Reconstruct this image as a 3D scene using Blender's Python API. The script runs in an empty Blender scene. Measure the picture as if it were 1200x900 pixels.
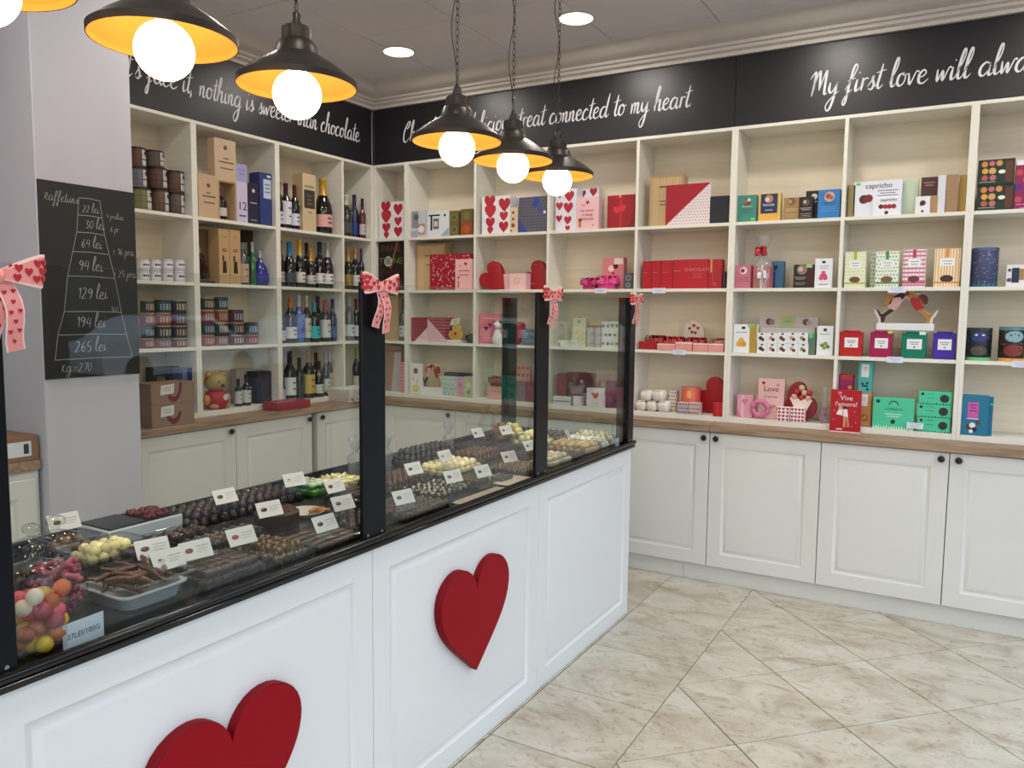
import bpy, bmesh, math, random
from mathutils import Vector, Matrix
random.seed(7)
S = bpy.context.scene
COL = S.collection
PI = math.pi
# ---------------------------------------------------------------- camera
cam_d = bpy.data.cameras.new('camera'); cam = bpy.data.objects.new('camera', cam_d); COL.objects.link(cam)
cam_d.sensor_width = 36.0; cam_d.sensor_fit = 'HORIZONTAL'; cam_d.lens = 923.74 / 1200 * 36
cam_d.clip_start = 0.05; cam_d.clip_end = 200
_f = Vector((-0.49594, 0.86361, -0.090655)); _r = Vector((0.866667, 0.49878, 0.010338)); _u = Vector((-0.054145, 0.073441, 0.995829))
m = Matrix(((_r.x, _u.x, -_f.x), (_r.y, _u.y, -_f.y), (_r.z, _u.z, -_f.z)))
cam.matrix_world = Matrix.Translation((3.6875, -4.4211, 1.5065)) @ m.to_4x4()
S.camera = cam
# ---------------------------------------------------------------- light and exposure
S.view_settings.view_transform = 'Standard'; S.view_settings.look = 'None'
S.view_settings.exposure = -0.42; S.view_settings.gamma = 1.0; S.view_settings.use_curve_mapping = False
S.cycles.max_bounces = 8; S.cycles.transparent_max_bounces = 24; S.cycles.diffuse_bounces = 4; S.cycles.glossy_bounces = 4
S.cycles.sample_clamp_indirect = 4.0; S.cycles.caustics_reflective = False; S.cycles.caustics_refractive = False
SKY = 4.0
w = bpy.data.worlds.new('sky'); S.world = w; w.use_nodes = True
nt = w.node_tree; bg = nt.nodes['Background']; bg.inputs[1].default_value = SKY
geo = nt.nodes.new('ShaderNodeTexCoord'); sep = nt.nodes.new('ShaderNodeSeparateXYZ'); rmp = nt.nodes.new('ShaderNodeValToRGB')
nt.links.new(geo.outputs['Generated'], sep.inputs[0]); nt.links.new(sep.outputs[2], rmp.inputs[0]); nt.links.new(rmp.outputs[0], bg.inputs[0])
rmp.color_ramp.elements[0].position = 0.0; rmp.color_ramp.elements[0].color = (0.86, 0.92, 1.0, 1)
rmp.color_ramp.elements[1].position = 0.6; rmp.color_ramp.elements[1].color = (0.62, 0.78, 1.0, 1)
def area(name, loc, rot, sx, sy, energy, color, portal=False, disk=False, spread=None):
    d = bpy.data.lights.new(name, 'AREA'); d.shape = 'DISK' if disk else 'RECTANGLE'; d.size = sx
    if not disk: d.size_y = sy
    d.energy = energy; d.color = color
    if spread: d.spread = spread
    o = bpy.data.objects.new(name, d); o.location = loc; o.rotation_euler = rot; COL.objects.link(o)
    if portal: d.cycles.is_portal = True
    return o
# portal in the shop window on the right hand wall (guides the sky light, emits nothing itself)
area('window_portal', (4.98, -3.9, 1.45), (0, PI / 2, 0), 2.5, 7.4, 1, (1, 1, 1), portal=True)
DOWNLIGHT_W = 9.0
BULB_E = 14.0
LIGHT_C = (1.0, 0.93, 0.84)
# ---------------------------------------------------------------- materials
def lin(h):
    h = h.lstrip('#'); v = [int(h[i:i + 2], 16) / 255 for i in (0, 2, 4)]
    return tuple(c / 12.92 if c <= 0.04045 else ((c + 0.055) / 1.055) ** 2.4 for c in v) + (1,)
_mc = {}
def M(h, rough=0.5, met=0.0, spec=0.5, coat=0.0):
    k = (h, rough, met, spec, coat)
    if k in _mc: return _mc[k]
    mt = bpy.data.materials.new('paint_%d' % len(_mc)); mt.use_nodes = True
    b = mt.node_tree.nodes['Principled BSDF']; b.inputs['Base Color'].default_value = lin(h)
    b.inputs['Roughness'].default_value = rough; b.inputs['Metallic'].default_value = met
    b.inputs['Specular IOR Level'].default_value = spec; b.inputs['Coat Weight'].default_value = coat
    _mc[k] = mt; return mt
def nodes(name):
    mt = bpy.data.materials.new(name); mt.use_nodes = True; t = mt.node_tree
    return mt, t, t.nodes['Principled BSDF']
def N(t, typ, **kw):
    n = t.nodes.new(typ)
    for k, v in kw.items():
        if k in n.inputs: n.inputs[k].default_value = v
        else: setattr(n, k, v)
    return n
def ramp(t, fac, stops):
    r = t.nodes.new('ShaderNodeValToRGB'); t.links.new(fac, r.inputs[0]); e = r.color_ramp.elements
    while len(e) < len(stops): e.new(0.5)
    for i, (p, c) in enumerate(stops): e[i].position = p; e[i].color = lin(c)
    return r
def grainy(name, c1, c2, scale, rough, stretch=(1, 1, 1), bump=0.0, detail=6):
    mt, t, b = nodes(name)
    tc = N(t, 'ShaderNodeTexCoord'); mp = N(t, 'ShaderNodeMapping'); mp.inputs['Scale'].default_value = stretch
    t.links.new(tc.outputs['Object'], mp.inputs[0])
    nz = N(t, 'ShaderNodeTexNoise', Scale=scale, Detail=detail); t.links.new(mp.outputs[0], nz.inputs['Vector'])
    r = ramp(t, nz.outputs['Fac'], [(0.3, c1), (0.7, c2)]); t.links.new(r.outputs[0], b.inputs['Base Color'])
    b.inputs['Roughness'].default_value = rough
    if bump:
        bp = N(t, 'ShaderNodeBump', Strength=bump, Distance=0.002); t.links.new(nz.outputs['Fac'], bp.inputs['Height']); t.links.new(bp.outputs[0], b.inputs['Normal'])
    return mt
def clear(name, tint='#f4faf8', ior=1.45, rough=0.0, body=0.0):
    mt = bpy.data.materials.new(name); mt.use_nodes = True; t = mt.node_tree; t.nodes.clear()
    out = N(t, 'ShaderNodeOutputMaterial'); mx = N(t, 'ShaderNodeMixShader'); fr = N(t, 'ShaderNodeFresnel', IOR=ior); gm = N(t, 'ShaderNodeNewGeometry'); mm = N(t, 'ShaderNodeMapRange'); mm.inputs['To Min'].default_value = ior; mm.inputs['To Max'].default_value = 1 / ior; t.links.new(gm.outputs['Backfacing'], mm.inputs['Value']); t.links.new(mm.outputs[0], fr.inputs['IOR'])
    tr = N(t, 'ShaderNodeBsdfTransparent'); tr.inputs[0].default_value = lin(tint)
    gl = N(t, 'ShaderNodeBsdfGlossy'); gl.inputs['Roughness'].default_value = rough
    last = tr.outputs[0]
    if body:
        df = N(t, 'ShaderNodeBsdfDiffuse'); df.inputs[0].default_value = lin(tint); m2 = N(t, 'ShaderNodeMixShader'); m2.inputs[0].default_value = body
        t.links.new(tr.outputs[0], m2.inputs[1]); t.links.new(df.outputs[0], m2.inputs[2]); last = m2.outputs[0]
    t.links.new(fr.outputs[0], mx.inputs[0]); t.links.new(last, mx.inputs[1]); t.links.new(gl.outputs[0], mx.inputs[2]); t.links.new(mx.outputs[0], out.inputs[0])
    return mt
def emit(name, c, s):
    mt = bpy.data.materials.new(name); mt.use_nodes = True; t = mt.node_tree; b = t.nodes['Principled BSDF']
    b.inputs['Base Color'].default_value = lin(c); b.inputs['Emission Color'].default_value = lin(c); b.inputs['Emission Strength'].default_value = s
    return mt
GLASS = clear('pane_glass', '#f4f8f6', 1.4)
PLASTIC = clear('clear_plastic', '#f5f6f7', 1.5, 0.04)
CELLO = clear('cellophane', '#f0f2f4', 1.7, 0.12, 0.16)
JARG = clear('jar_glass', '#f5f7f6', 1.5)
CREAM = grainy('cream_laminate', '#e6e4d9', '#ebe9df', 3, 0.42, (1, 1, 30))
INNER = grainy('cream_interior_laminate', '#e6dac2', '#ede2cd', 2.5, 0.5, (1, 1, 22))
DOORW = grainy('cabinet_door_lacquer', '#d8d8d3', '#dadad6', 2, 0.38)
WHITE = grainy('counter_white_lacquer', '#e2e6e8', '#e6e9ea', 2, 0.25)
WOOD = grainy('oak_worktop', '#7d6650', '#ab9178', 7, 0.45, (0.6, 7, 7), 0.15)
WOODL = grainy('oak_worktop_left', '#7d6248', '#b3957a', 7, 0.45, (7, 0.6, 7), 0.15)
CRATE = grainy('pale_crate_wood', '#b9966a', '#cdb08a', 8, 0.6, (6, 6, 0.8))
BLACK = M('#090c12', 0.38, 0, 0.25); RAIL = M('#08090c', 0.15, 0.0, 0.45)
WALLM = grainy('painted_wall', '#b4b4bc', '#babac2', 3, 0.75)
PILLAR = grainy('painted_pillar', '#c0bfca', '#c6c5cf', 3, 0.6)
CEIL = grainy('ceiling_tile_paint', '#dcdce2', '#e2e2e7', 3, 0.8)
CORN = M('#d6d0c8', 0.55)
FRIEZE = M('#1a191f', 0.38, 0.0, 0.55)
SCRIPT = M('#e6e6ea', 0.5)
RED = M('#93061a', 0.5, 0, .15); REDS = M('#760514', 0.5, 0, .15)
# ---------------------------------------------------------------- mesh helpers
class MB:
    def __init__(s): s.v = []; s.f = []; s.mi = []; s.mats = []
    def m(s, mat):
        if mat not in s.mats: s.mats.append(mat)
        return s.mats.index(mat)
    def add(s, vs, fs, mat):
        b = len(s.v); s.v += [tuple(p) for p in vs]; k = s.m(mat)
        for f in fs: s.f.append([i + b for i in f]); s.mi.append(k)
        return s
    def box(s, x0, x1, y0, y1, z0, z1, mat, bev=0.0):
        if not bev:
            return s.add([(x0, y0, z0), (x1, y0, z0), (x1, y1, z0), (x0, y1, z0), (x0, y0, z1), (x1, y0, z1), (x1, y1, z1), (x0, y1, z1)],
                         [(0, 3, 2, 1), (4, 5, 6, 7), (0, 1, 5, 4), (1, 2, 6, 5), (2, 3, 7, 6), (3, 0, 4, 7)], mat)
        b = bev; L = [(z0, b), (z0 + b, 0), (z1 - b, 0), (z1, b)]; vs = []; fs = []
        for z, o in L:
            c = b if o == 0 else b * 1.0
            pts = [(x0 + c, y0 + o), (x1 - c, y0 + o), (x1 - o, y0 + c), (x1 - o, y1 - c), (x1 - c, y1 - o), (x0 + c, y1 - o), (x0 + o, y1 - c), (x0 + o, y0 + c)]
            vs += [(x, y, z) for x, y in pts]
        for k in range(3):
            for i in range(8): fs.append((k * 8 + i, k * 8 + (i + 1) % 8, k * 8 + 8 + (i + 1) % 8, k * 8 + 8 + i))
        fs.append(tuple(range(7, -1, -1))); fs.append(tuple(range(24, 32)))
        return s.add(vs, fs, mat)
    def lathe(s, prof, mat, n=20, cx=0, cy=0, cz=0, cap=True):
        vs = []; fs = []
        for r, z in prof:
            for i in range(n): a = 2 * PI * i / n; vs.append((cx + r * math.cos(a), cy + r * math.sin(a), cz + z))
        for k in range(len(prof) - 1):
            for i in range(n): fs.append((k * n + i, k * n + (i + 1) % n, k * n + n + (i + 1) % n, k * n + n + i))
        if cap:
            if prof[0][0] > 1e-4: fs.append(tuple(range(n - 1, -1, -1)))
            if prof[-1][0] > 1e-4: fs.append(tuple(range((len(prof) - 1) * n, len(prof) * n)))
        return s.add(vs, fs, mat)
    def prism(s, poly, fn, d0, d1, mat, side=None):
        """poly: 2d points, fn(u,v,d)->3d"""
        n = len(poly); vs = [fn(u, v, d0) for u, v in poly] + [fn(u, v, d1) for u, v in poly]
        s.add(vs, [tuple(range(n)), tuple(range(2 * n - 1, n - 1, -1))], mat)
        s.add(vs, [(i, n + i, n + (i + 1) % n, (i + 1) % n) for i in range(n)], side or mat)
        return s
    def tube(s, pts, r, mat, n=8, closed=False):
        P = [Vector(p) for p in pts]; vs = []; fs = []; up = Vector((0.13, 0.2, 1)).normalized()
        rr = r if isinstance(r, (list, tuple)) else [r] * len(P)
        for i, p in enumerate(P):
            if closed: d = P[(i + 1) % len(P)] - P[i - 1]
            else: d = P[min(i + 1, len(P) - 1)] - P[max(i - 1, 0)]
            d.normalize(); a = d.cross(up)
            if a.length < 1e-3: a = d.cross(Vector((1, 0, 0)))
            a.normalize(); b = d.cross(a)
            for k in range(n): t = 2 * PI * k / n; vs.append(p + (a * math.cos(t) + b * math.sin(t)) * rr[i])
        m_ = len(P)
        for i in range(m_ if closed else m_ - 1):
            for k in range(n): fs.append((i * n + k, i * n + (k + 1) % n, ((i + 1) % m_) * n + (k + 1) % n, ((i + 1) % m_) * n + k))
        if not closed: fs += [tuple(range(n - 1, -1, -1)), tuple(range((m_ - 1) * n, m_ * n))]
        return s.add(vs, fs, mat)
    def sphere(s, c, r, mat, n=12, sz=1.0, z0=-1.0):
        k = max(4, n // 2); prof = []
        for i in range(k + 1):
            a = -PI / 2 + PI * i / k; z = math.sin(a)
            if z < z0: continue
            prof.append((max(r * math.cos(a), 1e-5), r * sz * z))
        return s.lathe(prof, mat, n, c[0], c[1], c[2])
    def build(s, name, parent=None, smooth=40, loc=None, normals=True):
        me = bpy.data.meshes.new(name); me.from_pydata(s.v, [], s.f)
        for mt in s.mats: me.materials.append(mt)
        me.polygons.foreach_set('material_index', s.mi)
        if normals:
            bm = bmesh.new(); bm.from_mesh(me); bmesh.ops.recalc_face_normals(bm, faces=bm.faces); bm.to_mesh(me); bm.free()
        if smooth:
            me.shade_smooth(); me.set_sharp_from_angle(angle=math.radians(smooth))
        o = bpy.data.objects.new(name, me); COL.objects.link(o)
        if parent: o.parent = parent
        if loc: o.location = loc
        return o
def tag(o, label, cat, group=None):
    o['label'] = label; o['category'] = cat
    if group: o['group'] = group
    return o
def E(name, label, cat, loc=(0, 0, 0), rz=0, group=None):
    o = bpy.data.objects.new(name, None); o.location = loc; o.rotation_euler = (0, 0, rz); COL.objects.link(o); o.empty_display_size = 0.05
    return tag(o, label, cat, group)
def struct(name, mb, parent=None, **k):
    o = mb.build(name, parent, **k)
    if not parent: o['kind'] = 'structure'
    return o
def dup(root, loc, rz=0, label=None, group=None):
    def cp(o, par):
        c = o.copy(); COL.objects.link(c); c.parent = par
        for ch in list(o.children): cp(ch, c)
        return c
    r = cp(root, None); r.location = loc; r.rotation_euler = (0, 0, rz)
    if label: r['label'] = label
    if group: r['group'] = group
    return r
def heart_pts(n=28):
    P = []
    for i in range(n):
        t = 2 * PI * i / n
        e = 3 if math.cos(t) > 0 else 1.95; sn = math.sin(t)
        P.append((math.copysign(abs(sn) ** e, sn) / 2, (13 * math.cos(t) - 5 * math.cos(2 * t) - 2 * math.cos(3 * t) - math.cos(4 * t) + 17) / 29))
    return P
HEART = heart_pts()
HEARTS = heart_pts(14)
def smooth_path(P, k=5):
    out = []; n = len(P)
    for i in range(n - 1):
        p0 = P[max(i - 1, 0)]; p1 = P[i]; p2 = P[i + 1]; p3 = P[min(i + 2, n - 1)]
        for j in range(k):
            t = j / k
            out.append(tuple(0.5 * (2 * b + (c - a) * t + (2 * a - 5 * b + 4 * c - d) * t * t + (3 * b - a - 3 * c + d) * t ** 3) for a, b, c, d in zip(p0, p1, p2, p3)))
    out.append(tuple(P[-1])); return out
TEXTS = []
def text(s, size, mat, parent, mtx, name='lettering'):
    """printed words: a flat text curve turned into a mesh at the end"""
    c = bpy.data.curves.new(name, 'FONT'); c.body = s; c.size = size; c.align_x = 'CENTER'; c.extrude = 0.0002; c.resolution_u = 3
    o = bpy.data.objects.new(name + '_curve', c); COL.objects.link(o); TEXTS.append((o, name, mat, parent, mtx))
def flush_texts():
    bpy.context.view_layer.update(); dg = bpy.context.evaluated_depsgraph_get()
    for o, name, mat, parent, mtx in TEXTS:
        me = bpy.data.meshes.new_from_object(o.evaluated_get(dg)); me.materials.clear(); me.materials.append(mat)
        n = bpy.data.objects.new(name, me); COL.objects.link(n); n.parent = parent; n.matrix_local = mtx
    for o, *_ in TEXTS: bpy.data.objects.remove(o)
ITEMS = [
  ('box', 'gift_box', 'box', 'white gift box with red hearts, alone in the narrow corner bay', '', 0.138, 0.065, 2.0131, 0.0, 0.219, 0.07, 0.257, '#e4e2e8', 'r 0 0 1 1 #eceaf0;h .28 .86 .4 #b52a3a;h .3 .6 .42 #c2303c;h .3 .3 .34 #b52a3a;h .3 .1 .22 #b52a3a;h .78 .78 .38 #b52a3a;h .78 .46 .3 #c2303c;h .78 .18 .34 #b52a3a', {}),
  ('box', 'photo_box', 'box', 'grey and white box with photo print, leftmost on second bay top shelf', '', 0.374, 0.06, 2.0131, 0.0, 0.126, 0.06, 0.185, '#c9ccd2', 'r .05 .35 .5 .95 #8a8c94;c .35 .75 .16 #5a5860;r .5 .1 .95 .5 #b58d72;c .7 .3 .2 #e8e8ea;r 0 .0 .45 .25 #a5aab4', {}),
  ('box', 'photo_box', 'box', 'white box with black framed appliance picture on the top shelf', '', 0.536, 0.065, 2.0131, 0.0, 0.184, 0.07, 0.173, '#dfe4ea', 'r .1 .8 .6 .86 #20222a;r .18 .25 .26 .8 #20222a;r .3 .3 .55 .7 #6d6560;r .34 .4 .5 .6 #d8d4d0;c .82 .82 .05 #222a44;p .6 0 1 0 1 .35 #9fb0c4', {}),
  ('box', 'tin_box', 'box', 'olive green patterned upright tin on the top shelf', '', 0.664, 0.07, 2.0131, 0.0, 0.079, 0.06, 0.168, '#6b6238', 'c .5 .74 .32 #857a4a;c .5 .26 .32 #857a4a;c .5 .74 .2 #5c5430;c .5 .26 .2 #5c5430', {}),
  ('box', 'tin_box', 'box', 'rust and brown patterned upright tin beside the olive tin', '', 0.771, 0.065, 2.0131, 0.0, 0.095, 0.07, 0.172, '#7c5530', 'r 0 .5 1 1 #6b6034;r 0 0 1 .5 #9a4a26;c .5 .75 .3 #7d7242;c .5 .25 .3 #b05c30', {}),
  ('box', 'gift_box', 'box', 'large white gift box with red hearts left of the plaid bag', '', 0.998, 0.075, 2.0131, 0.0, 0.213, 0.09, 0.241, '#e8e6ee', 'r 0 0 1 1 #eceaf0;h .28 .86 .4 #b52a3a;h .3 .6 .42 #c2303c;h .3 .3 .34 #b52a3a;h .3 .1 .22 #b52a3a;h .8 .76 .42 #b52a3a;h .78 .46 .3 #c2303c;h .78 .18 .34 #b52a3a', {}),
  ('box', 'gift_box', 'box', 'white gift box with red hearts half hidden behind cream bear bag', '', 1.077, 0.155, 2.0131, 0.0, 0.081, 0.06, 0.246, '#e8e6ee', 'h .5 .86 .7 #b52a3a;h .5 .5 .6 #b52a3a', {}),
  ('bag', 'treat_bag', 'bag', 'small cream bag with red bear faces before the heart box', '', 1.127, 0.048, 2.0131, 0.0, 0.069, 0.035, 0.163, '#d8c8a8', 'c .5 .8 .14 #a83a34;c .5 .55 .14 #a83a34;c .5 .3 .2 #8a4a34;c .3 .1 .1 #b04040', {}),
  ('box', 'gift_box', 'box', 'blue and brown plaid gift box with a blue ribbon', '', 1.268, 0.075, 2.0131, 0.0, 0.203, 0.09, 0.221, '#585a6c', 'V 12 .35 #77706a;B 12 .2 #444c70;p 0 0 .35 0 0 .4 #3a4890;p .5 1 .75 .55 .85 .6 .7 1 #3c4c94;c .6 .8 .1 #34448c;c .74 .74 .1 #46549a;c .93 .55 .05 #e8e8f0', {}),
  ('box', 'gift_box', 'box', 'white heart box behind the pink message box, top shelf', '', 1.497, 0.085, 2.0131, 0.0, 0.146, 0.09, 0.255, '#e4e0ea', 'h .2 .88 .34 #b52a3a;h .2 .6 .34 #b52a3a;h .19 .3 .3 #b52a3a;h .66 .82 .46 #b52a3a;h .62 .55 .46 #b52a3a;h .6 .25 .36 #b52a3a;h .6 .06 .24 #b52a3a', {}),
  ('box', 'gift_box', 'box', 'white box with red heart tops peeking above the pink message box', '', 1.603, 0.165, 2.0131, 0.0, 0.145, 0.06, 0.261, '#e4e0ea', 'h .25 .9 .3 #7a2030;h .75 .92 .36 #a02030', {}),
  ('box', 'greeting_box', 'box', 'pink box reading to my sweet, in front of heart boxes on the top shelf', '', 1.648, 0.048, 2.0131, 0.0, 0.15, 0.035, 0.195, '#eec0c4', 'h .5 .83 .16 #b52a3a;t .3 .72 .15 To #b52a3a;t .48 .56 .15 my_sweet #b52a3a;t .5 .43 .15 in_being #b52a3a;t .5 .3 .15 Valentine #b52a3a;c .18 .3 .08 #8a3a30;r .12 .08 .24 .26 #c08040;c .75 .14 .03 #b52a3a', {}),
  ('box', 'gift_box', 'box', 'plain dark red gift box with shiny red ribbon bow', '', 1.865, 0.07, 2.0131, 0.0, 0.173, 0.08, 0.194, '#9c1826', 'r .46 0 .54 1 #c8202c;h .35 .55 .26 #d83038;h .58 .6 .26 #d83038;r .3 .9 .6 .95 #c8202c;c .47 .97 .04 #e0a8a0;p .7 0 1 0 1 .3 #7c1420', {}),
  ('box', 'wine_crate', 'box', 'pale wooden crate with printed lettering behind the red triangle box', '', 2.133, 0.105, 2.0131, 0.0, 0.201, 0.09, 0.293, '#c4a67c', 'r .0 .96 1 1 #a88a60;r 0 0 .06 1 #b0946a;r .94 0 1 1 #b0946a;V 5 .06 #b08e62;L .3 .78 .6 1 #5a4630;L .3 .5 .55 2 #6a5640', {}),
  ('box', 'gift_box', 'box', 'box split in crimson triangle and white dotted triangle, top shelf', '', 2.273, 0.042, 2.0131, 0.0, 0.258, 0.025, 0.23, '#e8dcdc', 'D 14 14 .012 #a84050;p 0 0 0 1 1 1 #a51229', {}),
  ('box', 'gift_box', 'box', 'matt black box tucked left of the wide black box', '', 2.33, 0.09, 2.0131, 0.0, 0.084, 0.06, 0.145, '#161c28', '', {}),
  ('box', 'gift_box', 'box', 'wide matt black box at the right end of the fourth bay', '', 2.436, 0.036, 2.0131, 0.0, 0.147, 0.012, 0.151, '#141a27', '', {}),
  ('box', 'biscuit_box', 'box', 'teal green biscuit box, leftmost on its top shelf', '', 2.607, 0.055, 2.0131, 0.0, 0.101, 0.05, 0.146, '#3f8a7e', 'c .5 .74 .2 #6a4038;c .42 .76 .1 #9a6a58;c .6 .82 .09 #d8d8d0;t .5 .55 .13 BISCUITS #c8e0d0;L .15 .48 .85 3 #2c6e62;r .72 .05 .95 .15 #4ed070', {}),
  ('box', 'biscuit_box', 'box', 'yellow biscuit box with navy panel and pastry picture', '', 2.728, 0.055, 2.0131, 0.0, 0.113, 0.05, 0.148, '#e6b04a', 'r .08 .28 .86 .98 #1c2c58;c .46 .8 .2 #b08468;c .38 .78 .1 #e0cfc0;t .46 .55 .18 biscuits #e8e8f0;L .3 .4 .65 1 #b0b8d0;r .92 0 1 1 #c8c870', {}),
  ('box', 'biscuit_box', 'box', 'small kraft tan biscuit box between the yellow and black boxes', '', 2.84, 0.065, 2.0131, 0.0, 0.079, 0.05, 0.12, '#a08256', 'c .5 .82 .26 #7c5a3c;c .4 .82 .12 #c09870;L .1 .5 .9 2 #d0b890;L .1 .25 .9 2 #c4aa80', {}),
  ('box', 'biscuit_box', 'box', 'small black chocolate box in front of the taller black one', '', 2.915, 0.048, 2.0131, 0.0, 0.071, 0.035, 0.118, '#1c1614', 'c .5 .75 .26 #5a4a30;c .42 .78 .12 #c8b080;L .1 .5 .9 2 #c8c0b8;L .1 .25 .9 3 #98908a', {}),
  ('box', 'biscuit_box', 'box', 'taller black chocolate box behind the small black one', '', 2.942, 0.09, 2.0131, 0.0, 0.071, 0.04, 0.153, '#17130f', 'c .6 .8 .22 #d8d4cc;L .2 .62 .8 1 #b8b0a8', {}),
  ('box', 'biscuit_box', 'box', 'bright blue biscuit box at the right end of its shelf', '', 3.029, 0.06, 2.0131, 0.0, 0.109, 0.06, 0.148, '#2f7cc0', 'c .52 .75 .24 #c8a898;c .46 .77 .12 #a04838;c .6 .72 .1 #b86048;t .5 .5 .13 BISCUITS #1c4c8c;L .1 .4 .9 3 #5a9cd8', {}),
  ('box', 'tin_box', 'box', 'narrow gold box at the left edge behind the white cherry box', '', 3.135, 0.08, 2.0131, 0.0, 0.035, 0.06, 0.166, '#8f7f50', '', {}),
  ('box', 'praline_box', 'box', 'large white praline box with cherries and black script', '', 3.257, 0.08, 2.0131, 0.0, 0.226, 0.06, 0.179, '#e4e8f4', 't .52 .8 .16 capricho #222228;L .5 .72 .92 3 #6a6a78;c .22 .5 .1 #5c1c20;c .32 .52 .09 #7c2424;r .05 .9 .14 .97 #50d060', {}),
  ('box', 'praline_box', 'box', 'small white praline box in front of the large cherry box', '', 3.304, 0.039, 2.0131, 0.0, 0.131, 0.018, 0.092, '#e8ebf4', 't .56 .78 .17 capricho #26262c;c .3 .5 .09 #5c1c20;c .46 .49 .09 #b02028;c .6 .49 .09 #a02024;c .75 .49 .09 #8c2024;c .5 .16 .07 #303038', {}),
  ('box', 'praline_box', 'box', 'pale green box standing back behind the white praline boxes', '', 3.405, 0.115, 2.0131, 0.0, 0.069, 0.05, 0.182, '#c2d2b8', '', {}),
  ('box', 'praline_box', 'box', 'white box with a dark brown top label', '', 3.489, 0.085, 2.0131, 0.0, 0.071, 0.05, 0.182, '#e6e4e2', 'r 0 .48 1 1 #4a2a24;L .15 .85 .85 2 #a88a80', {}),
  ('box', 'praline_box', 'box', 'small white box with chocolate hazelnut print, lower right group', '', 3.466, 0.042, 2.0131, 0.0, 0.066, 0.025, 0.086, '#e8e8ec', 'c .5 .62 .2 #5a2420;c .42 .55 .12 #2c1614;c .5 .15 .09 #303038', {}),
  ('box', 'gift_bag', 'bag', 'small shiny gold bag beside the small hazelnut box', '', 3.516, 0.042, 2.0131, 0.0, 0.032, 0.025, 0.087, '#a88860', '', {}),
  ('box', 'praline_box', 'box', 'white tall box left of the copper coloured bag', '', 3.546, 0.075, 2.0131, 0.0, 0.034, 0.09, 0.183, '#d8dae0', '', {}),
  ('bag', 'gift_bag', 'bag', 'tall shiny copper coloured bag on the top shelf', '', 3.591, 0.07, 2.0131, 0.0, 0.051, 0.08, 0.182, '#a38466', '', {'met': 0.6}),
  ('box', 'gift_box', 'box', 'golden yellow narrow box at the right end of its shelf', '', 3.635, 0.09, 2.0131, 0.0, 0.03, 0.08, 0.18, '#c09a48', '', {}),
  ('box', 'biscuit_box', 'box', 'dark green assorted cookie box, lower one of two', '', 3.773, 0.07, 2.0131, 0.0, 0.154, 0.08, 0.12, '#182820', 'c .18 .82 .09 #d08a40;c .38 .84 .08 #c86a78;c .58 .84 .09 #d09050;c .2 .55 .09 #d8a840;c .4 .55 .1 #cfa860;c .2 .28 .09 #b85a50;c .42 .28 .09 #c06a70;e .66 .5 .1 #e8ecd8;r .75 .08 .95 .9 #5c3020;L .05 .12 .5 1 #8fb0a0', {}),
  ('box', 'biscuit_box', 'box', 'dark green assorted cookie box stacked on top of its twin', '', 3.769, 0.07, 2.1339, 0.0, 0.15, 0.08, 0.119, '#182820', 'c .18 .82 .09 #d08a40;c .38 .84 .08 #c86a78;c .58 .84 .09 #d09050;c .2 .55 .09 #d8a840;c .4 .55 .1 #cfa860;c .2 .28 .09 #b85a50;c .42 .28 .09 #c06a70;e .66 .5 .1 #e8ecd8;r .75 .08 .95 .9 #5c3020;L .05 .12 .5 1 #8fb0a0', {}),
  ('box', 'biscuit_box', 'box', 'magenta and purple assorted cookie box at the right frame edge', '', 3.923, 0.07, 2.0131, 0.0, 0.147, 0.08, 0.227, '#8c1850', 'r 0 .9 .3 1 #f0e8f0;c .1 .75 .1 #c84048;c .1 .45 .1 #50208c;c .1 .2 .1 #c04858;c .3 .6 .1 #d87a50;L .05 .1 .9 2 #c878a8', {}),
  ('box', 'panettone_box', 'box', 'black box with coloured capital letters and white round tag, corner bay', '', 0.133, 0.08, 1.652, 0.0, 0.228, 0.1, 0.34, '#1c1712', 't .5 .8 .3 PANE #6a4a30;t .5 .55 .27 TTONE #7c7c40;t .5 .3 .3 PANE #5c2420;t .5 .07 .27 TTONE #6c6c38;p .45 .45 .52 .45 .8 1 .72 1 #8a5a30;c .4 .6 .16 #c8ccc4;c .4 .6 .11 #8f948e', {}),
  ('box', 'wine_crate', 'box', 'pale wooden crate with faint print behind red floral box', '', 0.445, 0.115, 1.652, 0.0, 0.242, 0.08, 0.318, '#c9ae80', 'r 0 0 .05 1 #b0946a;r .95 0 1 1 #b0946a;r 0 .96 1 1 #b0946a;V 5 .05 #b89a6c;L .3 .75 .9 1 #8a7048;L .35 .55 .85 1 #8a7048', {}),
  ('box', 'gift_box', 'box', 'crimson gift box covered with small white leaf sprigs', '', 0.636, 0.055, 1.652, 0.0, 0.345, 0.03, 0.243, '#a3142c', 'S 120 #eed8dc', {}),
  ('box', 'greeting_box', 'box', 'pink card box in front of the crimson sprig box', '', 0.757, 0.028, 1.652, 0.0, 0.139, 0.015, 0.204, '#f0bcbc', 'h .6 .84 .18 #b83040;t .3 .74 .15 To #b52a3a;t .5 .6 .15 my_sweet #b52a3a;t .5 .46 .15 Valentine #b52a3a;c .2 .4 .06 #b52a3a;r .15 .08 .24 .3 #c08040', {}),
  ('heart', 'heart_box', 'box', 'red velvet heart box tilted left, left of two pink boxes', '', 0.957, 0.065, 1.652, 0.0, 0.184, 0.05, 0.188, '#a01420', '', {'tilt': 50}),
  ('box', 'gift_box', 'box', 'small plain pink box touching the left red heart box', '', 1.06, 0.085, 1.652, 0.0, 0.051, 0.05, 0.103, '#e6b8bc', '', {}),
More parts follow.
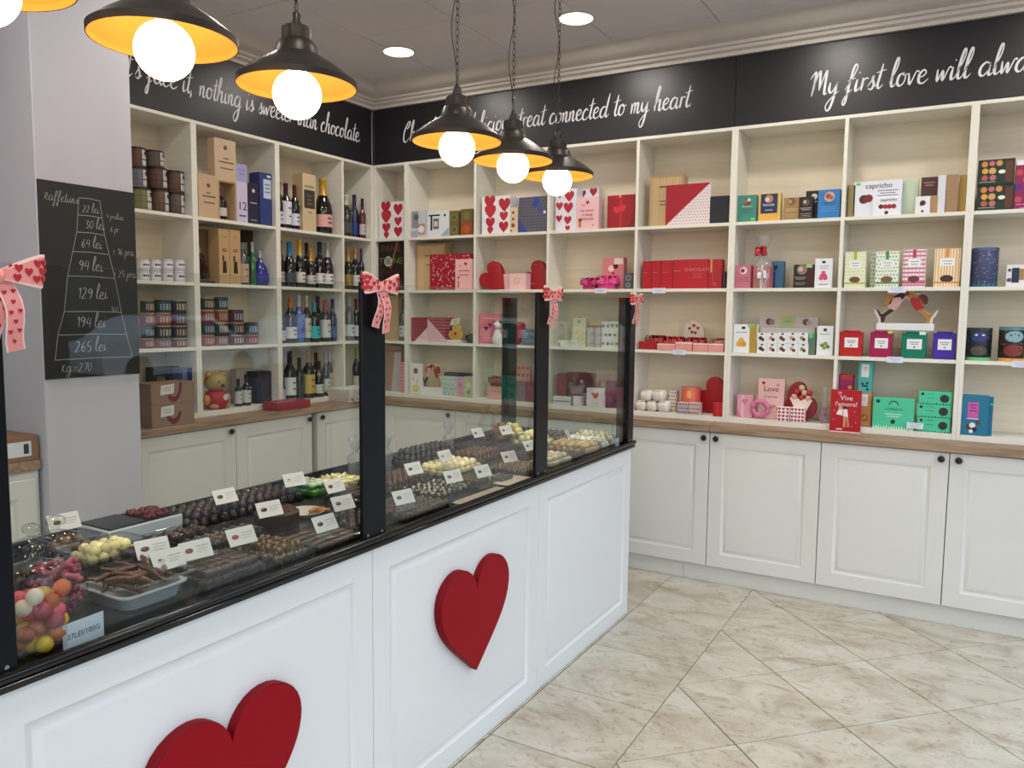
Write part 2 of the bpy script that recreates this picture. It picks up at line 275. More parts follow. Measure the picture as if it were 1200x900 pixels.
  ('box', 'gift_box', 'box', 'small pale pink box with gold mark between two heart boxes', '', 1.164, 0.065, 1.652, 0.0, 0.12, 0.07, 0.103, '#efc6c8', 'c .45 .55 .2 #d8b088;c .45 .55 .14 #efc6c8;c .5 .5 .05 #d8b088', {}),
  ('heart', 'heart_box', 'box', 'red velvet heart box with gold print, right of two pink boxes', '', 1.248, 0.13, 1.652, 0.0, 0.184, 0.05, 0.19, '#9c1420', 'r .3 .2 .5 .22 #c88a50;r .45 .85 .6 .86 #c88a50', {'tilt': 48}),
  ('rose', 'ribbon_bundle', 'gift', 'magenta ribbon wrapped gift, left one of two by the dog box', '', 1.659, 0.07, 1.652, 0.0, 0.109, 0.06, 0.078, '#b8286a', '', {}),
  ('rose', 'ribbon_bundle', 'gift', 'brighter pink ribbon wrapped gift, right one of two by the dog box', '', 1.78, 0.05, 1.652, 0.0, 0.139, 0.06, 0.088, '#d84088', '', {}),
  ('box', 'greeting_box', 'box', 'pink box with dachshunds and hearts behind magenta ribbon gifts', '', 1.8, 0.115, 1.652, 0.0, 0.139, 0.05, 0.194, '#d88088', 'c .4 .65 .14 #f0d0d0;c .62 .72 .12 #4a1c20;r .55 .78 .95 .97 #e8d8c8;c .3 .34 .12 #3a1418;c .75 .2 .1 #a02838;h .5 .5 .14 #b02838', {}),
  ('box', 'gift_box', 'box', 'small dark grey box with pale swirls at bay edge', '', 1.92, 0.07, 1.652, 0.0, 0.06, 0.06, 0.095, '#4c5254', 'c .5 .7 .3 #8c9494;c .5 .7 .18 #4c5254;c .5 .25 .25 #8c9494;c .5 .25 .14 #4c5254', {}),
  ('box', 'chocolate_box', 'box', 'narrow crimson box, leftmost of the crimson row', '', 2.035, 0.075, 1.652, 0.0, 0.055, 0.06, 0.163, '#b00f22', 'r .1 .57 .6 .59 #d86060;r .98 0 1 1 #7c0a18', {}),
  ('box', 'chocolate_box', 'box', 'narrow crimson box, second of the crimson row', '', 2.093, 0.07, 1.652, 0.0, 0.057, 0.06, 0.164, '#b00f22', 'r .1 .57 .6 .59 #d86060;r .98 0 1 1 #7c0a18', {}),
  ('box', 'chocolate_box', 'box', 'slightly wider crimson box, third of the crimson row', '', 2.161, 0.065, 1.652, 0.0, 0.074, 0.06, 0.164, '#b00f22', 'r .1 .57 .6 .59 #d86060;r .98 0 1 1 #7c0a18', {}),
  ('box', 'chocolate_box', 'box', 'widest crimson box with pale centred lettering', '', 2.301, 0.06, 1.652, 0.0, 0.202, 0.06, 0.166, '#b40f22', 'r .0 .6 .2 .62 #d87070;t .68 .6 .12 CHOCOLATE #d88080;L .55 .52 .85 3 #c85058', {}),
  ('box', 'chocolate_box', 'box', 'crimson box with gold ribbon at the right of the crimson row', '', 2.442, 0.06, 1.652, 0.0, 0.077, 0.06, 0.163, '#a81020', 'r .15 .55 .3 1 #c88860;h .5 .15 .3 #c04030;r .3 .1 .4 .5 #b83030', {}),
  ('box', 'card_box', 'box', 'thin dark card slip between the crimson boxes and the upright', '', 2.488, 0.07, 1.652, 0.0, 0.014, 0.04, 0.096, '#44484c', '', {}),
  ('box', 'biscuit_box', 'box', 'dusty pink biscuit box beside the red gift bundle', '', 2.601, 0.055, 1.652, 0.0, 0.088, 0.05, 0.127, '#c47086', 'c .5 .76 .22 #e8d8d8;c .45 .76 .13 #5a3c44;L .15 .45 .85 3 #a4546c;r .95 0 1 1 #5c3024', {}),
  ('box', 'gift_box', 'box', 'blue box with navy ribbon behind the red gift bundle', '', 2.768, 0.125, 1.652, 0.0, 0.066, 0.06, 0.149, '#34688c', 'r 0 0 .35 .6 #1c2868;h .3 .75 .5 #141c48;c .25 .4 .14 #2c3c90', {}),
  ('box', 'chocolate_box', 'box', 'small dark brown truffle box with green sticker', '', 2.918, 0.055, 1.652, 0.0, 0.102, 0.05, 0.124, '#1c1412', 'c .42 .78 .26 #8a7468;c .35 .8 .12 #c8b4a0;L .05 .45 .65 2 #b8b0a8;L .05 .22 .65 2 #98928c;r .7 0 1 1 #40140f;r .62 .86 .92 1 #8cd07c', {}),
  ('box', 'fruit_box', 'box', 'white box with a pink raspberry heap picture', '', 3.018, 0.057, 1.652, 0.0, 0.087, 0.055, 0.153, '#e8ecf4', 'r .4 .84 .6 .92 #1c2030;L .25 .74 .8 2 #8888a0;c .5 .4 .2 #c83c6c;c .38 .34 .14 #d85080;c .62 .34 .14 #d04878;c .5 .52 .12 #d85888;L .25 .12 .8 1 #9090a0', {}),
  ('bag', 'cookie_bag', 'bag', 'pale yellow green paper cookie bag, leftmost of five', '', 3.172, 0.06, 1.652, -2.0, 0.1, 0.06, 0.184, '#e6ebcf', 'D 7 10 .035 #c8d88c;r .22 .55 .78 .75 #eef2f4;L .32 .68 .7 2 #9aa0a8;e .5 .22 .26 #6a4a30;r .42 .78 .56 1 #a8bc58;r 0 .1 1 .14 #a8bc58', {}),
  ('bag', 'cookie_bag', 'bag', 'green dotted paper bag mostly hidden behind the other dotted bag', '', 3.267, 0.105, 1.652, 0.0, 0.056, 0.05, 0.18, '#b8c8b4', 'D 5 9 .07 #507050', {}),
  ('bag', 'cookie_bag', 'bag', 'green dotted paper cookie bag with white label, in front', '', 3.323, 0.05, 1.652, -2.0, 0.106, 0.06, 0.181, '#e8efe2', 'D 7 10 .04 #7ea878;r .22 .55 .78 .75 #eef2f4;L .32 .68 .7 2 #9aa0a8;e .5 .22 .26 #7a5a44;r .42 .78 .56 1 #4f8a4c;r 0 .1 1 .14 #4f8a4c', {}),
  ('bag', 'cookie_bag', 'bag', 'red and white plaid paper cookie bag with white label', '', 3.445, 0.06, 1.652, -2.0, 0.101, 0.06, 0.187, '#f0e4e8', 'B 9 .35 #c8607c;V 6 .12 #d890a4;r .22 .55 .78 .75 #eef2f4;L .32 .68 .7 2 #9aa0a8;e .5 .22 .26 #6a3c34;r .42 .78 .56 1 #b04060;r 0 .1 1 .14 #b04060', {}),
  ('bag', 'cookie_bag', 'bag', 'orange striped paper bag with dark oval window', '', 3.587, 0.06, 1.652, 3.0, 0.111, 0.06, 0.187, '#f2e6cc', 'V 9 .4 #e0ac5c;r .22 .55 .78 .75 #eef2f4;L .32 .68 .7 2 #9aa0a8;e .5 .22 .26 #3c241c;r .42 .78 .56 1 #d8904c;r 0 .1 1 .14 #d8904c', {}),
  ('can', 'tea_tin', 'tin', 'round blue grey patterned tin on a teal base', '', 3.747, 0.075, 1.652, 0.0, 0.116, 0.09, 0.188, '#3e4668', 'Q 60 #8888a4;r 0 0 1 .09 #24708c;r .9 .84 1 .92 #e8eaf0', {'lid': '#4c587c'}),
  ('box', 'photo_box', 'box', 'white box with dark product photos at the right frame edge', '', 3.899, 0.06, 1.652, 0.0, 0.123, 0.06, 0.104, '#e4e4e6', 'r .18 .18 .42 .85 #1c2c48;r .42 .3 .58 .8 #a08050;c .1 .3 .08 #5c4c48;c .1 .75 .06 #5c4c48;c .8 .3 .12 #3c3430', {}),
  ('box', 'kraft_box', 'box', 'tall tan kraft box beside a dark bottle, corner bay', '', 0.1, 0.095, 1.2959, 0.0, 0.154, 0.09, 0.322, '#b0935f', '', {}),
  ('bottle', 'wine_bottle', 'bottle', 'dark bottle with white tag right of the tall tan kraft box', '', 0.204, 0.085, 1.2959, 0.0, 0.069, 0.07, 0.298, '#ffffff', '', {'style': 'wine', 'glass': '#15131a', 'cap': '#30161c', 'lab': '#c8c8d0'}),
  ('box', 'gift_box', 'box', 'crimson box with diagonal white check corner, left of its mirror twin', '', 0.381, 0.055, 1.2959, 0.0, 0.141, 0.05, 0.168, '#8f1230', 'p 0.2 0 1 0 1 .6 #e6ccd2;D 8 3 .03 #b06070', {}),
  ('box', 'gift_box', 'box', 'crimson box with pale pink diagonal triangle, beside the gold bear bag', '', 0.546, 0.055, 1.2959, 0.0, 0.189, 0.05, 0.17, '#8f1230', 'p 0 0 .95 0 0 .95 #e0bcc4;B 8 .1 #cfa2ac', {}),
  ('bear', 'gingerbread_cutout', 'standee', 'golden bear cutout holding a white message card on white base', '', 0.694, 0.025, 1.2959, 0.0, 0.142, 0.03, 0.172, '#d0aa58', '', {}),
  ('rose', 'wrapped_sweets', 'gift', 'small black and white wrapped sweets at shelf edge', '', 0.797, 0.06, 1.2959, 0.0, 0.068, 0.06, 0.067, '#3a3a42', '', {}),
  ('box', 'greeting_box', 'box', 'rose pink box with small dark hearts, behind the white dog figure', '', 0.946, 0.065, 1.2959, 0.0, 0.155, 0.05, 0.199, '#dc7c88', 'h .35 .5 .22 #4a1820;h .55 .62 .22 #b02c3c;L .2 .85 .8 1 #f0c8cc;L .2 .2 .8 2 #f0c8cc', {}),
  ('dogfig', 'dog_figurine', 'figurine', 'small white dog figurine with black ears before the pink box', '', 1.02, 0.025, 1.2959, 0.0, 0.075, 0.02, 0.164, '#e8e4e2', '', {}),
  ('heart', 'heart_box', 'box', 'small crimson heart box seen behind the case post', '', 1.155, 0.065, 1.2959, 0.0, 0.083, 0.05, 0.15, '#b01840', '', {}),
  ('box', 'gift_box', 'box', 'slate blue box with white print under a glass jar', '', 1.263, 0.065, 1.2959, 0.0, 0.131, 0.07, 0.102, '#5c7484', 'L .1 .75 .9 2 #b8c8d0;L .1 .3 .9 2 #a0b4c0', {}),
  ('box', 'chocolate_box', 'box', 'small low white box with green corner lying in front', '', 1.539, 0.022, 1.2959, 0.0, 0.126, 0.025, 0.039, '#e8e8dc', 'r .0 0 .1 .6 #6a8a58;L .3 .6 .9 2 #a8b0a0', {}),
  ('box', 'gift_box', 'box', 'tall pale yellow box behind the low white box', '', 1.6, 0.075, 1.2959, 0.0, 0.087, 0.06, 0.177, '#ddd5b4', 'c .5 .88 .12 #a8a890;c .6 .3 .28 #d0c08c;c .5 .55 .2 #d8cc9c', {}),
  ('can', 'sweets_tube', 'tube', 'clear tube with red top, left one of two', '', 1.676, 0.055, 1.2959, 0.0, 0.049, 0.05, 0.137, '#b4b0a8', '', {'lid': '#a03038'}),
  ('can', 'sweets_tube', 'tube', 'clear tube with red top, right one of two', '', 1.73, 0.055, 1.2959, 0.0, 0.048, 0.05, 0.137, '#bcb8b0', '', {'lid': '#a83840'}),
  ('box', 'chocolate_box', 'box', 'white box printed with rows of small chocolates, behind end glass', '', 1.836, 0.06, 1.2959, 0.0, 0.152, 0.06, 0.16, '#e4e4e6', 'L .3 .9 .7 1 #58a078;D 5 3 .06 #4c3c3c;B 3 .05 #c0c4c4', {}),
  ('box', 'petal_box', 'box', 'dark red low box at left of rose petal gifts', '', 2.058, 0.04, 1.2959, 0.0, 0.106, 0.04, 0.048, '#a01c24', '', {}),
  ('box', 'gift_box', 'box', 'pink low box under red petals, leftmost of four', '', 2.178, 0.025, 1.2959, 0.0, 0.108, 0.05, 0.037, '#e49a94', 'r 0 .85 1 1 #f4dcd4;L .3 .5 .7 1 #f8e0dc', {}),
  ('box', 'gift_box', 'box', 'pink low box under red petals, second of four', '', 2.283, 0.025, 1.2959, 0.0, 0.098, 0.05, 0.049, '#e49a94', 'r 0 .85 1 1 #f4dcd4;L .3 .5 .7 1 #f8e0dc', {}),
  ('box', 'gift_box', 'box', 'pink low box under red petals, third of four', '', 2.381, 0.025, 1.2959, 0.0, 0.086, 0.05, 0.045, '#e49a94', 'r 0 .85 1 1 #f4dcd4;L .3 .5 .7 1 #f8e0dc', {}),
  ('box', 'gift_box', 'box', 'pink low box, rightmost of four with clear top', '', 2.469, 0.025, 1.2959, 0.0, 0.085, 0.05, 0.045, '#e49a94', 'r 0 .85 1 1 #f4dcd4;L .3 .5 .7 1 #f8e0dc', {}),
  ('rose', 'petal_cluster', 'flowers', 'dark red paper petals heaped at the left of the bay', '', 2.087, 0.08, 1.2959, 0.0, 0.106, 0.05, 0.09, '#8c1822', '', {}),
  ('rose', 'petal_cluster', 'flowers', 'red paper petals heaped in the middle below the round plaque', '', 2.197, 0.08, 1.2959, 0.0, 0.124, 0.05, 0.085, '#a01c28', '', {}),
  ('rose', 'petal_cluster', 'flowers', 'dark red paper petals heaped right of centre', '', 2.324, 0.08, 1.2959, 0.0, 0.13, 0.05, 0.083, '#941a26', '', {}),
  ('plaque', 'round_plaque', 'plaque', 'round white plaque with red hearts standing behind the red petals', '', 2.303, 0.13, 1.2959, 0.0, 0.125, 0.02, 0.174, '#d8d4c4', '', {}),
  ('rose', 'ribbon_bundle', 'gift', 'brownish pink ribbon bundle at the right end of petal shelf', '', 2.463, 0.08, 1.2959, 0.0, 0.058, 0.05, 0.082, '#b07868', '', {}),
  ('box', 'fruit_box', 'box', 'white box with golden nuts picture and yellow side', '', 2.622, 0.055, 1.2959, 0.0, 0.127, 0.05, 0.157, '#e6ecee', 'r .35 .83 .5 .92 #1c2438;L .1 .72 .6 1 #a0a8b0;c .35 .35 .16 #c89030;c .25 .3 .12 #d8a444;c .45 .3 .12 #d09838;c .35 .45 .11 #e0b050;r .7 0 1 1 #b09030;r .62 .9 .9 1 #70c070', {}),
  ('box', 'praline_box', 'box', 'small white praline carton, first column from the left, lower row of the stack', 'stack of ten small praline cartons', 2.718, 0.042, 1.2959, 0.0, 0.054, 0.045, 0.054, '#e6e8ea', 'c .38 .5 .2 #3c2c30;c .6 .36 .17 #4a3434;r .38 .8 .62 .95 #20242c', {}),
  ('box', 'praline_box', 'box', 'small white praline carton, second column from the left, lower row of the stack', 'stack of ten small praline cartons', 2.773, 0.042, 1.2959, 0.0, 0.054, 0.045, 0.055, '#e6e8ea', 'c .38 .5 .2 #c08080;c .6 .36 .17 #4a3434;r .38 .8 .62 .95 #20242c', {}),
  ('box', 'praline_box', 'box', 'small white praline carton, third column from the left, lower row of the stack', 'stack of ten small praline cartons', 2.828, 0.042, 1.2959, 0.0, 0.053, 0.045, 0.057, '#e6e8ea', 'c .38 .5 .2 #5c4448;c .6 .36 .17 #4a3434;r .38 .8 .62 .95 #20242c', {}),
  ('box', 'praline_box', 'box', 'small white praline carton, fourth column from the left, lower row of the stack', 'stack of ten small praline cartons', 2.881, 0.042, 1.2959, 0.0, 0.052, 0.045, 0.059, '#e6e8ea', 'c .38 .5 .2 #c0a070;c .6 .36 .17 #4a3434;r .38 .8 .62 .95 #20242c', {}),
  ('box', 'praline_box', 'box', 'small white praline carton, fifth column from the left, lower row of the stack', 'stack of ten small praline cartons', 2.934, 0.042, 1.2959, 0.0, 0.052, 0.045, 0.06, '#e6e8ea', 'c .38 .5 .2 #8c9058;c .6 .36 .17 #4a3434;r .38 .8 .62 .95 #20242c', {}),
  ('box', 'praline_box', 'box', 'small white praline carton, first column from the left, upper row of the stack', 'stack of ten small praline cartons', 2.716, 0.042, 1.3505, 0.0, 0.054, 0.045, 0.058, '#e6e8ea', 'c .38 .5 .2 #3c2c30;c .6 .36 .17 #4a3434;r .38 .8 .62 .95 #20242c', {}),
  ('box', 'praline_box', 'box', 'small white praline carton, second column from the left, upper row of the stack', 'stack of ten small praline cartons', 2.771, 0.042, 1.3515, 0.0, 0.054, 0.045, 0.058, '#e6e8ea', 'c .38 .5 .2 #c08080;c .6 .36 .17 #4a3434;r .38 .8 .62 .95 #20242c', {}),
  ('box', 'praline_box', 'box', 'small white praline carton, third column from the left, upper row of the stack', 'stack of ten small praline cartons', 2.825, 0.042, 1.3535, 0.0, 0.053, 0.045, 0.058, '#e6e8ea', 'c .38 .5 .2 #5c4448;c .6 .36 .17 #4a3434;r .38 .8 .62 .95 #20242c', {}),
  ('box', 'praline_box', 'box', 'small white praline carton, fourth column from the left, upper row of the stack', 'stack of ten small praline cartons', 2.878, 0.042, 1.3555, 0.0, 0.053, 0.045, 0.058, '#e6e8ea', 'c .38 .5 .2 #c0a070;c .6 .36 .17 #4a3434;r .38 .8 .62 .95 #20242c', {}),
  ('box', 'praline_box', 'box', 'small white praline carton, fifth column from the left, upper row of the stack', 'stack of ten small praline cartons', 2.931, 0.042, 1.3565, 0.0, 0.051, 0.045, 0.057, '#e6e8ea', 'c .38 .5 .2 #8c9058;c .6 .36 .17 #4a3434;r .38 .8 .62 .95 #20242c', {}),
  ('box', 'praline_box', 'box', 'grey green box at the right end of the white carton stack', '', 2.976, 0.055, 1.2959, 0.0, 0.034, 0.05, 0.113, '#5c7464', 'r 0 .8 .6 1 #60c878', {}),
  ('box', 'praline_box', 'box', 'wide grey box standing behind the carton stack as support', '', 2.837, 0.105, 1.2959, 0.0, 0.287, 0.05, 0.143, '#b8b4b0', '', {}),
  ('box', 'praline_box', 'box', 'long grey praline box with green middle lying on top', '', 2.841, 0.105, 1.4399, 0.0, 0.309, 0.05, 0.059, '#b0a8a4', 'r .36 0 .62 1 #9aa878;L .42 .6 .56 3 #50603c;c .17 .5 .06 #6a3034;c .22 .45 .05 #8c6a60;c .8 .5 .06 #5c4038;c .85 .42 .05 #a09080', {}),
  ('box', 'fruit_box', 'box', 'white box with green olives picture at the right of its shelf', '', 3.04, 0.055, 1.2959, 0.0, 0.081, 0.05, 0.155, '#e8ecf0', 'r .4 .82 .6 .92 #203048;L .2 .72 .8 1 #a0a8b8;c .35 .34 .13 #6a8c3c;c .55 .4 .13 #7c9c48;c .7 .3 .12 #5c8034;c .48 .26 .12 #86a858', {}),
  ('tin', 'tea_tin', 'tin', 'bright red square tea tin, first of four coloured tins', '', 3.168, 0.065, 1.2959, 0.0, 0.109, 0.07, 0.135, '#bc2424', 'r .22 .34 .82 .72 #ececf0;L .32 .6 .72 2 #505060;c .52 .42 .04 #404048;r 0 .9 1 .93 #8c1414', {}),
  ('tin', 'tea_tin', 'tin', 'magenta square tea tin, second of four coloured tins', '', 3.311, 0.065, 1.2959, 0.0, 0.103, 0.07, 0.136, '#a41c50', 'r .22 .34 .82 .72 #ececf0;L .32 .6 .72 2 #505060;c .52 .42 .04 #404048;r 0 .9 1 .93 #781038;r .8 .9 1 1 #a8d840', {}),
  ('tin', 'tea_tin', 'tin', 'emerald green square tea tin, third of four coloured tins', '', 3.462, 0.065, 1.2959, 0.0, 0.113, 0.07, 0.135, '#0e7a60', 'r .22 .34 .82 .72 #ececf0;L .32 .6 .72 2 #505060;c .52 .42 .04 #404048;r 0 .9 1 .93 #085844;r .7 .88 .95 1 #d8f0e8', {}),
  ('tin', 'tea_tin', 'tin', 'violet square tea tin, fourth of four coloured tins', '', 3.596, 0.065, 1.2959, 0.0, 0.1, 0.07, 0.138, '#4430a0', 'r .22 .34 .82 .72 #ececf0;L .32 .6 .72 2 #505060;c .52 .42 .04 #404048;r 0 .9 1 .93 #302078', {}),
  ('can', 'tea_tin', 'tin', 'round dark blue tin with cat face on green base', '', 3.744, 0.07, 1.2959, 0.0, 0.11, 0.08, 0.159, '#151824', 'c .5 .72 .22 #2c3874;c .42 .78 .04 #e0e4f0;c .6 .78 .04 #e0e4f0;c .5 .3 .22 #4c4a40;Q 24 #6c6850;r 0 0 1 .1 #6cc078', {'lid': '#243c38'}),
  ('can', 'tea_tin', 'tin', 'round dark tin with pale blue cat face on orange base', '', 3.88, 0.07, 1.2959, 0.0, 0.113, 0.08, 0.166, '#1c1818', 'c .55 .72 .24 #88b0b8;c .46 .76 .03 #203040;c .64 .76 .03 #203040;c .55 .32 .26 #7c2c24;Q 20 #a87848;r 0 0 1 .1 #e0a848', {'lid': '#5c8890'}),
  ('box', 'kraft_box', 'box', 'kraft hamper box with white lace ribbon, corner bay bottom', '', 0.137, 0.09, 0.9307, 0.0, 0.139, 0.08, 0.329, '#96765c', 'p .35 0 1 0 1 .9 .6 .9 #b8b0b4;r .0 .86 1 .92 #7c5f48', {}),
  ('box', 'gift_box', 'box', 'pink box with red dots next to the white bunny box', '', 0.247, 0.045, 0.9307, 0.0, 0.05, 0.05, 0.216, '#dc98a4', 'D 4 9 .09 #b04050', {}),
  ('box', 'gift_box', 'box', 'tall white box with bunny and yellow chick drawing', '', 0.373, 0.007, 0.9307, 0.0, 0.107, 0.014, 0.213, '#ececea', 'c .5 .76 .2 #9a7c80;c .5 .76 .1 #5c4448;c .5 .18 .24 #d8d060;c .5 .18 .12 #e8e8a0;c .3 .5 .06 #8090c0;c .6 .42 .06 #90b090', {}),
  ('box', 'gift_box', 'box', 'small pale pink box between the floral and green boxes', '', 0.728, 0.045, 0.9307, 0.0, 0.066, 0.05, 0.134, '#d4a8b8', 'c .5 .6 .25 #b890a8', {}),
  ('box', 'gift_box', 'box', 'pastel green and blue floral box below the dark lid', '', 0.633, 0.045, 0.9307, 0.0, 0.123, 0.05, 0.132, '#b8d4c4', 'D 4 4 .1 #9ab8cc;D 3 5 .05 #d8e0a0', {}),
  ('box', 'gift_box', 'box', 'small light green patterned box at the shelf right end', '', 0.8, 0.045, 0.9307, 0.0, 0.079, 0.05, 0.14, '#b8c898', 'c .5 .6 .25 #d8e0c0;c .5 .25 .2 #90a878', {}),
  ('box', 'gift_box', 'box', 'salmon pink box under dark red ribbon bundle', '', 0.998, 0.06, 0.9307, 0.0, 0.112, 0.06, 0.084, '#dc9c94', 'r 0 .6 1 .64 #c07a74', {}),
  ('rose', 'ribbon_bundle', 'gift', 'dark red ribbon bundle lying on the salmon box', '', 0.997, 0.055, 1.0159, 0.0, 0.099, 0.05, 0.073, '#8c2438', '', {}),
  ('bag', 'gift_bag', 'bag', 'pink heart print gift bag with handle behind case glass', '', 1.18, 0.08, 0.9307, 0.0, 0.134, 0.04, 0.237, '#cf9a98', 'H 4 5 .16 #a83c44', {}),
  ('box', 'gift_box', 'box', 'muted plum gift box in front of the pink bag', '', 1.228, 0.038, 0.9307, 0.0, 0.171, 0.035, 0.131, '#8c4c64', 'L .1 .7 .9 2 #b07c90', {}),
  ('box', 'gift_box', 'box', 'dark red upright box behind the dark glassy box', '', 1.482, 0.085, 0.9307, 0.0, 0.063, 0.07, 0.191, '#7c1c34', '', {}),
  ('box', 'gift_box', 'box', 'large dark plum box with glossy front, third bay bottom', '', 1.599, 0.095, 0.9307, 0.0, 0.179, 0.07, 0.201, '#3a2434', 'c .6 .75 .06 #a09ca4;c .3 .4 .12 #5c2440;c .7 .3 .14 #54203c', {}),
  ('twigs', 'dried_flowers', 'flowers', 'bunch of brown dried flowers behind the white square box', '', 1.778, 0.1, 0.9307, 0.0, 0.176, 0.06, 0.156, '#a06c58', '', {}),
  ('box', 'greeting_box', 'box', 'white square box with red flower heart picture', '', 1.738, 0.015, 0.9307, 0.0, 0.117, 0.03, 0.117, '#ececee', 'h .5 .6 .34 #b83434;c .36 .68 .08 #d86048;c .62 .7 .08 #c84040;L .35 .2 .65 1 #b0b0b0', {}),
  ('box', 'gift_box', 'box', 'large purple box right of the white flower box', '', 1.871, 0.04, 0.9307, 0.0, 0.146, 0.04, 0.165, '#4c2340', 'p 0 1 1 1 0 .4 #5c2c4c', {}),
  ('box', 'chocolate_box', 'box', 'low white slab box lying at the left bottom', '', 1.509, 0.025, 0.9307, 0.0, 0.122, 0.05, 0.05, '#e4e4e8', 'r 0 .4 1 .55 #8088a8', {}),
  ('box', 'chocolate_box', 'box', 'low white slab box with blue end, right of the first', '', 1.607, 0.025, 0.9307, 0.0, 0.061, 0.05, 0.056, '#e4e4e8', 'r 0 0 .2 1 #28407c', {}),
  ('roll', 'wrapped_roll', 'sweets', 'white wrapped sweet roll, bottom row left', 'white wrapped rolls stacked at the end of the case', 2.027, 0.045, 0.9307, 0.0, 0.065, 0.09, 0.06, '#e8e4dc', '', {}),
  ('roll', 'wrapped_roll', 'sweets', 'white wrapped sweet roll, bottom row middle', 'white wrapped rolls stacked at the end of the case', 2.094, 0.045, 0.9307, 0.0, 0.064, 0.09, 0.062, '#e8e4dc', '', {}),
  ('roll', 'wrapped_roll', 'sweets', 'white wrapped sweet roll, bottom row right', 'white wrapped rolls stacked at the end of the case', 2.166, 0.045, 0.9307, 0.0, 0.07, 0.09, 0.064, '#e8e4dc', '', {}),
  ('roll', 'wrapped_roll', 'sweets', 'white wrapped sweet roll, top row left', 'white wrapped rolls stacked at the end of the case', 2.058, 0.045, 0.9919, 0.0, 0.069, 0.09, 0.059, '#e8e4dc', '', {}),
  ('roll', 'wrapped_roll', 'sweets', 'white wrapped sweet roll, top row right', 'white wrapped rolls stacked at the end of the case', 2.135, 0.045, 0.9939, 0.0, 0.073, 0.09, 0.062, '#e8e4dc', '', {}),
  ('box', 'gift_box', 'box', 'small cream box with brown floral print beside the rolls', '', 2.206, 0.09, 0.9307, 0.0, 0.044, 0.06, 0.124, '#cfc4b8', 'D 3 6 .1 #6a4c44', {}),
  ('box', 'soap_box', 'box', 'low floral patterned carton in front of coral box, left one', '', 2.288, 0.025, 0.9307, 0.0, 0.066, 0.05, 0.067, '#c8b4b4', 'D 5 3 .07 #5c3c50', {}),
  ('box', 'soap_box', 'box', 'low floral patterned carton in front of coral box, right one', '', 2.356, 0.025, 0.9307, 0.0, 0.065, 0.05, 0.069, '#ccb8b4', 'D 5 3 .07 #6c3440', {}),
  ('can', 'round_box', 'box', 'coral pink round box behind the floral cartons', '', 2.307, 0.095, 0.9307, 0.0, 0.112, 0.07, 0.15, '#dc6454', 'r .45 .6 .6 1 #e8b060', {'lid': '#e47464'}),
  ('heart', 'heart_box', 'box', 'large plain red heart box tilted at the end of bay', '', 2.41, 0.16, 0.9307, 0.0, 0.185, 0.05, 0.213, '#b00f1c', '', {'tilt': 47}),
  ('box', 'gift_box', 'box', 'small red box with ribbon in front of the large red heart', '', 2.492, 0.022, 0.9307, 0.0, 0.052, 0.045, 0.078, '#b81c24', 'r .45 0 .55 1 #d04040', {}),
  ('box', 'gift_box', 'box', 'pink box with satin ribbon at left of its shelf', '', 2.63, 0.08, 0.9307, 0.0, 0.085, 0.06, 0.126, '#e0a0b0', 'r .3 0 .42 1 #e8c0d0;h .5 .7 .4 #d078a0;p 0 0 .3 0 0 .4 #c87898', {}),
  ('box', 'greeting_box', 'box', 'pink card box reading Love is in the air', '', 2.765, 0.1, 0.9307, 0.0, 0.142, 0.04, 0.224, '#eec4c0', 't .5 .68 .3 Love #9c1c30;t .5 .52 .16 is_in_the #b85060;t .56 .26 .26 air #9c1c30;h .2 .88 .14 #a82838;c .75 .85 .06 #d8949c;h .8 .24 .16 #a82838', {}),
  ('box', 'gift_box', 'box', 'small white box with red hearts, left of two in front', '', 2.85, 0.022, 0.9307, 0.0, 0.064, 0.045, 0.078, '#f0e4e6', 'H 3 4 .24 #a81c38', {}),
  ('box', 'gift_box', 'box', 'small white box with red hearts, right of two in front', '', 2.923, 0.022, 0.9307, 0.0, 0.072, 0.045, 0.079, '#f0e4e6', 'H 4 4 .2 #a81c38', {}),
  ('heart', 'heart_box', 'box', 'dark red heart box carrying a cone of white roses', '', 2.925, 0.095, 0.9307, 0.0, 0.164, 0.05, 0.215, '#8c1420', '', {'tilt': -48}),
  ('cone', 'rose_cone', 'flowers', 'white paper cone filled with small red roses', '', 2.931, 0.055, 0.9307, 0.0, 0.119, 0.02, 0.196, '#e6d4c8', '', {}),
  ('cello', 'treat_bag', 'bag', 'clear bag of magenta sweets beside the dark red heart box', '', 3.047, 0.075, 0.9307, 0.0, 0.056, 0.05, 0.202, '#b03c7c', '', {}),
  ('box', 'tea_tin', 'tin', 'magenta and teal tin standing behind the red card', '', 3.148, 0.115, 0.9307, 0.0, 0.069, 0.07, 0.264, '#a82464', 'r .1 0 .9 .4 #9cc8d0;c .8 .75 .15 #e8a060;r .1 .9 .9 1 #c83c3c', {}),
  ('box', 'biscuit_box', 'box', 'orange kraft cookie box below the tall turquoise box', '', 3.249, 0.085, 0.9307, 0.0, 0.061, 0.07, 0.177, '#c88850', 'r .1 .6 .7 .95 #e8e4e0;L .2 .85 .6 2 #a0a0a0;c .5 .25 .3 #9c5c2c;c .5 .25 .2 #c8904c;c .4 .3 .06 #5c3018;c .6 .2 .06 #5c3018', {}),
  ('box', 'biscuit_box', 'box', 'tall turquoise box with dark leaf drawing on the orange box', '', 3.244, 0.085, 1.1089, 0.0, 0.065, 0.07, 0.16, '#48b4ac', 'r .2 .5 .75 .92 #e0e4e4;L .3 .8 .65 2 #c85050;c .3 .28 .1 #14343c;c .65 .3 .1 #14343c;r .3 .18 .7 .24 #14343c;c .7 .1 .1 #14343c', {}),
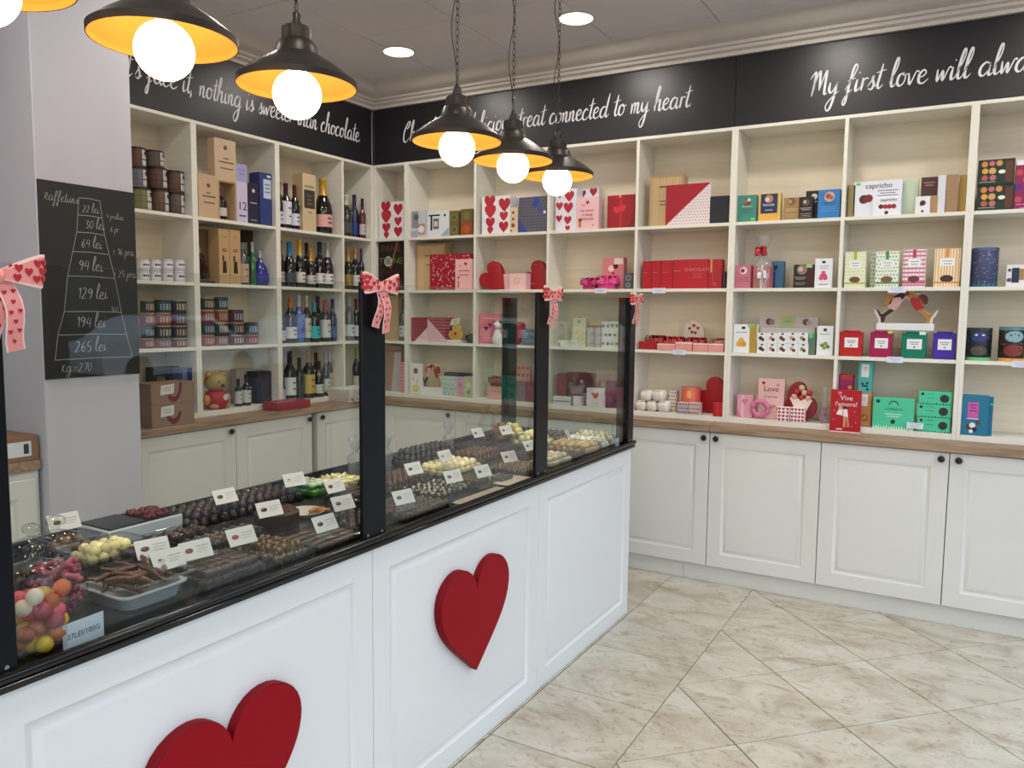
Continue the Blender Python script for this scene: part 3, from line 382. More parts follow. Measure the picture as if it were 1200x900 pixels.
  ('box', 'biscuit_box', 'box', 'large mint green box with a penguin frieze along its base', '', 3.386, 0.05, 0.9307, 0.0, 0.192, 0.06, 0.159, '#4cc89c', 'c .12 .88 .05 #0c3c38;c .5 .78 .12 #146054;c .5 .76 .1 #4cc89c;r .38 .7 .62 .76 #4cc89c;t .5 .62 .07 TEA_BISCUITS #1c7464;L .3 .48 .7 2 #d8f0e4;c .5 .24 .06 #0c3c38;Z 16 #e8f4f0', {}),
  ('box', 'biscuit_box', 'box', 'mint green box, bottom one of three stacked', '', 3.57, 0.055, 0.9307, 0.0, 0.146, 0.07, 0.073, '#4cc89c', 'c .12 .78 .05 #0c3c38;L .25 .8 .5 1 #147060;c .78 .48 .14 #1c3430;c .78 .48 .07 #3c2824;L .25 .5 .5 1 #147060;Z 10 #146054', {}),
  ('box', 'biscuit_box', 'box', 'mint green box, middle one of three stacked', '', 3.568, 0.055, 1.0049, 0.0, 0.15, 0.07, 0.065, '#4cc89c', 'c .12 .78 .05 #0c3c38;L .25 .8 .5 1 #147060;c .78 .48 .14 #1c3430;c .78 .48 .07 #3c2824;L .25 .5 .5 1 #147060;Z 10 #146054', {}),
  ('box', 'biscuit_box', 'box', 'mint green box, top one of three stacked', '', 3.571, 0.055, 1.0709, 0.0, 0.146, 0.07, 0.063, '#4cc89c', 'c .12 .78 .05 #0c3c38;L .25 .8 .5 1 #147060;c .78 .48 .14 #1c3430;c .78 .48 .07 #3c2824;L .25 .5 .5 1 #147060;Z 10 #146054', {}),
  ('box', 'biscuit_box', 'box', 'teal blue box with pink label and dog drawing, front one', '', 3.746, 0.025, 0.9307, 0.0, 0.113, 0.03, 0.198, '#1c7494', 'r .22 .42 .62 .82 #c85ca8;r .2 .4 .64 .42 #e8e0f0;L .28 .75 .56 3 #5c1c64;c .3 .22 .12 #5c2c24;c .42 .25 .12 #e8e8ec;c .5 .15 .1 #28202c;c .62 .32 .09 #6c3428;c .38 .1 .08 #e8e8ec', {}),
  ('box', 'biscuit_box', 'box', 'teal blue box with green sticker, directly behind its twin', '', 3.762, 0.06, 0.9307, 0.0, 0.118, 0.03, 0.189, '#1c7494', 'r .88 .78 1 .84 #50c878', {}),
  ('bottle', 'spirit_bottle', 'bottle', 'clear spirit bottle with white cap, corner bay top shelf', '', -0.095, -0.177, 2.0131, 90.0, 0.092, 0.07, 0.292, '#ffffff', '', {'style': 'wine', 'glass': '#20261e', 'cap': '#d8d8d8', 'lab': '#4c4c50'}),
  ('bottle', 'spirit_bottle', 'bottle', 'blue labelled spirit bottle with purple cap, corner bay', '', -0.125, -0.056, 2.0131, 90.0, 0.072, 0.07, 0.312, '#ffffff', '', {'style': 'wine', 'glass': '#28345c', 'cap': '#3c2c58', 'lab': '#2c3c90'}),
  ('bottle', 'spirit_bottle', 'bottle', 'amber red bottle with pale label nearest the room corner', '', -0.06, -0.046, 2.0131, 90.0, 0.052, 0.06, 0.283, '#ffffff', '', {'style': 'wine', 'glass': '#5c2420', 'cap': '#401820', 'lab': '#c0b8bc'}),
  ('bottle', 'wine_bottle', 'bottle', 'red capped wine bottle, leftmost of three on top shelf', '', -0.075, -0.814, 2.0131, 90.0, 0.053, 0.07, 0.29, '#ffffff', '', {'style': 'wine', 'glass': '#15131a', 'cap': '#4c1420', 'lab': '#c8c8d4'}),
  ('bottle', 'wine_bottle', 'bottle', 'wine bottle with long white label, middle of three', '', -0.068, -0.763, 2.0131, 90.0, 0.076, 0.075, 0.287, '#ffffff', '', {'style': 'wine', 'glass': '#14131a', 'cap': '#3c141c', 'lab': '#d8dae4', 'lh': 0.5}),
  ('bottle', 'wine_bottle', 'bottle', 'red capped wine bottle beside the kraft presentation box', '', -0.068, -0.689, 2.0131, 90.0, 0.067, 0.075, 0.287, '#ffffff', '', {'style': 'wine', 'glass': '#14131a', 'cap': '#64141e', 'lab': '#d4d6e0'}),
  ('box', 'wine_box', 'box', 'kraft cardboard wine box with dark square window print', '', -0.075, -0.595, 2.0131, 90.0, 0.119, 0.09, 0.365, '#cdb896', 'r .1 .4 .9 .72 #3c3430;L .3 .62 .7 3 #7a6a58;L .15 .78 .85 1 #8c7c60;L .4 .33 .65 1 #8c7c60', {}),
  ('bottle', 'champagne_bottle', 'bottle', 'large champagne bottle with gold foil and pink label', '', -0.08, -0.42, 2.0131, 90.0, 0.17, 0.1, 0.369, '#ffffff', '', {'style': 'champ', 'glass': '#14150f', 'cap': '#c89c3c', 'lab': '#e0a8a0', 'lh': 0.22, 'lo': 0.12}),
  ('box', 'wine_crate', 'box', 'pale wooden wine crate with printed crest, standing', '', -0.08, -1.38, 2.0131, 90.0, 0.135, 0.1, 0.242, '#c9ab8a', 'c .5 .75 .09 #5c5048;L .2 .5 .85 1 #5c4838;L .4 .58 .6 1 #6c5848;L .25 .36 .8 1 #6c5848', {}),
  ('crate', 'wine_crate', 'box', 'open wooden crate with a wine bottle inside', '', -0.08, -1.25, 2.0131, 90.0, 0.121, 0.1, 0.223, '#b08a64', '', {}),
  ('box', 'wine_crate', 'box', 'pale wooden wine crate balanced on top of the open crate', '', -0.06, -1.258, 2.2369, 90.0, 0.15, 0.06, 0.232, '#cfb496', 'c .5 .8 .09 #5c5048;L .2 .45 .9 1 #5c4838;L .4 .54 .65 1 #6c5848;L .25 .3 .85 1 #6c5848', {}),
  ('box', 'spirit_box', 'box', 'white and lilac bottle box with a large number 12', '', -0.07, -1.143, 2.0131, 90.0, 0.081, 0.08, 0.337, '#cfc8e0', 'r 0 .7 1 1 #a8a4d0;t .5 .22 .85 12 #2c1c4c;L .2 .12 .8 1 #5c4c90;L .2 .9 .8 2 #8c88c0', {}),
  ('box', 'spirit_box', 'box', 'dark navy bottle box with white crest', '', -0.07, -1.058, 2.0131, 90.0, 0.081, 0.08, 0.239, '#241f3c', 'c .5 .82 .14 #c8c8d0;L .2 .52 .8 1 #b8a890;L .2 .1 .8 1 #8c8ca0', {}),
  ('box', 'spirit_box', 'box', 'royal blue bottle box with pale label', '', -0.075, -0.961, 2.0131, 90.0, 0.095, 0.09, 0.315, '#2c3c78', 'r .3 .52 .95 .88 #c0cce0;L .4 .78 .85 3 #5c6c94;r .6 .92 .9 .96 #e0e4ec', {}),
  ('can', 'tea_can', 'tin', 'round tin with green floral pattern, bottom row of tin pyramid', '', -0.077, -1.769, 2.0131, 90.0, 0.106, 0.075, 0.116, '#7c7c50', 'r .52 .08 .95 .95 #e0e0e4;c .73 .72 .13 #24242c;r .52 .36 .95 .42 #24242c;V 5 .05 #2c1c14;B 4 .05 #2c1c14', {'lid': '#2c2018'}),
  ('can', 'tea_can', 'tin', 'brown round tin with white label, bottom row middle', '', -0.077, -1.663, 2.0131, 90.0, 0.1, 0.075, 0.122, '#5c4030', 'r .52 .08 .95 .95 #e0e0e4;c .73 .72 .13 #24242c;r .52 .36 .95 .42 #24242c;V 5 .05 #2c1c14;B 4 .05 #2c1c14', {'lid': '#2c2018'}),
  ('can', 'tea_can', 'tin', 'dark grid patterned round tin, bottom row right', '', -0.077, -1.562, 2.0131, 90.0, 0.097, 0.075, 0.118, '#54443c', 'r .52 .08 .95 .95 #e0e0e4;c .73 .72 .13 #24242c;r .52 .36 .95 .42 #24242c;V 5 .05 #2c1c14;B 4 .05 #2c1c14', {'lid': '#2c2018'}),
  ('can', 'tea_can', 'tin', 'grey round tin, middle row left of pyramid', '', -0.077, -1.784, 2.1299, 90.0, 0.088, 0.075, 0.101, '#6c7078', 'r .52 .08 .95 .95 #e0e0e4;c .73 .72 .13 #24242c;r .52 .36 .95 .42 #24242c;V 5 .05 #2c1c14;B 4 .05 #2c1c14', {'lid': '#2c2018'}),
  ('can', 'tea_can', 'tin', 'brown round tin with white label, middle row centre', '', -0.077, -1.673, 2.1359, 90.0, 0.105, 0.075, 0.11, '#5c4030', 'r .52 .08 .95 .95 #e0e0e4;c .73 .72 .13 #24242c;r .52 .36 .95 .42 #24242c;V 5 .05 #2c1c14;B 4 .05 #2c1c14', {'lid': '#2c2018'}),
  ('can', 'tea_can', 'tin', 'brown round tin with white label, middle row right', '', -0.077, -1.564, 2.1319, 90.0, 0.101, 0.075, 0.114, '#5c4030', 'r .52 .08 .95 .95 #e0e0e4;c .73 .72 .13 #24242c;r .52 .36 .95 .42 #24242c;V 5 .05 #2c1c14;B 4 .05 #2c1c14', {'lid': '#2c2018'}),
  ('can', 'tea_can', 'tin', 'brown round tin, top row left of pyramid', '', -0.077, -1.787, 2.2319, 90.0, 0.092, 0.075, 0.099, '#5c4030', 'r .52 .08 .95 .95 #e0e0e4;c .73 .72 .13 #24242c;r .52 .36 .95 .42 #24242c;V 5 .05 #2c1c14;B 4 .05 #2c1c14', {'lid': '#2c2018'}),
  ('can', 'tea_can', 'tin', 'dark grid patterned round tin, top row right', '', -0.077, -1.684, 2.2469, 90.0, 0.099, 0.075, 0.085, '#5c4c44', 'r .52 .08 .95 .95 #e0e0e4;c .73 .72 .13 #24242c;r .52 .36 .95 .42 #24242c;V 5 .05 #2c1c14;B 4 .05 #2c1c14', {'lid': '#2c2018'}),
  ('bottle', 'wine_bottle', 'bottle', 'slim bottle with gold neck foil, corner bay', '', -0.085, -0.17, 1.652, 90.0, 0.075, 0.07, 0.286, '#ffffff', '', {'style': 'champ', 'glass': '#2c2c14', 'cap': '#b89440', 'lab': '#8c7c3c'}),
  ('bottle', 'wine_bottle', 'bottle', 'dark bottle with orange cap and cream label, corner bay', '', -0.085, -0.097, 1.652, 90.0, 0.072, 0.07, 0.291, '#ffffff', '', {'style': 'wine', 'glass': '#12131a', 'cap': '#c8a068', 'lab': '#cfcfcc'}),
  ('bottle', 'wine_bottle', 'bottle', 'black bottle with grey cap, corner bay right', '', -0.075, -0.044, 1.652, 90.0, 0.049, 0.07, 0.296, '#ffffff', '', {'style': 'wine', 'glass': '#101018', 'cap': '#3c3c4c', 'lab': '#24242c'}),
  ('bottle', 'wine_bottle', 'bottle', 'cream labelled dark bottle at the left upright', '', -0.068, -0.819, 1.652, 90.0, 0.057, 0.075, 0.29, '#ffffff', '', {'style': 'wine', 'glass': '#15130f', 'cap': '#241418', 'lab': '#b8a898', 'lh': 0.22}),
  ('bottle', 'wine_bottle', 'bottle', 'sparkling bottle with bright blue foil', '', -0.068, -0.741, 1.652, 90.0, 0.084, 0.075, 0.286, '#ffffff', '', {'style': 'champ', 'glass': '#11131c', 'cap': '#1c6c98', 'lab': '#3c4450', 'lh': 0.22}),
  ('bottle', 'wine_bottle', 'bottle', 'sparkling bottle with gold foil and white label', '', -0.068, -0.65, 1.652, 90.0, 0.076, 0.075, 0.307, '#ffffff', '', {'style': 'champ', 'glass': '#15140f', 'cap': '#c89c3c', 'lab': '#cfccc8', 'lh': 0.22}),
  ('bottle', 'wine_bottle', 'bottle', 'tall black capped bottle behind the gold ones', '', -0.158, -0.497, 1.652, 90.0, 0.063, 0.075, 0.303, '#ffffff', '', {'style': 'wine', 'glass': '#100f14', 'cap': '#18141c', 'lab': '#302c34', 'lh': 0.22}),
  ('bottle', 'wine_bottle', 'bottle', 'shorter sparkling bottle with gold foil and pale label', '', -0.068, -0.551, 1.652, 90.0, 0.07, 0.075, 0.257, '#ffffff', '', {'style': 'champ', 'glass': '#15140f', 'cap': '#c89438', 'lab': '#c8c0bc', 'lh': 0.22}),
  ('bottle', 'wine_bottle', 'bottle', 'black bottle with black cap and white square label', '', -0.068, -0.469, 1.652, 90.0, 0.076, 0.075, 0.308, '#ffffff', '', {'style': 'wine', 'glass': '#0f1014', 'cap': '#1c1c20', 'lab': '#d0d0d0', 'lh': 0.22}),
  ('bottle', 'wine_bottle', 'bottle', 'silver capped bottle with white oval label', '', -0.068, -0.396, 1.652, 90.0, 0.087, 0.075, 0.308, '#ffffff', '', {'style': 'champ', 'glass': '#14161c', 'cap': '#9c9ca0', 'lab': '#d8d8d8', 'lh': 0.22}),
  ('box', 'wine_crate', 'box', 'dark brown corrugated carton at the back left of the bay', '', -0.175, -1.317, 1.652, 90.0, 0.109, 0.1, 0.31, '#6a5138', 'V 4 .05 #4c3824', {}),
  ('box', 'wine_box', 'box', 'kraft bottle box with red lips print, left of two', '', -0.075, -1.28, 1.652, 90.0, 0.075, 0.09, 0.312, '#bc9c70', 'e .5 .62 .22 #8c3430;e .5 .625 .1 #bc9c70;p .3 .2 .7 .2 .65 .42 .35 .42 #2c2420;r .3 .42 .45 .52 #2c2420;r .2 .86 .8 .865 #8c6c44;c .5 .86 .1 #9c7c50', {}),
  ('box', 'wine_box', 'box', 'kraft bottle box with red lips print, right of two', '', -0.075, -1.201, 1.652, 90.0, 0.078, 0.09, 0.314, '#bc9c70', 'e .5 .62 .22 #8c3430;e .5 .625 .1 #bc9c70;p .3 .2 .7 .2 .65 .42 .35 .42 #2c2420;r .3 .42 .45 .52 #2c2420;c .5 .86 .1 #9c7c50', {}),
  ('box', 'wine_crate', 'box', 'dark brown carton behind the green bottles', '', -0.225, -0.952, 1.652, 90.0, 0.076, 0.05, 0.341, '#30201c', '', {}),
  ('bottle', 'spirit_bottle', 'bottle', 'clear gin bottle with large cream red printed label', '', -0.073, -1.113, 1.652, 90.0, 0.076, 0.085, 0.25, '#ffffff', '', {'style': 'gin', 'glass': '#2c3430', 'cap': '#70747c', 'lab': '#b89c84', 'lh': 0.45, 'lo': 0.05}),
  ('bottle', 'spirit_bottle', 'bottle', 'plain green bottle partly behind the gin bottle', '', -0.155, -1.013, 1.652, 90.0, 0.046, 0.07, 0.261, '#ffffff', '', {'style': 'wine', 'glass': '#1c7440', 'cap': '#8c9484', 'lab': '#1c7440'}),
  ('bottle', 'spirit_bottle', 'bottle', 'slim emerald green bottle left of the cobalt flask', '', -0.087, -1.024, 1.652, 90.0, 0.048, 0.075, 0.263, '#ffffff', '', {'style': 'wine', 'glass': '#1c6c3c', 'cap': '#b8b8a0', 'lab': '#2c5c34'}),
  ('bottle', 'spirit_bottle', 'bottle', 'round shouldered cobalt blue flask with silver cap', '', -0.085, -0.967, 1.652, 90.0, 0.106, 0.11, 0.213, '#ffffff', '', {'style': 'round', 'glass': '#14207c', 'cap': '#a8b0bc', 'lab': '#1c2c90'}),
  ('lying', 'wine_bottle', 'bottle', 'amber bottle lying on a cradle with orange ribbon', '', -0.03, -1.422, 1.652, 90.0, 0.104, 0.06, 0.163, '#3a1c10', '', {}),
  ('can', 'candle_jar', 'jar', 'white labelled small jar, lower row first', 'white small jars in two rows on the left wall', -0.06, -1.784, 1.652, 90.0, 0.069, 0.06, 0.056, '#d0d0d2', 'r .2 .2 .8 .7 #e8e8ea;r .3 .35 .7 .55 #2c2c30', {'lid': '#b8b8bc'}),
  ('can', 'candle_jar', 'jar', 'white labelled small jar, lower row second', 'white small jars in two rows on the left wall', -0.06, -1.714, 1.652, 90.0, 0.063, 0.06, 0.059, '#d0d0d2', 'r .2 .2 .8 .7 #e8e8ea;r .3 .35 .7 .55 #2c2c30', {'lid': '#b8b8bc'}),
  ('can', 'candle_jar', 'jar', 'white labelled small jar, lower row third', 'white small jars in two rows on the left wall', -0.06, -1.641, 1.652, 90.0, 0.066, 0.06, 0.063, '#d0d0d2', 'r .2 .2 .8 .7 #e8e8ea;r .3 .35 .7 .55 #2c2c30', {'lid': '#b8b8bc'}),
  ('can', 'candle_jar', 'jar', 'white labelled small jar, lower row fourth', 'white small jars in two rows on the left wall', -0.06, -1.567, 1.652, 90.0, 0.067, 0.06, 0.067, '#d0d0d2', 'r .2 .2 .8 .7 #e8e8ea;r .3 .35 .7 .55 #2c2c30', {'lid': '#b8b8bc'}),
  ('can', 'candle_jar', 'jar', 'white labelled small jar, upper row first', 'white small jars in two rows on the left wall', -0.06, -1.782, 1.7089, 90.0, 0.069, 0.06, 0.054, '#d0d0d2', 'r .2 .2 .8 .7 #e8e8ea;r .3 .35 .7 .55 #2c2c30', {'lid': '#b8b8bc'}),
  ('can', 'candle_jar', 'jar', 'white labelled small jar, upper row second', 'white small jars in two rows on the left wall', -0.06, -1.712, 1.7119, 90.0, 0.063, 0.06, 0.055, '#d0d0d2', 'r .2 .2 .8 .7 #e8e8ea;r .3 .35 .7 .55 #2c2c30', {'lid': '#b8b8bc'}),
  ('can', 'candle_jar', 'jar', 'white labelled small jar, upper row third', 'white small jars in two rows on the left wall', -0.06, -1.639, 1.7159, 90.0, 0.066, 0.06, 0.056, '#d0d0d2', 'r .2 .2 .8 .7 #e8e8ea;r .3 .35 .7 .55 #2c2c30', {'lid': '#b8b8bc'}),
  ('can', 'candle_jar', 'jar', 'white labelled small jar, upper row fourth', 'white small jars in two rows on the left wall', -0.06, -1.565, 1.7199, 90.0, 0.067, 0.06, 0.056, '#d0d0d2', 'r .2 .2 .8 .7 #e8e8ea;r .3 .35 .7 .55 #2c2c30', {'lid': '#b8b8bc'}),
  ('bottle', 'spirit_bottle', 'bottle', 'clear bottle with silver stopper behind the case glass', '', -0.085, -0.164, 1.2959, 90.0, 0.079, 0.07, 0.312, '#ffffff', '', {'style': 'wine', 'glass': '#586066', 'cap': '#a0a8ac', 'lab': '#c8d0d8'}),
  ('bottle', 'wine_bottle', 'bottle', 'dark bottle with red cap half hidden by the case post', '', -0.095, -0.079, 1.2959, 90.0, 0.059, 0.07, 0.295, '#ffffff', '', {'style': 'wine', 'glass': '#22202a', 'cap': '#7c1c28', 'lab': '#c8c8cc'}),
  ('bottle', 'wine_bottle', 'bottle', 'short dark bottle with pale label at the left', '', -0.068, -0.816, 1.2959, 90.0, 0.054, 0.075, 0.179, '#ffffff', '', {'style': 'gin', 'glass': '#15131a', 'cap': '#2c2024', 'lab': '#c0c0c4', 'lh': 0.35}),
  ('bottle', 'wine_bottle', 'bottle', 'wine bottle with copper foil and white label', '', -0.068, -0.739, 1.2959, 90.0, 0.088, 0.075, 0.293, '#ffffff', '', {'style': 'wine', 'glass': '#12131a', 'cap': '#b86c3c', 'lab': '#d0d0d4', 'lh': 0.25}),
  ('bottle', 'wine_bottle', 'bottle', 'blue patterned bottle with white cap', '', -0.077, -0.656, 1.2959, 90.0, 0.08, 0.075, 0.306, '#ffffff', '', {'style': 'wine', 'glass': '#283c88', 'cap': '#b8bcc8', 'lab': '#5c74b8', 'lh': 0.5}),
  ('bottle', 'wine_bottle', 'bottle', 'white capped bottle with cream label', '', -0.068, -0.595, 1.2959, 90.0, 0.061, 0.075, 0.304, '#ffffff', '', {'style': 'wine', 'glass': '#15161c', 'cap': '#c8bca8', 'lab': '#c0bcb0', 'lh': 0.42}),
  ('bottle', 'wine_bottle', 'bottle', 'dark bottle with teal cap and turquoise label', '', -0.057, -0.536, 1.2959, 90.0, 0.079, 0.075, 0.264, '#ffffff', '', {'style': 'wine', 'glass': '#11131a', 'cap': '#4c94a4', 'lab': '#38b4b8', 'lh': 0.3}),
  ('bottle', 'wine_bottle', 'bottle', 'dark bottle with brown cap at the back', '', -0.158, -0.398, 1.2959, 90.0, 0.066, 0.075, 0.306, '#ffffff', '', {'style': 'wine', 'glass': '#14110f', 'cap': '#5c2c24', 'lab': '#24201f', 'lh': 0.3}),
  ('bottle', 'wine_bottle', 'bottle', 'wine bottle with orange cap and tall white label', '', -0.068, -0.423, 1.2959, 90.0, 0.078, 0.075, 0.283, '#ffffff', '', {'style': 'wine', 'glass': '#12131a', 'cap': '#a84c30', 'lab': '#c8ccc8', 'lh': 0.42}),
  ('bottle', 'wine_bottle', 'bottle', 'navy bottle with small blue label', '', -0.068, -0.35, 1.2959, 90.0, 0.059, 0.075, 0.29, '#ffffff', '', {'style': 'wine', 'glass': '#1a2444', 'cap': '#22305c', 'lab': '#3c5090', 'lh': 0.25}),
  ('can', 'jam_jar', 'jar', 'preserve jar, first from the bottom in the first column from the left', 'preserve jars stacked on the left wall', -0.085, -1.753, 1.2959, 90.0, 0.071, 0.07, 0.053, '#7c2c28', 'r .25 .2 .75 .7 #a88c80', {'lid': '#a89468'}),
  ('can', 'jam_jar', 'jar', 'preserve jar, second from the bottom in the first column from the left', 'preserve jars stacked on the left wall', -0.085, -1.751, 1.3499, 90.0, 0.07, 0.07, 0.067, '#34383c', 'r .25 .2 .75 .7 #8c9ca8', {'lid': '#3c3430'}),
  ('can', 'jam_jar', 'jar', 'preserve jar, third from the bottom in the first column from the left', 'preserve jars stacked on the left wall', -0.085, -1.748, 1.4179, 90.0, 0.071, 0.07, 0.066, '#7c2c28', 'r .25 .2 .75 .7 #b0a090', {'lid': '#b0a070'}),
  ('can', 'jam_jar', 'jar', 'preserve jar, fourth from the bottom in the first column from the left', 'preserve jars stacked on the left wall', -0.085, -1.746, 1.4849, 90.0, 0.07, 0.07, 0.066, '#34383c', 'r .25 .2 .75 .7 #a88c80', {'lid': '#a89468'}),
  ('can', 'jam_jar', 'jar', 'preserve jar, first from the bottom in the second column from the left', 'preserve jars stacked on the left wall', -0.085, -1.666, 1.2959, 90.0, 0.094, 0.07, 0.051, '#8c3c34', 'r .25 .2 .75 .7 #8c9ca8', {'lid': '#3c3430'}),
  ('can', 'jam_jar', 'jar', 'preserve jar, second from the bottom in the second column from the left', 'preserve jars stacked on the left wall', -0.085, -1.663, 1.3479, 90.0, 0.094, 0.07, 0.068, '#2c4038', 'r .25 .2 .75 .7 #b0a090', {'lid': '#b0a070'}),
  ('can', 'jam_jar', 'jar', 'preserve jar, third from the bottom in the second column from the left', 'preserve jars stacked on the left wall', -0.085, -1.661, 1.4169, 90.0, 0.094, 0.07, 0.068, '#8c3c34', 'r .25 .2 .75 .7 #a88c80', {'lid': '#a89468'}),
  ('can', 'jam_jar', 'jar', 'preserve jar, fourth from the bottom in the second column from the left', 'preserve jars stacked on the left wall', -0.085, -1.659, 1.4859, 90.0, 0.094, 0.07, 0.067, '#2c4038', 'r .25 .2 .75 .7 #8c9ca8', {'lid': '#3c3430'}),
  ('can', 'jam_jar', 'jar', 'preserve jar, first from the bottom in the third column from the left', 'preserve jars stacked on the left wall', -0.085, -1.561, 1.2959, 90.0, 0.095, 0.07, 0.049, '#5c2030', 'r .25 .2 .75 .7 #b0a090', {'lid': '#b0a070'}),
  ('can', 'jam_jar', 'jar', 'preserve jar, second from the bottom in the third column from the left', 'preserve jars stacked on the left wall', -0.085, -1.56, 1.3459, 90.0, 0.093, 0.07, 0.069, '#2c2c34', 'r .25 .2 .75 .7 #a88c80', {'lid': '#a89468'}),
  ('can', 'jam_jar', 'jar', 'preserve jar, third from the bottom in the third column from the left', 'preserve jars stacked on the left wall', -0.085, -1.558, 1.4159, 90.0, 0.089, 0.07, 0.069, '#5c2030', 'r .25 .2 .75 .7 #8c9ca8', {'lid': '#3c3430'}),
  ('can', 'jam_jar', 'jar', 'preserve jar, fourth from the bottom in the third column from the left', 'preserve jars stacked on the left wall', -0.085, -1.557, 1.4859, 90.0, 0.087, 0.07, 0.069, '#2c2c34', 'r .25 .2 .75 .7 #b0a090', {'lid': '#b0a070'}),
  ('can', 'jam_jar', 'jar', 'preserve jar, first from the bottom in the fourth column from the left', 'preserve jars stacked on the left wall', -0.085, -1.374, 1.2959, 90.0, 0.088, 0.07, 0.064, '#7c2c28', 'r .25 .2 .75 .7 #a88c80', {'lid': '#a89468'}),
  ('can', 'jam_jar', 'jar', 'preserve jar, second from the bottom in the fourth column from the left', 'preserve jars stacked on the left wall', -0.085, -1.372, 1.3609, 90.0, 0.088, 0.07, 0.07, '#34383c', 'r .25 .2 .75 .7 #8c9ca8', {'lid': '#3c3430'}),
  ('can', 'jam_jar', 'jar', 'preserve jar, third from the bottom in the fourth column from the left', 'preserve jars stacked on the left wall', -0.085, -1.37, 1.4319, 90.0, 0.088, 0.07, 0.07, '#7c2c28', 'r .25 .2 .75 .7 #b0a090', {'lid': '#b0a070'}),
  ('can', 'jam_jar', 'jar', 'preserve jar, fourth from the bottom in the fourth column from the left', 'preserve jars stacked on the left wall', -0.085, -1.368, 1.5029, 90.0, 0.088, 0.07, 0.07, '#34383c', 'r .25 .2 .75 .7 #a88c80', {'lid': '#a89468'}),
  ('can', 'jam_jar', 'jar', 'preserve jar, first from the bottom in the fifth column from the left', 'preserve jars stacked on the left wall', -0.085, -1.276, 1.2959, 90.0, 0.085, 0.07, 0.062, '#8c3c34', 'r .25 .2 .75 .7 #8c9ca8', {'lid': '#3c3430'}),
  ('can', 'jam_jar', 'jar', 'preserve jar, second from the bottom in the fifth column from the left', 'preserve jars stacked on the left wall', -0.085, -1.274, 1.3589, 90.0, 0.085, 0.07, 0.072, '#2c4038', 'r .25 .2 .75 .7 #b0a090', {'lid': '#b0a070'}),
  ('can', 'jam_jar', 'jar', 'preserve jar, third from the bottom in the fifth column from the left', 'preserve jars stacked on the left wall', -0.085, -1.272, 1.4319, 90.0, 0.085, 0.07, 0.071, '#8c3c34', 'r .25 .2 .75 .7 #a88c80', {'lid': '#a89468'}),
  ('can', 'jam_jar', 'jar', 'preserve jar, fourth from the bottom in the fifth column from the left', 'preserve jars stacked on the left wall', -0.085, -1.27, 1.5039, 90.0, 0.085, 0.07, 0.072, '#2c4038', 'r .25 .2 .75 .7 #8c9ca8', {'lid': '#3c3430'}),
  ('can', 'jam_jar', 'jar', 'preserve jar, first from the bottom in the sixth column from the left', 'preserve jars stacked on the left wall', -0.085, -1.167, 1.2959, 90.0, 0.095, 0.07, 0.06, '#5c2030', 'r .25 .2 .75 .7 #b0a090', {'lid': '#b0a070'}),
  ('can', 'jam_jar', 'jar', 'preserve jar, second from the bottom in the sixth column from the left', 'preserve jars stacked on the left wall', -0.085, -1.164, 1.3569, 90.0, 0.095, 0.07, 0.073, '#2c2c34', 'r .25 .2 .75 .7 #a88c80', {'lid': '#a89468'}),
  ('can', 'jam_jar', 'jar', 'preserve jar, third from the bottom in the sixth column from the left', 'preserve jars stacked on the left wall', -0.085, -1.163, 1.4309, 90.0, 0.095, 0.07, 0.073, '#5c2030', 'r .25 .2 .75 .7 #8c9ca8', {'lid': '#3c3430'}),
  ('can', 'jam_jar', 'jar', 'preserve jar, first from the bottom in the seventh column from the left', 'preserve jars stacked on the left wall', -0.085, -1.056, 1.2959, 90.0, 0.099, 0.07, 0.058, '#7c2c28', 'r .25 .2 .75 .7 #a88c80', {'lid': '#a89468'}),
  ('can', 'jam_jar', 'jar', 'preserve jar, second from the bottom in the seventh column from the left', 'preserve jars stacked on the left wall', -0.085, -1.054, 1.3549, 90.0, 0.099, 0.07, 0.074, '#34383c', 'r .25 .2 .75 .7 #8c9ca8', {'lid': '#3c3430'}),
  ('bottle', 'wine_bottle', 'bottle', 'short bottle with white label at the left of wine shelf', '', -0.06, -0.823, 0.9307, 90.0, 0.044, 0.06, 0.124, '#ffffff', '', {'style': 'gin', 'glass': '#1c1c24', 'cap': '#24242c', 'lab': '#b8b8bc', 'lh': 0.5}),
  ('bottle', 'wine_bottle', 'bottle', 'wine bottle with white label and black leaf', '', -0.068, -0.752, 0.9307, 90.0, 0.085, 0.075, 0.316, '#ffffff', '', {'style': 'wine', 'glass': '#11140f', 'cap': '#18181c', 'lab': '#d8dad8', 'lh': 0.36}),
  ('bottle', 'wine_bottle', 'bottle', 'plain dark green bottle without bright label', '', -0.068, -0.668, 0.9307, 90.0, 0.068, 0.075, 0.269, '#ffffff', '', {'style': 'wine', 'glass': '#1a2218', 'cap': '#2c2c2c', 'lab': '#343c34', 'lh': 0.3}),
  ('bottle', 'wine_bottle', 'bottle', 'wine bottle with large yellow label and orange cap', '', -0.057, -0.595, 0.9307, 90.0, 0.089, 0.075, 0.311, '#ffffff', '', {'style': 'wine', 'glass': '#1c1810', 'cap': '#a8703c', 'lab': '#c4a850', 'lh': 0.4}),
  ('bottle', 'wine_bottle', 'bottle', 'red capped bottle behind the yellow label bottle', '', -0.158, -0.421, 0.9307, 90.0, 0.066, 0.075, 0.289, '#ffffff', '', {'style': 'wine', 'glass': '#1c1412', 'cap': '#6c2c28', 'lab': '#2c2420', 'lh': 0.3}),
  ('bottle', 'wine_bottle', 'bottle', 'bottle with small square white label and black picture', '', -0.057, -0.503, 0.9307, 90.0, 0.08, 0.075, 0.239, '#ffffff', '', {'style': 'wine', 'glass': '#1a1512', 'cap': '#3c2820', 'lab': '#c8c8c4', 'lh': 0.25}),
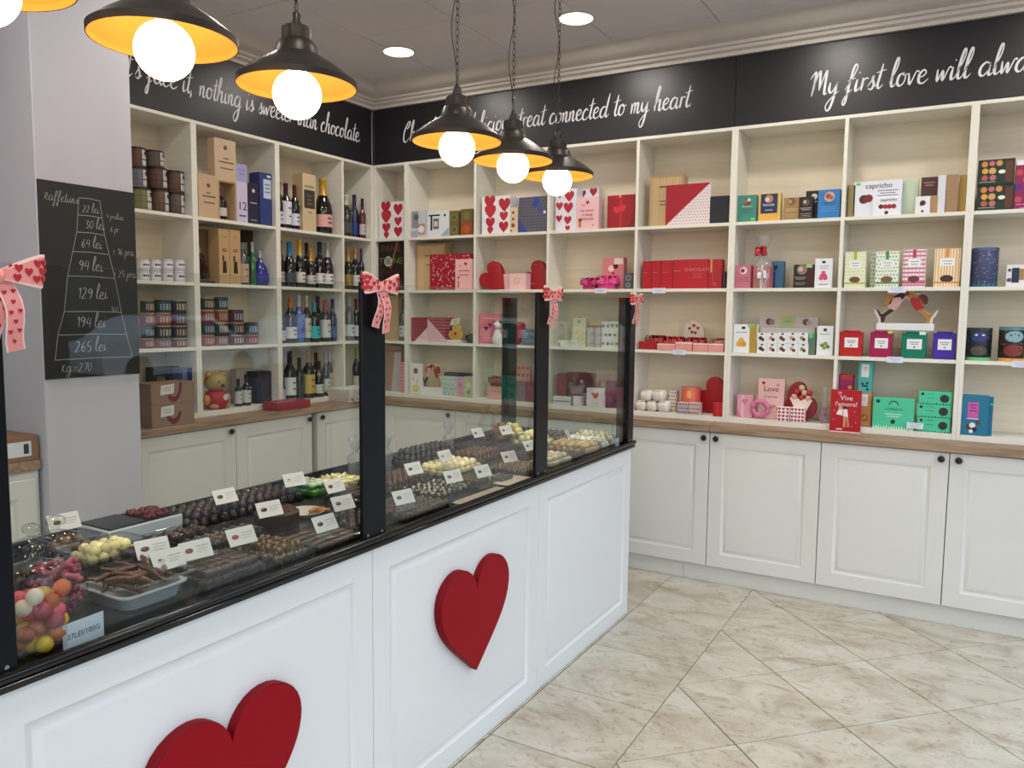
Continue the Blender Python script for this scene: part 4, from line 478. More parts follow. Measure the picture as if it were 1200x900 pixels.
  ('bottle', 'wine_bottle', 'bottle', 'slim bottle with white label and clear neck', '', -0.068, -0.422, 0.9307, 90.0, 0.058, 0.075, 0.287, '#ffffff', '', {'style': 'wine', 'glass': '#3c4450', 'cap': '#b0b0b0', 'lab': '#d0d4d8', 'lh': 0.3}),
  ('bottle', 'wine_bottle', 'bottle', 'pale capped bottle with cream label', '', -0.108, -0.341, 0.9307, 90.0, 0.041, 0.075, 0.294, '#ffffff', '', {'style': 'wine', 'glass': '#343c44', 'cap': '#c8c8c8', 'lab': '#c8bc98', 'lh': 0.4}),
  ('bottle', 'wine_bottle', 'bottle', 'bottle with olive yellow cap next to the case post', '', -0.095, -0.082, 0.9307, 90.0, 0.06, 0.07, 0.309, '#ffffff', '', {'style': 'wine', 'glass': '#24262c', 'cap': '#98984c', 'lab': '#b8b8b0'}),
  ('bottle', 'beer_bottle', 'bottle', 'small dark bottle with white label beside the teddy jar', '', -0.06, -1.175, 0.9307, 90.0, 0.051, 0.06, 0.165, '#ffffff', '', {'style': 'wine', 'glass': '#15130f', 'cap': '#24201c', 'lab': '#c0c0c0', 'lh': 0.45}),
  ('bottle', 'beer_bottle', 'bottle', 'small dark maroon bottle with white label, right of two', '', -0.06, -1.114, 0.9307, 90.0, 0.059, 0.06, 0.186, '#ffffff', '', {'style': 'wine', 'glass': '#2c1214', 'cap': '#341818', 'lab': '#c8c8c8', 'lh': 0.4}),
  ('box', 'gift_box', 'box', 'dark gift box with small dark red bottle picture', '', -0.105, -0.972, 0.9307, 90.0, 0.116, 0.09, 0.196, '#1a1c24', 'r .3 .1 .5 .7 #2c2c34;r .55 .2 .75 .85 #4c1820;r .2 .05 .9 .15 #343438', {}),
  ('box', 'card_box', 'box', 'pale board standing behind the small dark bottles', '', -0.185, -1.037, 0.9307, 90.0, 0.126, 0.05, 0.212, '#a8a49c', '', {}),
  ('box', 'gift_box', 'box', 'dark box with two grey windows behind cardboard cartons', '', -0.18, -1.594, 0.9307, 90.0, 0.16, 0.08, 0.254, '#24282c', 'r .08 .3 .4 .8 #5c605c;r .55 .3 .88 .8 #54585a', {}),
  ('box', 'gift_box', 'box', 'blue and white carton right of the cardboard cartons', '', -0.085, -1.544, 0.9307, 90.0, 0.062, 0.09, 0.25, '#5c6894', 'r .5 .72 1 1 #242c60;r .05 .4 .6 .7 #b0bcd8;r .4 .1 1 .4 #2c3468', {}),
]
PTAGS = [('white price tag on the shelf edge below the magenta ribbon gifts', 1.76, 1.626, 0.079), ('white price tag on the shelf edge below the crimson boxes', 2.128, 1.625, 0.079), ('white price tag on the shelf edge below the rose petal boxes', 2.26, 1.272, 0.075), ('white price tag on the shelf edge below the paper cookie bags', 3.374, 1.624, 0.082), ('white price tag on the shelf edge below the magenta tea tin', 3.381, 1.272, 0.076), ('white price tag on the shelf edge at the right frame edge', 3.917, 1.272, 0.071), ('white price tag in front of the mint green boxes', 3.489, 0.944, 0.075)]
BOWS = [('ribbon bow on the post at the left frame edge', -3.708, 1.548, 1.0), ('largest whole ribbon bow, on the middle black post', -2.727, 1.561, 1.0), ('ribbon bow on the third post, before the pink boxes', -1.697, 1.56, 1.0), ('smallest ribbon bow, on the end post', -0.813, 1.557, 1.0)]
CARDS = [('white name card above the dusted truffles', 1.66, -3.246, 0.947, '#5c3c34', -8), ('white name card before the dark cubes, left of two overlapping cards', 2.05, -3.265, 0.944, '#4a2c28', -14), ('white name card overlapping low behind the truffle cubes', 2.13, -3.283, 0.935, '#c8c8c8', -3), ('white name card at the left end of the truffle cube tray', 2.12, -3.199, 0.934, '#8c4840', -10), ('white name card on the dark cherry pralines', 1.76, -2.81, 0.941, '#2c2420', -5), ('white name card over the cake at centre of first section', 1.98, -2.839, 0.937, '#4c1c1c', -12), ('white name card with pinkish red picture over the nut clusters', 2.12, -3.063, 0.934, '#b83c44', -8), ('white name card in front of the green wrapped sweets', 1.78, -2.544, 0.946, '#d8d4c0', -14), ('white name card beside the pale yellow curls', 1.93, -2.515, 0.938, '#6c4034', -3), ('white name card behind the brown slabs near the middle post', 2.08, -2.641, 0.927, '#6c4034', -10), ('white name card on the brown slabs at the front', 2.2, -2.846, 0.929, '#3c201c', -5), ('bluish white name card right of the middle post', 2.2, -2.5, 0.932, '#506068', -12), ('white name card above the brown truffles right of the middle post', 1.99, -2.168, 0.943, '#2c1c1c', -8), ('wide white name card on the white nut slabs', 2.14, -2.138, 0.926, '#5c2c34', -14), ('white name card behind the ivory pralines', 1.95, -1.912, 0.946, '#b8a890', -3), ('white name card by the small brown cubes', 2.19, -2.019, 0.93, '#5c3434', -10), ('white name card on the flat black chocolates', 1.72, -1.313, 0.94, '#1c1818', -5), ('white name card above the candy sticks', 1.79, -1.17, 0.941, '#3c1c20', -12), ('white name card left of the far post', 2.05, -1.406, 0.924, '#3c3430', -8), ('white name card on the mixed nut bites', 2.15, -1.758, 0.939, '#70685c', -14), ('white name card tilted in front of the yellow rows', 2.1, -1.123, 0.94, '#b09080', 18)]
# ================================================================ structure
ZC = 3.03; XR = 4.95; YF = -8.0; XL = -0.30; YB = 0.27
s = MB().box(XL - .2, XR + .1, YB, YB + .15, 0, 3.3, WALLM); struct('wall_back', s)
s = MB().box(XL - .15, XL, YF, YB, 0, 3.3, WALLM); struct('wall_left', s)
s = MB().box(XL - .2, XR + .1, YF - .15, YF, 0, 3.3, WALLM); struct('wall_front', s)
s = MB().box(XR, XR + .1, YF, YB, 0, .12, WALLM).box(XR, XR + .1, YF, YB, 2.78, 3.3, WALLM).box(XR, XR + .1, -.08, YB, .12, 2.78, WALLM).box(XR, XR + .1, YF, YF + .2, .12, 2.78, WALLM)
struct('wall_right', s)
s = MB().box(XL - .2, XR + .1, YF - .1, YB + .1, ZC + .02, 3.3, M('#7c7a7c', .8)); ceil = struct('ceiling', s)
tile = MB().box(-.298, .298, -.298, .298, 0, .018, CEIL, .002).build('ceiling_tile', ceil, loc=(0, 0, ZC))
first = True
for i in range(10):
    for j in range(15):
        x = -.52 + .6 * i + .3; y = .33 - .6 * j - .3
        if x - .3 > XR or y + .3 < YF: continue
        o = tile if first else tile.copy()
        if not first: COL.objects.link(o)
        first = False; o.location = (min(x, XR), y, ZC)
# pillar beside the blackboard
struct('wall_pillar', MB().box(XL, .5, -2.63, -2.21, 0, ZC + .02, PILLAR, .004))
# ceiling moulding, swept round the corner
prof = [(0.0, 2.900), (.022, 2.900), (.022, 2.918), (.045, 2.926), (.05, 2.94), (.066, 2.944), (.07, 2.958), (.105, 2.966), (.14, 2.99), (.165, 3.015), (.172, 3.034), (0, 3.034)]
c = MB(); vs = []; n = len(prof)
for p, z in prof: vs.append((XR, -p, z))
for p, z in prof: vs.append((p, -p, z))
for p, z in prof: vs.append((p, YF, z))
c.add(vs, [(k * n + i, k * n + (i + 1) % n, (k + 1) * n + (i + 1) % n, (k + 1) * n + i) for k in range(2) for i in range(n)], CORN)
struct('trim_1', c, smooth=30)
struct('wall_upper_back', MB().box(0, XR, .012, YB, 2.53, ZC + .02, WALLM))
struct('wall_upper_left', MB().box(XL, -.012, YF, .012, 2.53, ZC + .02, WALLM))
# floor: 45 cm tiles, straight course along the case, diagonal field beyond it
sub = MB().box(XL - .2, XR + .1, YF - .1, YB + .1, -.1, -.004, M('#2e2823', .9)); floor = struct('floor', sub)
def tile_mat():
    mt, t, b = nodes('travertine_tile')
    tc = N(t, 'ShaderNodeTexCoord'); oi = N(t, 'ShaderNodeObjectInfo'); ad = N(t, 'ShaderNodeVectorMath', operation='ADD'); sc = N(t, 'ShaderNodeVectorMath', operation='SCALE')
    cx = N(t, 'ShaderNodeCombineXYZ'); t.links.new(oi.outputs['Random'], cx.inputs[0]); t.links.new(oi.outputs['Random'], cx.inputs[1]); sc.inputs[3].default_value = 37.0
    t.links.new(cx.outputs[0], sc.inputs[0]); t.links.new(tc.outputs['Object'], ad.inputs[0]); t.links.new(sc.outputs[0], ad.inputs[1])
    mp = N(t, 'ShaderNodeMapping'); mp.inputs['Scale'].default_value = (1.0, 1.7, 1); mp.inputs['Rotation'].default_value = (0, 0, .35); t.links.new(ad.outputs[0], mp.inputs[0])
    n1 = N(t, 'ShaderNodeTexNoise', Scale=3.4, Detail=10, Roughness=0.6, Distortion=0.9); t.links.new(mp.outputs[0], n1.inputs['Vector'])
    n2 = N(t, 'ShaderNodeTexNoise', Scale=12, Detail=8, Roughness=0.7, Distortion=2.0); t.links.new(mp.outputs[0], n2.inputs['Vector'])
    r1 = ramp(t, n1.outputs['Fac'], [(.3, '#a0947f'), (.42, '#b5ad9b'), (.52, '#c0bbab'), (.68, '#cbc9bc')])
    r2 = ramp(t, n2.outputs['Fac'], [(.36, '#b09c84'), (.47, '#ffffff')]); mx = N(t, 'ShaderNodeMix', data_type='RGBA', blend_type='MULTIPLY'); mx.inputs[0].default_value = .45
    t.links.new(r1.outputs[0], mx.inputs[6]); t.links.new(r2.outputs[0], mx.inputs[7]); t.links.new(mx.outputs[2], b.inputs['Base Color'])
    b.inputs['Roughness'].default_value = .27; return mt
TILE = tile_mat()
def clip(poly, a, b, c_):   # keep a*x+b*y<=c_
    out = []
    for i in range(len(poly)):
        p, q = poly[i], poly[(i + 1) % len(poly)]; dp = a * p[0] + b * p[1] - c_; dq = a * q[0] + b * q[1] - c_
        if dp <= 0: out.append(p)
        if dp * dq < 0: t = dp / (dp - dq); out.append((p[0] + t * (q[0] - p[0]), p[1] + t * (q[1] - p[1])))
    return out
def ftile(poly):
    if len(poly) < 3: return
    cx = sum(p[0] for p in poly) / len(poly); cy = sum(p[1] for p in poly) / len(poly)
    ar = abs(sum(poly[i][0] * poly[(i + 1) % len(poly)][1] - poly[(i + 1) % len(poly)][0] * poly[i][1] for i in range(len(poly)))) / 2
    if ar < .004: return
    P = []
    for x, y in poly:
        d = math.hypot(x - cx, y - cy); k = 1 - .0032 / max(d, .01); P.append((x - cx) * k); P.append((y - cy) * k)
    P = list(zip(P[::2], P[1::2])); n = len(P); mb = MB(); b = .0018
    sh = [((x) * (1 - b / max(math.hypot(x, y), .02)), (y) * (1 - b / max(math.hypot(x, y), .02))) for x, y in P]
    mb.add([(x, y, -.004) for x, y in P] + [(x, y, -.0012) for x, y in P] + [(x, y, 0) for x, y in sh],
           [tuple(range(2 * n, 3 * n))] + [(k * n + i, k * n + (i + 1) % n, (k + 1) * n + (i + 1) % n, (k + 1) * n + i) for k in range(2) for i in range(n)], TILE)
    mb.build('floor_tile', floor, smooth=0, loc=(cx, cy, 0))
BX = 2.745; hx, hy = .3165, .3255; YK = .27
ys = [YK, -.748] + [-.748 - .4545 * k for k in range(1, 17)]
for k in range(len(ys) - 1):
    for x0, x1 in ((BX - .4575, BX), (BX - .915, BX - .4575), (BX - 1.3725, BX - .915), (BX - 1.83, BX - 1.3725), (BX - 2.2875, BX - 1.83), (XL, BX - 2.2875)):
        ftile([(x0, ys[k + 1]), (x1, ys[k + 1]), (x1, ys[k]), (x0, ys[k])])
for i in range(-1, 8):
    for j in range(-4, 26):
        if (i + j) % 2: continue
        cx = BX + hx * i; cy = -.4225 - hy * j + hy * 0
        p = [(cx - hx, cy), (cx, cy - hy), (cx + hx, cy), (cx, cy + hy)]
        for a in ((-1, 0, -BX), (1, 0, XR), (0, 1, YK), (0, -1, -YF)):
            p = clip(p, *a)
            if len(p) < 3: break
        ftile(p)
# ================================================================ shelving
T = .018
def shelving(label, x0, x1, divs, rot=0, dep=.25):
    u = E('shelving_unit', label, 'shelving', (0, 0, 0), rot, 'white cube shelving round two walls')
    z0, z1 = .9005, 2.526
    MB().box(x0, x0 + T, 0, dep, z0, z1, CREAM, .001).build('side_panel', u); MB().box(x1 - T, x1, 0, dep, z0, z1, CREAM, .001).build('side_panel', u)
    MB().box(x0 + T, x1 - T, .001, dep, z1 - T, z1, CREAM, .001).build('top_panel', u)
    MB().box(x0 + T, x1 - T, .001, dep, z0, z0 + .0295, CREAM, .001).build('bottom_panel', u)
    MB().box(x0, x1, dep, dep + .008, z0, z1, INNER).build('back_panel', u)
    xs = [x0 + T / 2] + divs + [x1 - T / 2]
    for d in divs: MB().box(d - T / 2, d + T / 2, .001, dep, z0 + .0295, z1 - T, CREAM, .001).build('divider_panel', u)
    for a, b in zip(xs, xs[1:]):
        for z in (2.0037, 1.6426, 1.2865): MB().box(a + T / 2, b - T / 2, .002, dep, z - T / 2, z + T / 2, CREAM, .001).build('shelf', u)
        MB().box(a + T / 2, b - T / 2, dep - .004, dep - .0005, z0 + .03, z1 - T, INNER).build('lining', u)
    return u
shelving('narrow white shelving unit filling the corner of the back wall', .0, .2914, [])
shelving('four bay white shelving unit on the back wall left of centre', .2914, 2.5372, [.8543, 1.3953, 1.9773])
shelving('two bay white shelving unit on the back wall right of centre', 2.5372, 3.6697, [3.1029])
shelving('white shelving unit with teapot tins at the right frame edge', 3.6697, 4.90, [4.2369])
R90 = PI / 2
shelving('white shelving unit full of bottles on the left wall by the corner', -.8945, 0, [-.31], R90, .27)
shelving('white shelving unit with spirit boxes and teddy jar on the left wall', -1.494, -.8945, [], R90, .27)
shelving('white shelving unit with tea tins next to the blackboard pillar', -2.20, -1.494, [], R90, .27)
# worktops
o = MB().box(.157, 2.488, -.1511, .25, .8605, .90, WOOD, .002).build('worktop'); tag(o, 'oak worktop along the back wall, left length up to the joint', 'worktop')
o = MB().box(2.490, 4.90, -.1511, .25, .8605, .90, WOOD, .002).build('worktop'); tag(o, 'oak worktop along the back wall, right length', 'worktop')
o = MB().box(-.27, .1554, -2.205, .25, .8605, .90, WOODL, .002).build('worktop'); tag(o, 'oak worktop under the bottle shelves on the left wall', 'worktop')
# moulded doors
def door_mb(w, h, mat, t=.018, mg=.085):
    """a lacquered door with a routed frame and raised field, front at y=0 facing -y"""
    mb = MB(); L = [(0, .002), (.002, 0), (mg - .012, 0), (mg - .002, .006), (mg + .004, .007), (mg + .018, .0015), (mg + .024, .001)]
    vs = []; fs = []
    vs += [(0, t, 0), (w, t, 0), (w, t, h), (0, t, h)]
    for i, d in L: vs += [(i, d, i), (w - i, d, i), (w - i, d, h - i), (i, d, h - i)]
    for k in range(len(L)):
        for i in range(4): fs.append((k * 4 + i, k * 4 + (i + 1) % 4, k * 4 + 4 + (i + 1) % 4, k * 4 + 4 + i))
    k = len(L) * 4; fs.append((k, k + 1, k + 2, k + 3)); fs.append((3, 2, 1, 0))
    return mb.add(vs, fs, mat)
KN = MB().lathe([(.006, 0), (.006, .008), (.015, .012), (.0165, .019), (.014, .024), (.006, .026)], M('#131316', .3), 16)
def cabinet(label, x0, x1, doors, rot=0, yf=-.131, yb=.24):
    cb = E('base_cabinet', label, 'cabinet', (0, 0, 0), rot, 'white base cabinets under the worktops')
    MB().box(x0 + .001, x1 - .001, yf + .019, yb, .10, .860, DOORW).build('carcass', cb)
    for a, b, k in doors:
        d = door_mb(b - a - .004, .753, DOORW).build('door', cb, smooth=30, loc=(a + .002, yf, .1025))
        if k is not None:
            kk = KN.build('knob', d, loc=(k - a - .002, 0, .722)); kk.rotation_euler = (PI / 2, 0, 0)
            kk.location.y = 0.0005
    return cb
cabinet('white cabinet seen through the case glass below the panettone bay', .2, 1.35, [(.2, .792, .746), (.792, 1.35, None)])
cabinet('white two door cabinet just behind the end of the display case', 1.35, 2.489, [(1.35, 1.908, None), (1.908, 2.489, 2.459)])
cabinet('white two door cabinet in the middle of the open back wall', 2.489, 3.651, [(2.489, 3.070, 2.526), (3.070, 3.651, 3.616)])
cabinet('white cabinet at the right frame edge', 3.651, 4.81, [(3.651, 4.232, 3.690), (4.232, 4.81, 4.77)])
cabinet('white two door cabinet below the left wall worktop, nearer the pillar', -2.0, -.767, [(-2.0, -1.366, -1.408), (-1.366, -.767, -.80)], R90, -.135, .26)
cabinet('white single door cabinet by the room corner, left wall', -.722, -.14, [(-.722, -.145, -.686)], R90, -.135, .26)
struct('trim_2', MB().box(.2, 2.351, -.092, -.07, 0, .098, DOORW)); struct('trim_3', MB().box(2.353, 4.90, -.092, -.07, 0, .098, DOORW))
struct('trim_4', MB().box(.07, .09, -2.2, -.14, 0, .098, DOORW))
# counter on the near side of the pillar
cb = E('side_counter', 'oak topped white counter at the far left, in front of the pillar', 'counter', (0, -2.64, 0), R90)
MB().box(-1.1, -.002, -.45, .29, .0, .853, DOORW).build('carcass', cb)
MB().box(-1.12, 0, -.47, .29, .855, .893, WOODL, .002).build('worktop', cb)
door_mb(.5, .7, DOORW).build('door', cb, smooth=30, loc=(-.52, -.4685, .12))
# ================================================================ sign boards with brush lettering
G = {
'a': ([[(.78, .8), (.5, 1.0), (.18, .7), (.12, .25), (.35, 0), (.62, .25), (.8, .95)], [(.8, .95), (.74, .3), (.88, 0), (1.15, .3)]], 1.02),
'b': ([[(0, .3), (.35, 1.2), (.5, 2.0), (.35, 2.1), (.22, 1.5), (.2, .2)], [(.2, .5), (.5, .9), (.75, .55), (.6, .05), (.25, .05)]], .85),
'c': ([[(.7, .8), (.45, 1), (.12, .6), (.15, .1), (.45, 0), (.85, .3)]], .78),
'd': ([[(.78, .8), (.5, 1.0), (.18, .7), (.12, .25), (.35, 0), (.62, .25), (.8, .95)], [(1.02, 2.15), (.86, 1.1), (.76, .3), (.9, 0), (1.15, .3)]], 1.05),
'e': ([[(.1, .45), (.45, .55), (.65, .8), (.45, 1.02), (.15, .7), (.18, .15), (.5, 0), (.9, .3)]], .80),
'f': ([[(0, .2), (.4, .9), (.75, 1.8), (.65, 2.15), (.45, 1.8), (.3, .5), (.2, -.7), (.05, -1.0), (-.05, -.7), (.2, -.2), (.6, .2)], [(.1, .9), (.75, 1.05)]], .72),
'g': ([[(.78, .8), (.5, 1.0), (.18, .7), (.12, .25), (.35, 0), (.62, .25), (.8, .95)], [(.8, .95), (.74, 0), (.6, -.9), (.3, -1.35), (.05, -1.0), (.3, -.5), (1.1, .2)]], .98),
'h': ([[(0, .3), (.35, 1.2), (.5, 2.0), (.38, 2.15), (.25, 1.5), (.12, 0)], [(.14, .4), (.4, .9), (.6, .95), (.62, .5), (.6, .1), (.75, 0), (1.0, .3)]], .92),
'i': ([[(.2, .95), (.15, .3), (.25, 0), (.55, .3)], [(.3, 1.38), (.33, 1.5)]], .48),
'l': ([[(0, .3), (.4, 1.3), (.5, 2.0), (.38, 2.2), (.22, 1.5), (.15, .4), (.3, 0), (.6, .3)]], .52),
'm': ([[(.1, .95), (.15, .5), (.1, 0)], [(.12, .4), (.35, .95), (.5, .8), (.45, 0)], [(.47, .4), (.7, .95), (.85, .8), (.8, .2), (.95, 0), (1.2, .3)]], 1.15),
'n': ([[(.1, .95), (.15, .5), (.1, 0)], [(.12, .4), (.38, .95), (.55, .8), (.5, .2), (.65, 0), (.9, .3)]], .84),
'o': ([[(.5, 1), (.2, .8), (.12, .3), (.35, 0), (.65, .25), (.7, .75), (.5, 1), (.62, .8), (.95, .9)]], .85),
'p': ([[(.2, 1.0), (.15, 0), (.05, -1.1)], [(.18, .5), (.45, .98), (.7, .6), (.55, .05), (.2, .1)]], .8),
'r': ([[(.2, 1.0), (.2, .5), (.16, 0)], [(.18, .5), (.38, .92), (.66, .88)]], .62),
's': ([[(.05, .25), (.35, .75), (.45, 1.05), (.38, .8), (.55, .35), (.38, 0), (.1, .12)], [(.5, .1), (.8, .35)]], .66),
't': ([[(.4, 1.9), (.26, .8), (.2, .3), (.35, 0), (.65, .3)], [(-.05, 1.25), (.72, 1.42)]], .52),
'u': ([[(.15, .95), (.1, .3), (.3, 0), (.6, .4), (.68, .95)], [(.68, .95), (.62, .3), (.78, 0), (1.02, .3)]], .92),
'v': ([[(.1, .9), (.3, 0), (.65, .95), (.9, .9)]], .8),
'w': ([[(.1, .9), (.2, 0), (.5, .8), (.6, 0), (.95, .95), (1.15, .9)]], 1.05),
'y': ([[(.15, .95), (.12, .4), (.35, .1), (.65, .6), (.75, .95)], [(.75, .95), (.65, -.2), (.45, -1.1), (.2, -1.3), (.05, -.9), (.4, -.35), (1.0, .2)]], .88),
'M': ([[(-.15, 1.4), (.05, 1.75), (.25, 1.9), (.25, .9), (.15, 0)], [(.15, .2), (.55, 2.0), (.7, 1.2), (.75, .4)], [(.75, .4), (1.15, 2.0), (1.2, 1.0), (1.25, .1), (1.5, .15)]], 1.5),
'C': ([[(1.0, 1.5), (.95, 2.05), (.6, 2.0), (.15, 1.1), (.15, .2), (.5, -.05), (1.0, .4)], [(.95, 2.05), (.7, 1.5), (.45, 1.35)]], 1.05),
'L': ([[(.5, 2), (.3, 1), (.2, .1), (.05, 0), (.4, .05), (.9, 0)]], .9),
'.': ([[(.1, 0), (.14, .12)]], .4), ',': ([[(.15, .1), (.02, -.35)]], .4), "'": ([[(.2, 2.0), (.12, 1.6)]], .35),
'0': ([[(.4, 1.5), (.1, 1.0), (.15, .2), (.45, 0), (.7, .6), (.65, 1.3), (.4, 1.5)]], .9), '1': ([[(.1, 1.1), (.4, 1.5), (.35, 0)]], .6),
'2': ([[(.1, 1.2), (.4, 1.5), (.65, 1.1), (.3, .4), (.05, 0), (.75, .05)]], .9), '3': ([[(.1, 1.4), (.6, 1.4), (.3, .85), (.65, .5), (.35, 0), (.05, .2)]], .85),
'4': ([[(.35, 1.5), (.1, .7), (.7, .7)], [(.65, 1.4), (.55, 0)]], .85), '5': ([[(.7, 1.5), (.2, 1.45), (.15, .85), (.55, .8), (.6, .2), (.1, 0)]], .85),
'6': ([[(.6, 1.5), (.2, .9), (.1, .3), (.4, 0), (.65, .35), (.4, .7), (.15, .4)]], .85), '7': ([[(.05, 1.45), (.7, 1.45), (.3, 0)]], .8),
'9': ([[(.65, 1.2), (.35, 1.5), (.1, 1.1), (.4, .8), (.65, 1.3), (.55, .5), (.3, 0)]], .85), 'R': ([[(.15, 0), (.2, 1.5)], [(.1, 1.45), (.6, 1.4), (.55, .9), (.2, .75), (.7, 0)]], .85),
'K': ([[(.15, 0), (.2, 1.5)], [(.7, 1.4), (.2, .7), (.7, 0)]], .85), '=': ([[(.1, .75), (.7, .8)], [(.1, .35), (.7, .4)]], .9), '+': ([[(.1, .7), (.7, .75)], [(.4, 1.1), (.4, .35)], [(.1, .1), (.7, .12)]], .9),
'-': ([[(.1, .6), (.7, .65)]], .9),
}
def brush(mb, s, x0, z0, xh, mat, P, width=None, pen=(.21, .105), lift=.0008, slant=.14, gap=.62, jit=0.0):
    """P(u,v,lift)->3D on the board; pen=(down, up) stroke width in x heights"""
    tot = sum(G[c_][1] if c_ in G else gap for c_ in s); sx = xh if width is None else width / tot
    cur = x0
    for q, ch in enumerate(s):
        if ch not in G: cur += gap * sx; continue
        dz = math.sin(q * 2.3) * jit * xh
        for st in G[ch][0]:
            pts = smooth_path(st, 4); n = len(pts); V = []
            for i, (a, b) in enumerate(pts):
                a1, b1 = pts[max(i - 1, 0)]; a2, b2 = pts[min(i + 1, n - 1)]; dx, dy = a2 - a1, b2 - b1; l = math.hypot(dx, dy) or 1; dx /= l; dy /= l
                wd = (pen[1] + (pen[0] - pen[1]) * max(0, -dy) ** 1.0) / 2; e = min(i, n - 1 - i) / 3; wd *= .45 + .55 * min(1, e)
                for sg in (-1, 1): 
                    aa = a - dy * wd * sg; bb = b + dx * wd * sg
                    V.append(P(cur + (aa + slant * bb) * sx, z0 + dz + bb * xh, lift))
            mb.add(V, [(2 * i, 2 * i + 1, 2 * i + 3, 2 * i + 2) for i in range(n - 1)], mat)
        cur += G[ch][1] * sx
    return cur
def board(label, x0, x1, rot, lines):
    b = E('sign_board', label, 'sign', (0, 0, 0), rot)
    MB().box(x0, x1, 0, .0115, 2.528, 2.90, FRIEZE, .001).build('board', b)
    for s_, xa, wdt, zb in lines:
        mb = MB(); brush(mb, s_, xa, zb, .062, SCRIPT, lambda u, v, l: (u, -l, v), wdt); mb.build('lettering', b, smooth=0, normals=False)
board('black sign board reading Chocolate is delicious treat connected to my heart', .012, 2.528, 0, [('Chocolate is delicious treat connected to my heart.', .264, 2.03, 2.662)])
board('black sign board reading My first love will always, right part of the back wall', 2.530, 4.93, 0, [('My first love will always be chocolate.', 2.915, 1.62, 2.638)])
board('black sign board on the left wall ending in the word chocolate', -3.6, -.012, R90, [("Let's face it, nothing is sweeter than chocolate.", -1.975, 1.85, 2.66)])
# blackboard on the pillar
bb = E('blackboard', 'black price board with chalk pyramid drawing hanging on the pillar', 'blackboard', (.5005, 0, 0), R90)
MB().box(-2.627, -2.211, -.007, 0, 1.219, 2.008, M('#17171a', .55), .001).build('slate', bb)
chalk = M('#a4a4a4', .9); BP = lambda u, v, l: (u, -.0075 - l, v)
mb = MB()
# px layout of the drawing turned into board coordinates: u runs to the right, v up
def bl(pts, wd=.0022):
    for (a, b), (c_, d) in zip(pts, pts[1:]):
        l = math.hypot(c_ - a, d - b) or 1; nx, ny = -(d - b) / l * wd / 2, (c_ - a) / l * wd / 2
        mb.add([BP(a + nx, b + ny, .0004), BP(a - nx, b - ny, .0004), BP(c_ - nx, d - ny, .0004), BP(c_ + nx, d + ny, .0004)], [(0, 1, 2, 3)], chalk)
BX0 = -2.627
for s_, u, v, h in (('Raffetuns', .01, 1.93, .024), ('22 lei', .165, 1.90, .022), ('4 praline', .27, 1.885, .015), ('30 lei', .175, 1.835, .026), ('6 pr.', .285, 1.83, .018), ('64 lei', .155, 1.755, .028),
                   ('+ 16 pra', .29, 1.735, .022), ('94 lei', .14, 1.66, .033), ('+ 25 pra', .29, 1.64, .022), ('129 lei', .13, 1.545, .035), ('160', .275, 1.49, .018), ('194 lei', .12, 1.425, .035), ('265 lei', .11, 1.325, .035), ('Kg =270', .05, 1.243, .028)):
    brush(mb, s_, BX0 + u + .012, v, h * .82, chalk, BP, None, (.13, .09), .0004, .1, .4, .06)
for z, a, b in ((1.955, .165, .255), (1.885, .16, .26), (1.815, .15, .27), (1.735, .13, .285), (1.635, .105, .31), (1.49, .085, .335), (1.395, .06, .36), (1.295, .04, .38)):
    bl([(BX0 + a, z), (BX0 + (a + b) / 2, z + .002), (BX0 + b, z - .002)], .0024)
bl([(BX0 + .165, 1.955), (BX0 + .15, 1.815), (BX0 + .105, 1.635), (BX0 + .085, 1.49), (BX0 + .055, 1.395), (BX0 + .04, 1.295)]); bl([(BX0 + .255, 1.955), (BX0 + .27, 1.815), (BX0 + .31, 1.635), (BX0 + .335, 1.49), (BX0 + .355, 1.395), (BX0 + .38, 1.295)])
mb.build('chalk_writing', bb, smooth=0, normals=False)
# ================================================================ display case
XF = 2.278
dc = E('display_case', 'long white panelled display case with black framed glass front', 'display case', (1.9, -2.3, 0))
def D(mb, name, **k):
    o = mb.build(name, dc, **k); o.location = (-1.9, 2.3, 0); return o
D(MB().box(1.56, 2.259, -3.78, -.774, 0, .843, WHITE), 'body')
def fpanel(y0, y1):
    # front facing +x : build facing -y then rotate
    o = door_mb(y1 - y0 - .003, .842, WHITE, .018, .085).build('front_panel', dc, smooth=30); o.rotation_euler = (0, 0, R90); o.location = (XF - 1.9, y0 + .0015 + 2.3, .001); return o
fpanel(-3.765, -2.741); fpanel(-2.741, -1.7455); fpanel(-1.7455, -.7715)
D(MB().box(2.264, XF + .012, -3.79, -.745, .843, .857, RAIL, .003).box(1.54, 2.264, -3.79, -.755, .843, .857, BLACK), 'ledge')
D(MB().tube([(2.282, -3.79, .868), (2.282, -.74, .868)], .0105, RAIL, 14), 'front_rail')
D(MB().box(1.575, 2.262, -3.78, -.80, .857, .861, M('#1a1a1c', .25)), 'deck')
D(MB().box(1.5425, 1.560, -3.79, -.757, .857, .8885, BLACK, .002), 'rear_rail')
ZG = 1.583
for a, b in ((-3.795, -3.695), (-2.782, -2.682), (-1.779, -1.679), (-.822, -.753)):
    p = D(MB().box(2.266, 2.2785, a, b, .857, ZG, BLACK, .002), 'post')
    for q in (a + .02, b - .02):
        sc_ = MB().lathe([(.004, 0), (.004, .002), (.001, .003)], M('#b0b0b0', .3, 1.0), 10).build('screw', p); sc_.rotation_euler = (0, R90, 0); sc_.location = (2.2785, q, .885)
D(MB().box(2.19, 2.266, -.762, -.753, .857, ZG, BLACK, .002), 'post')
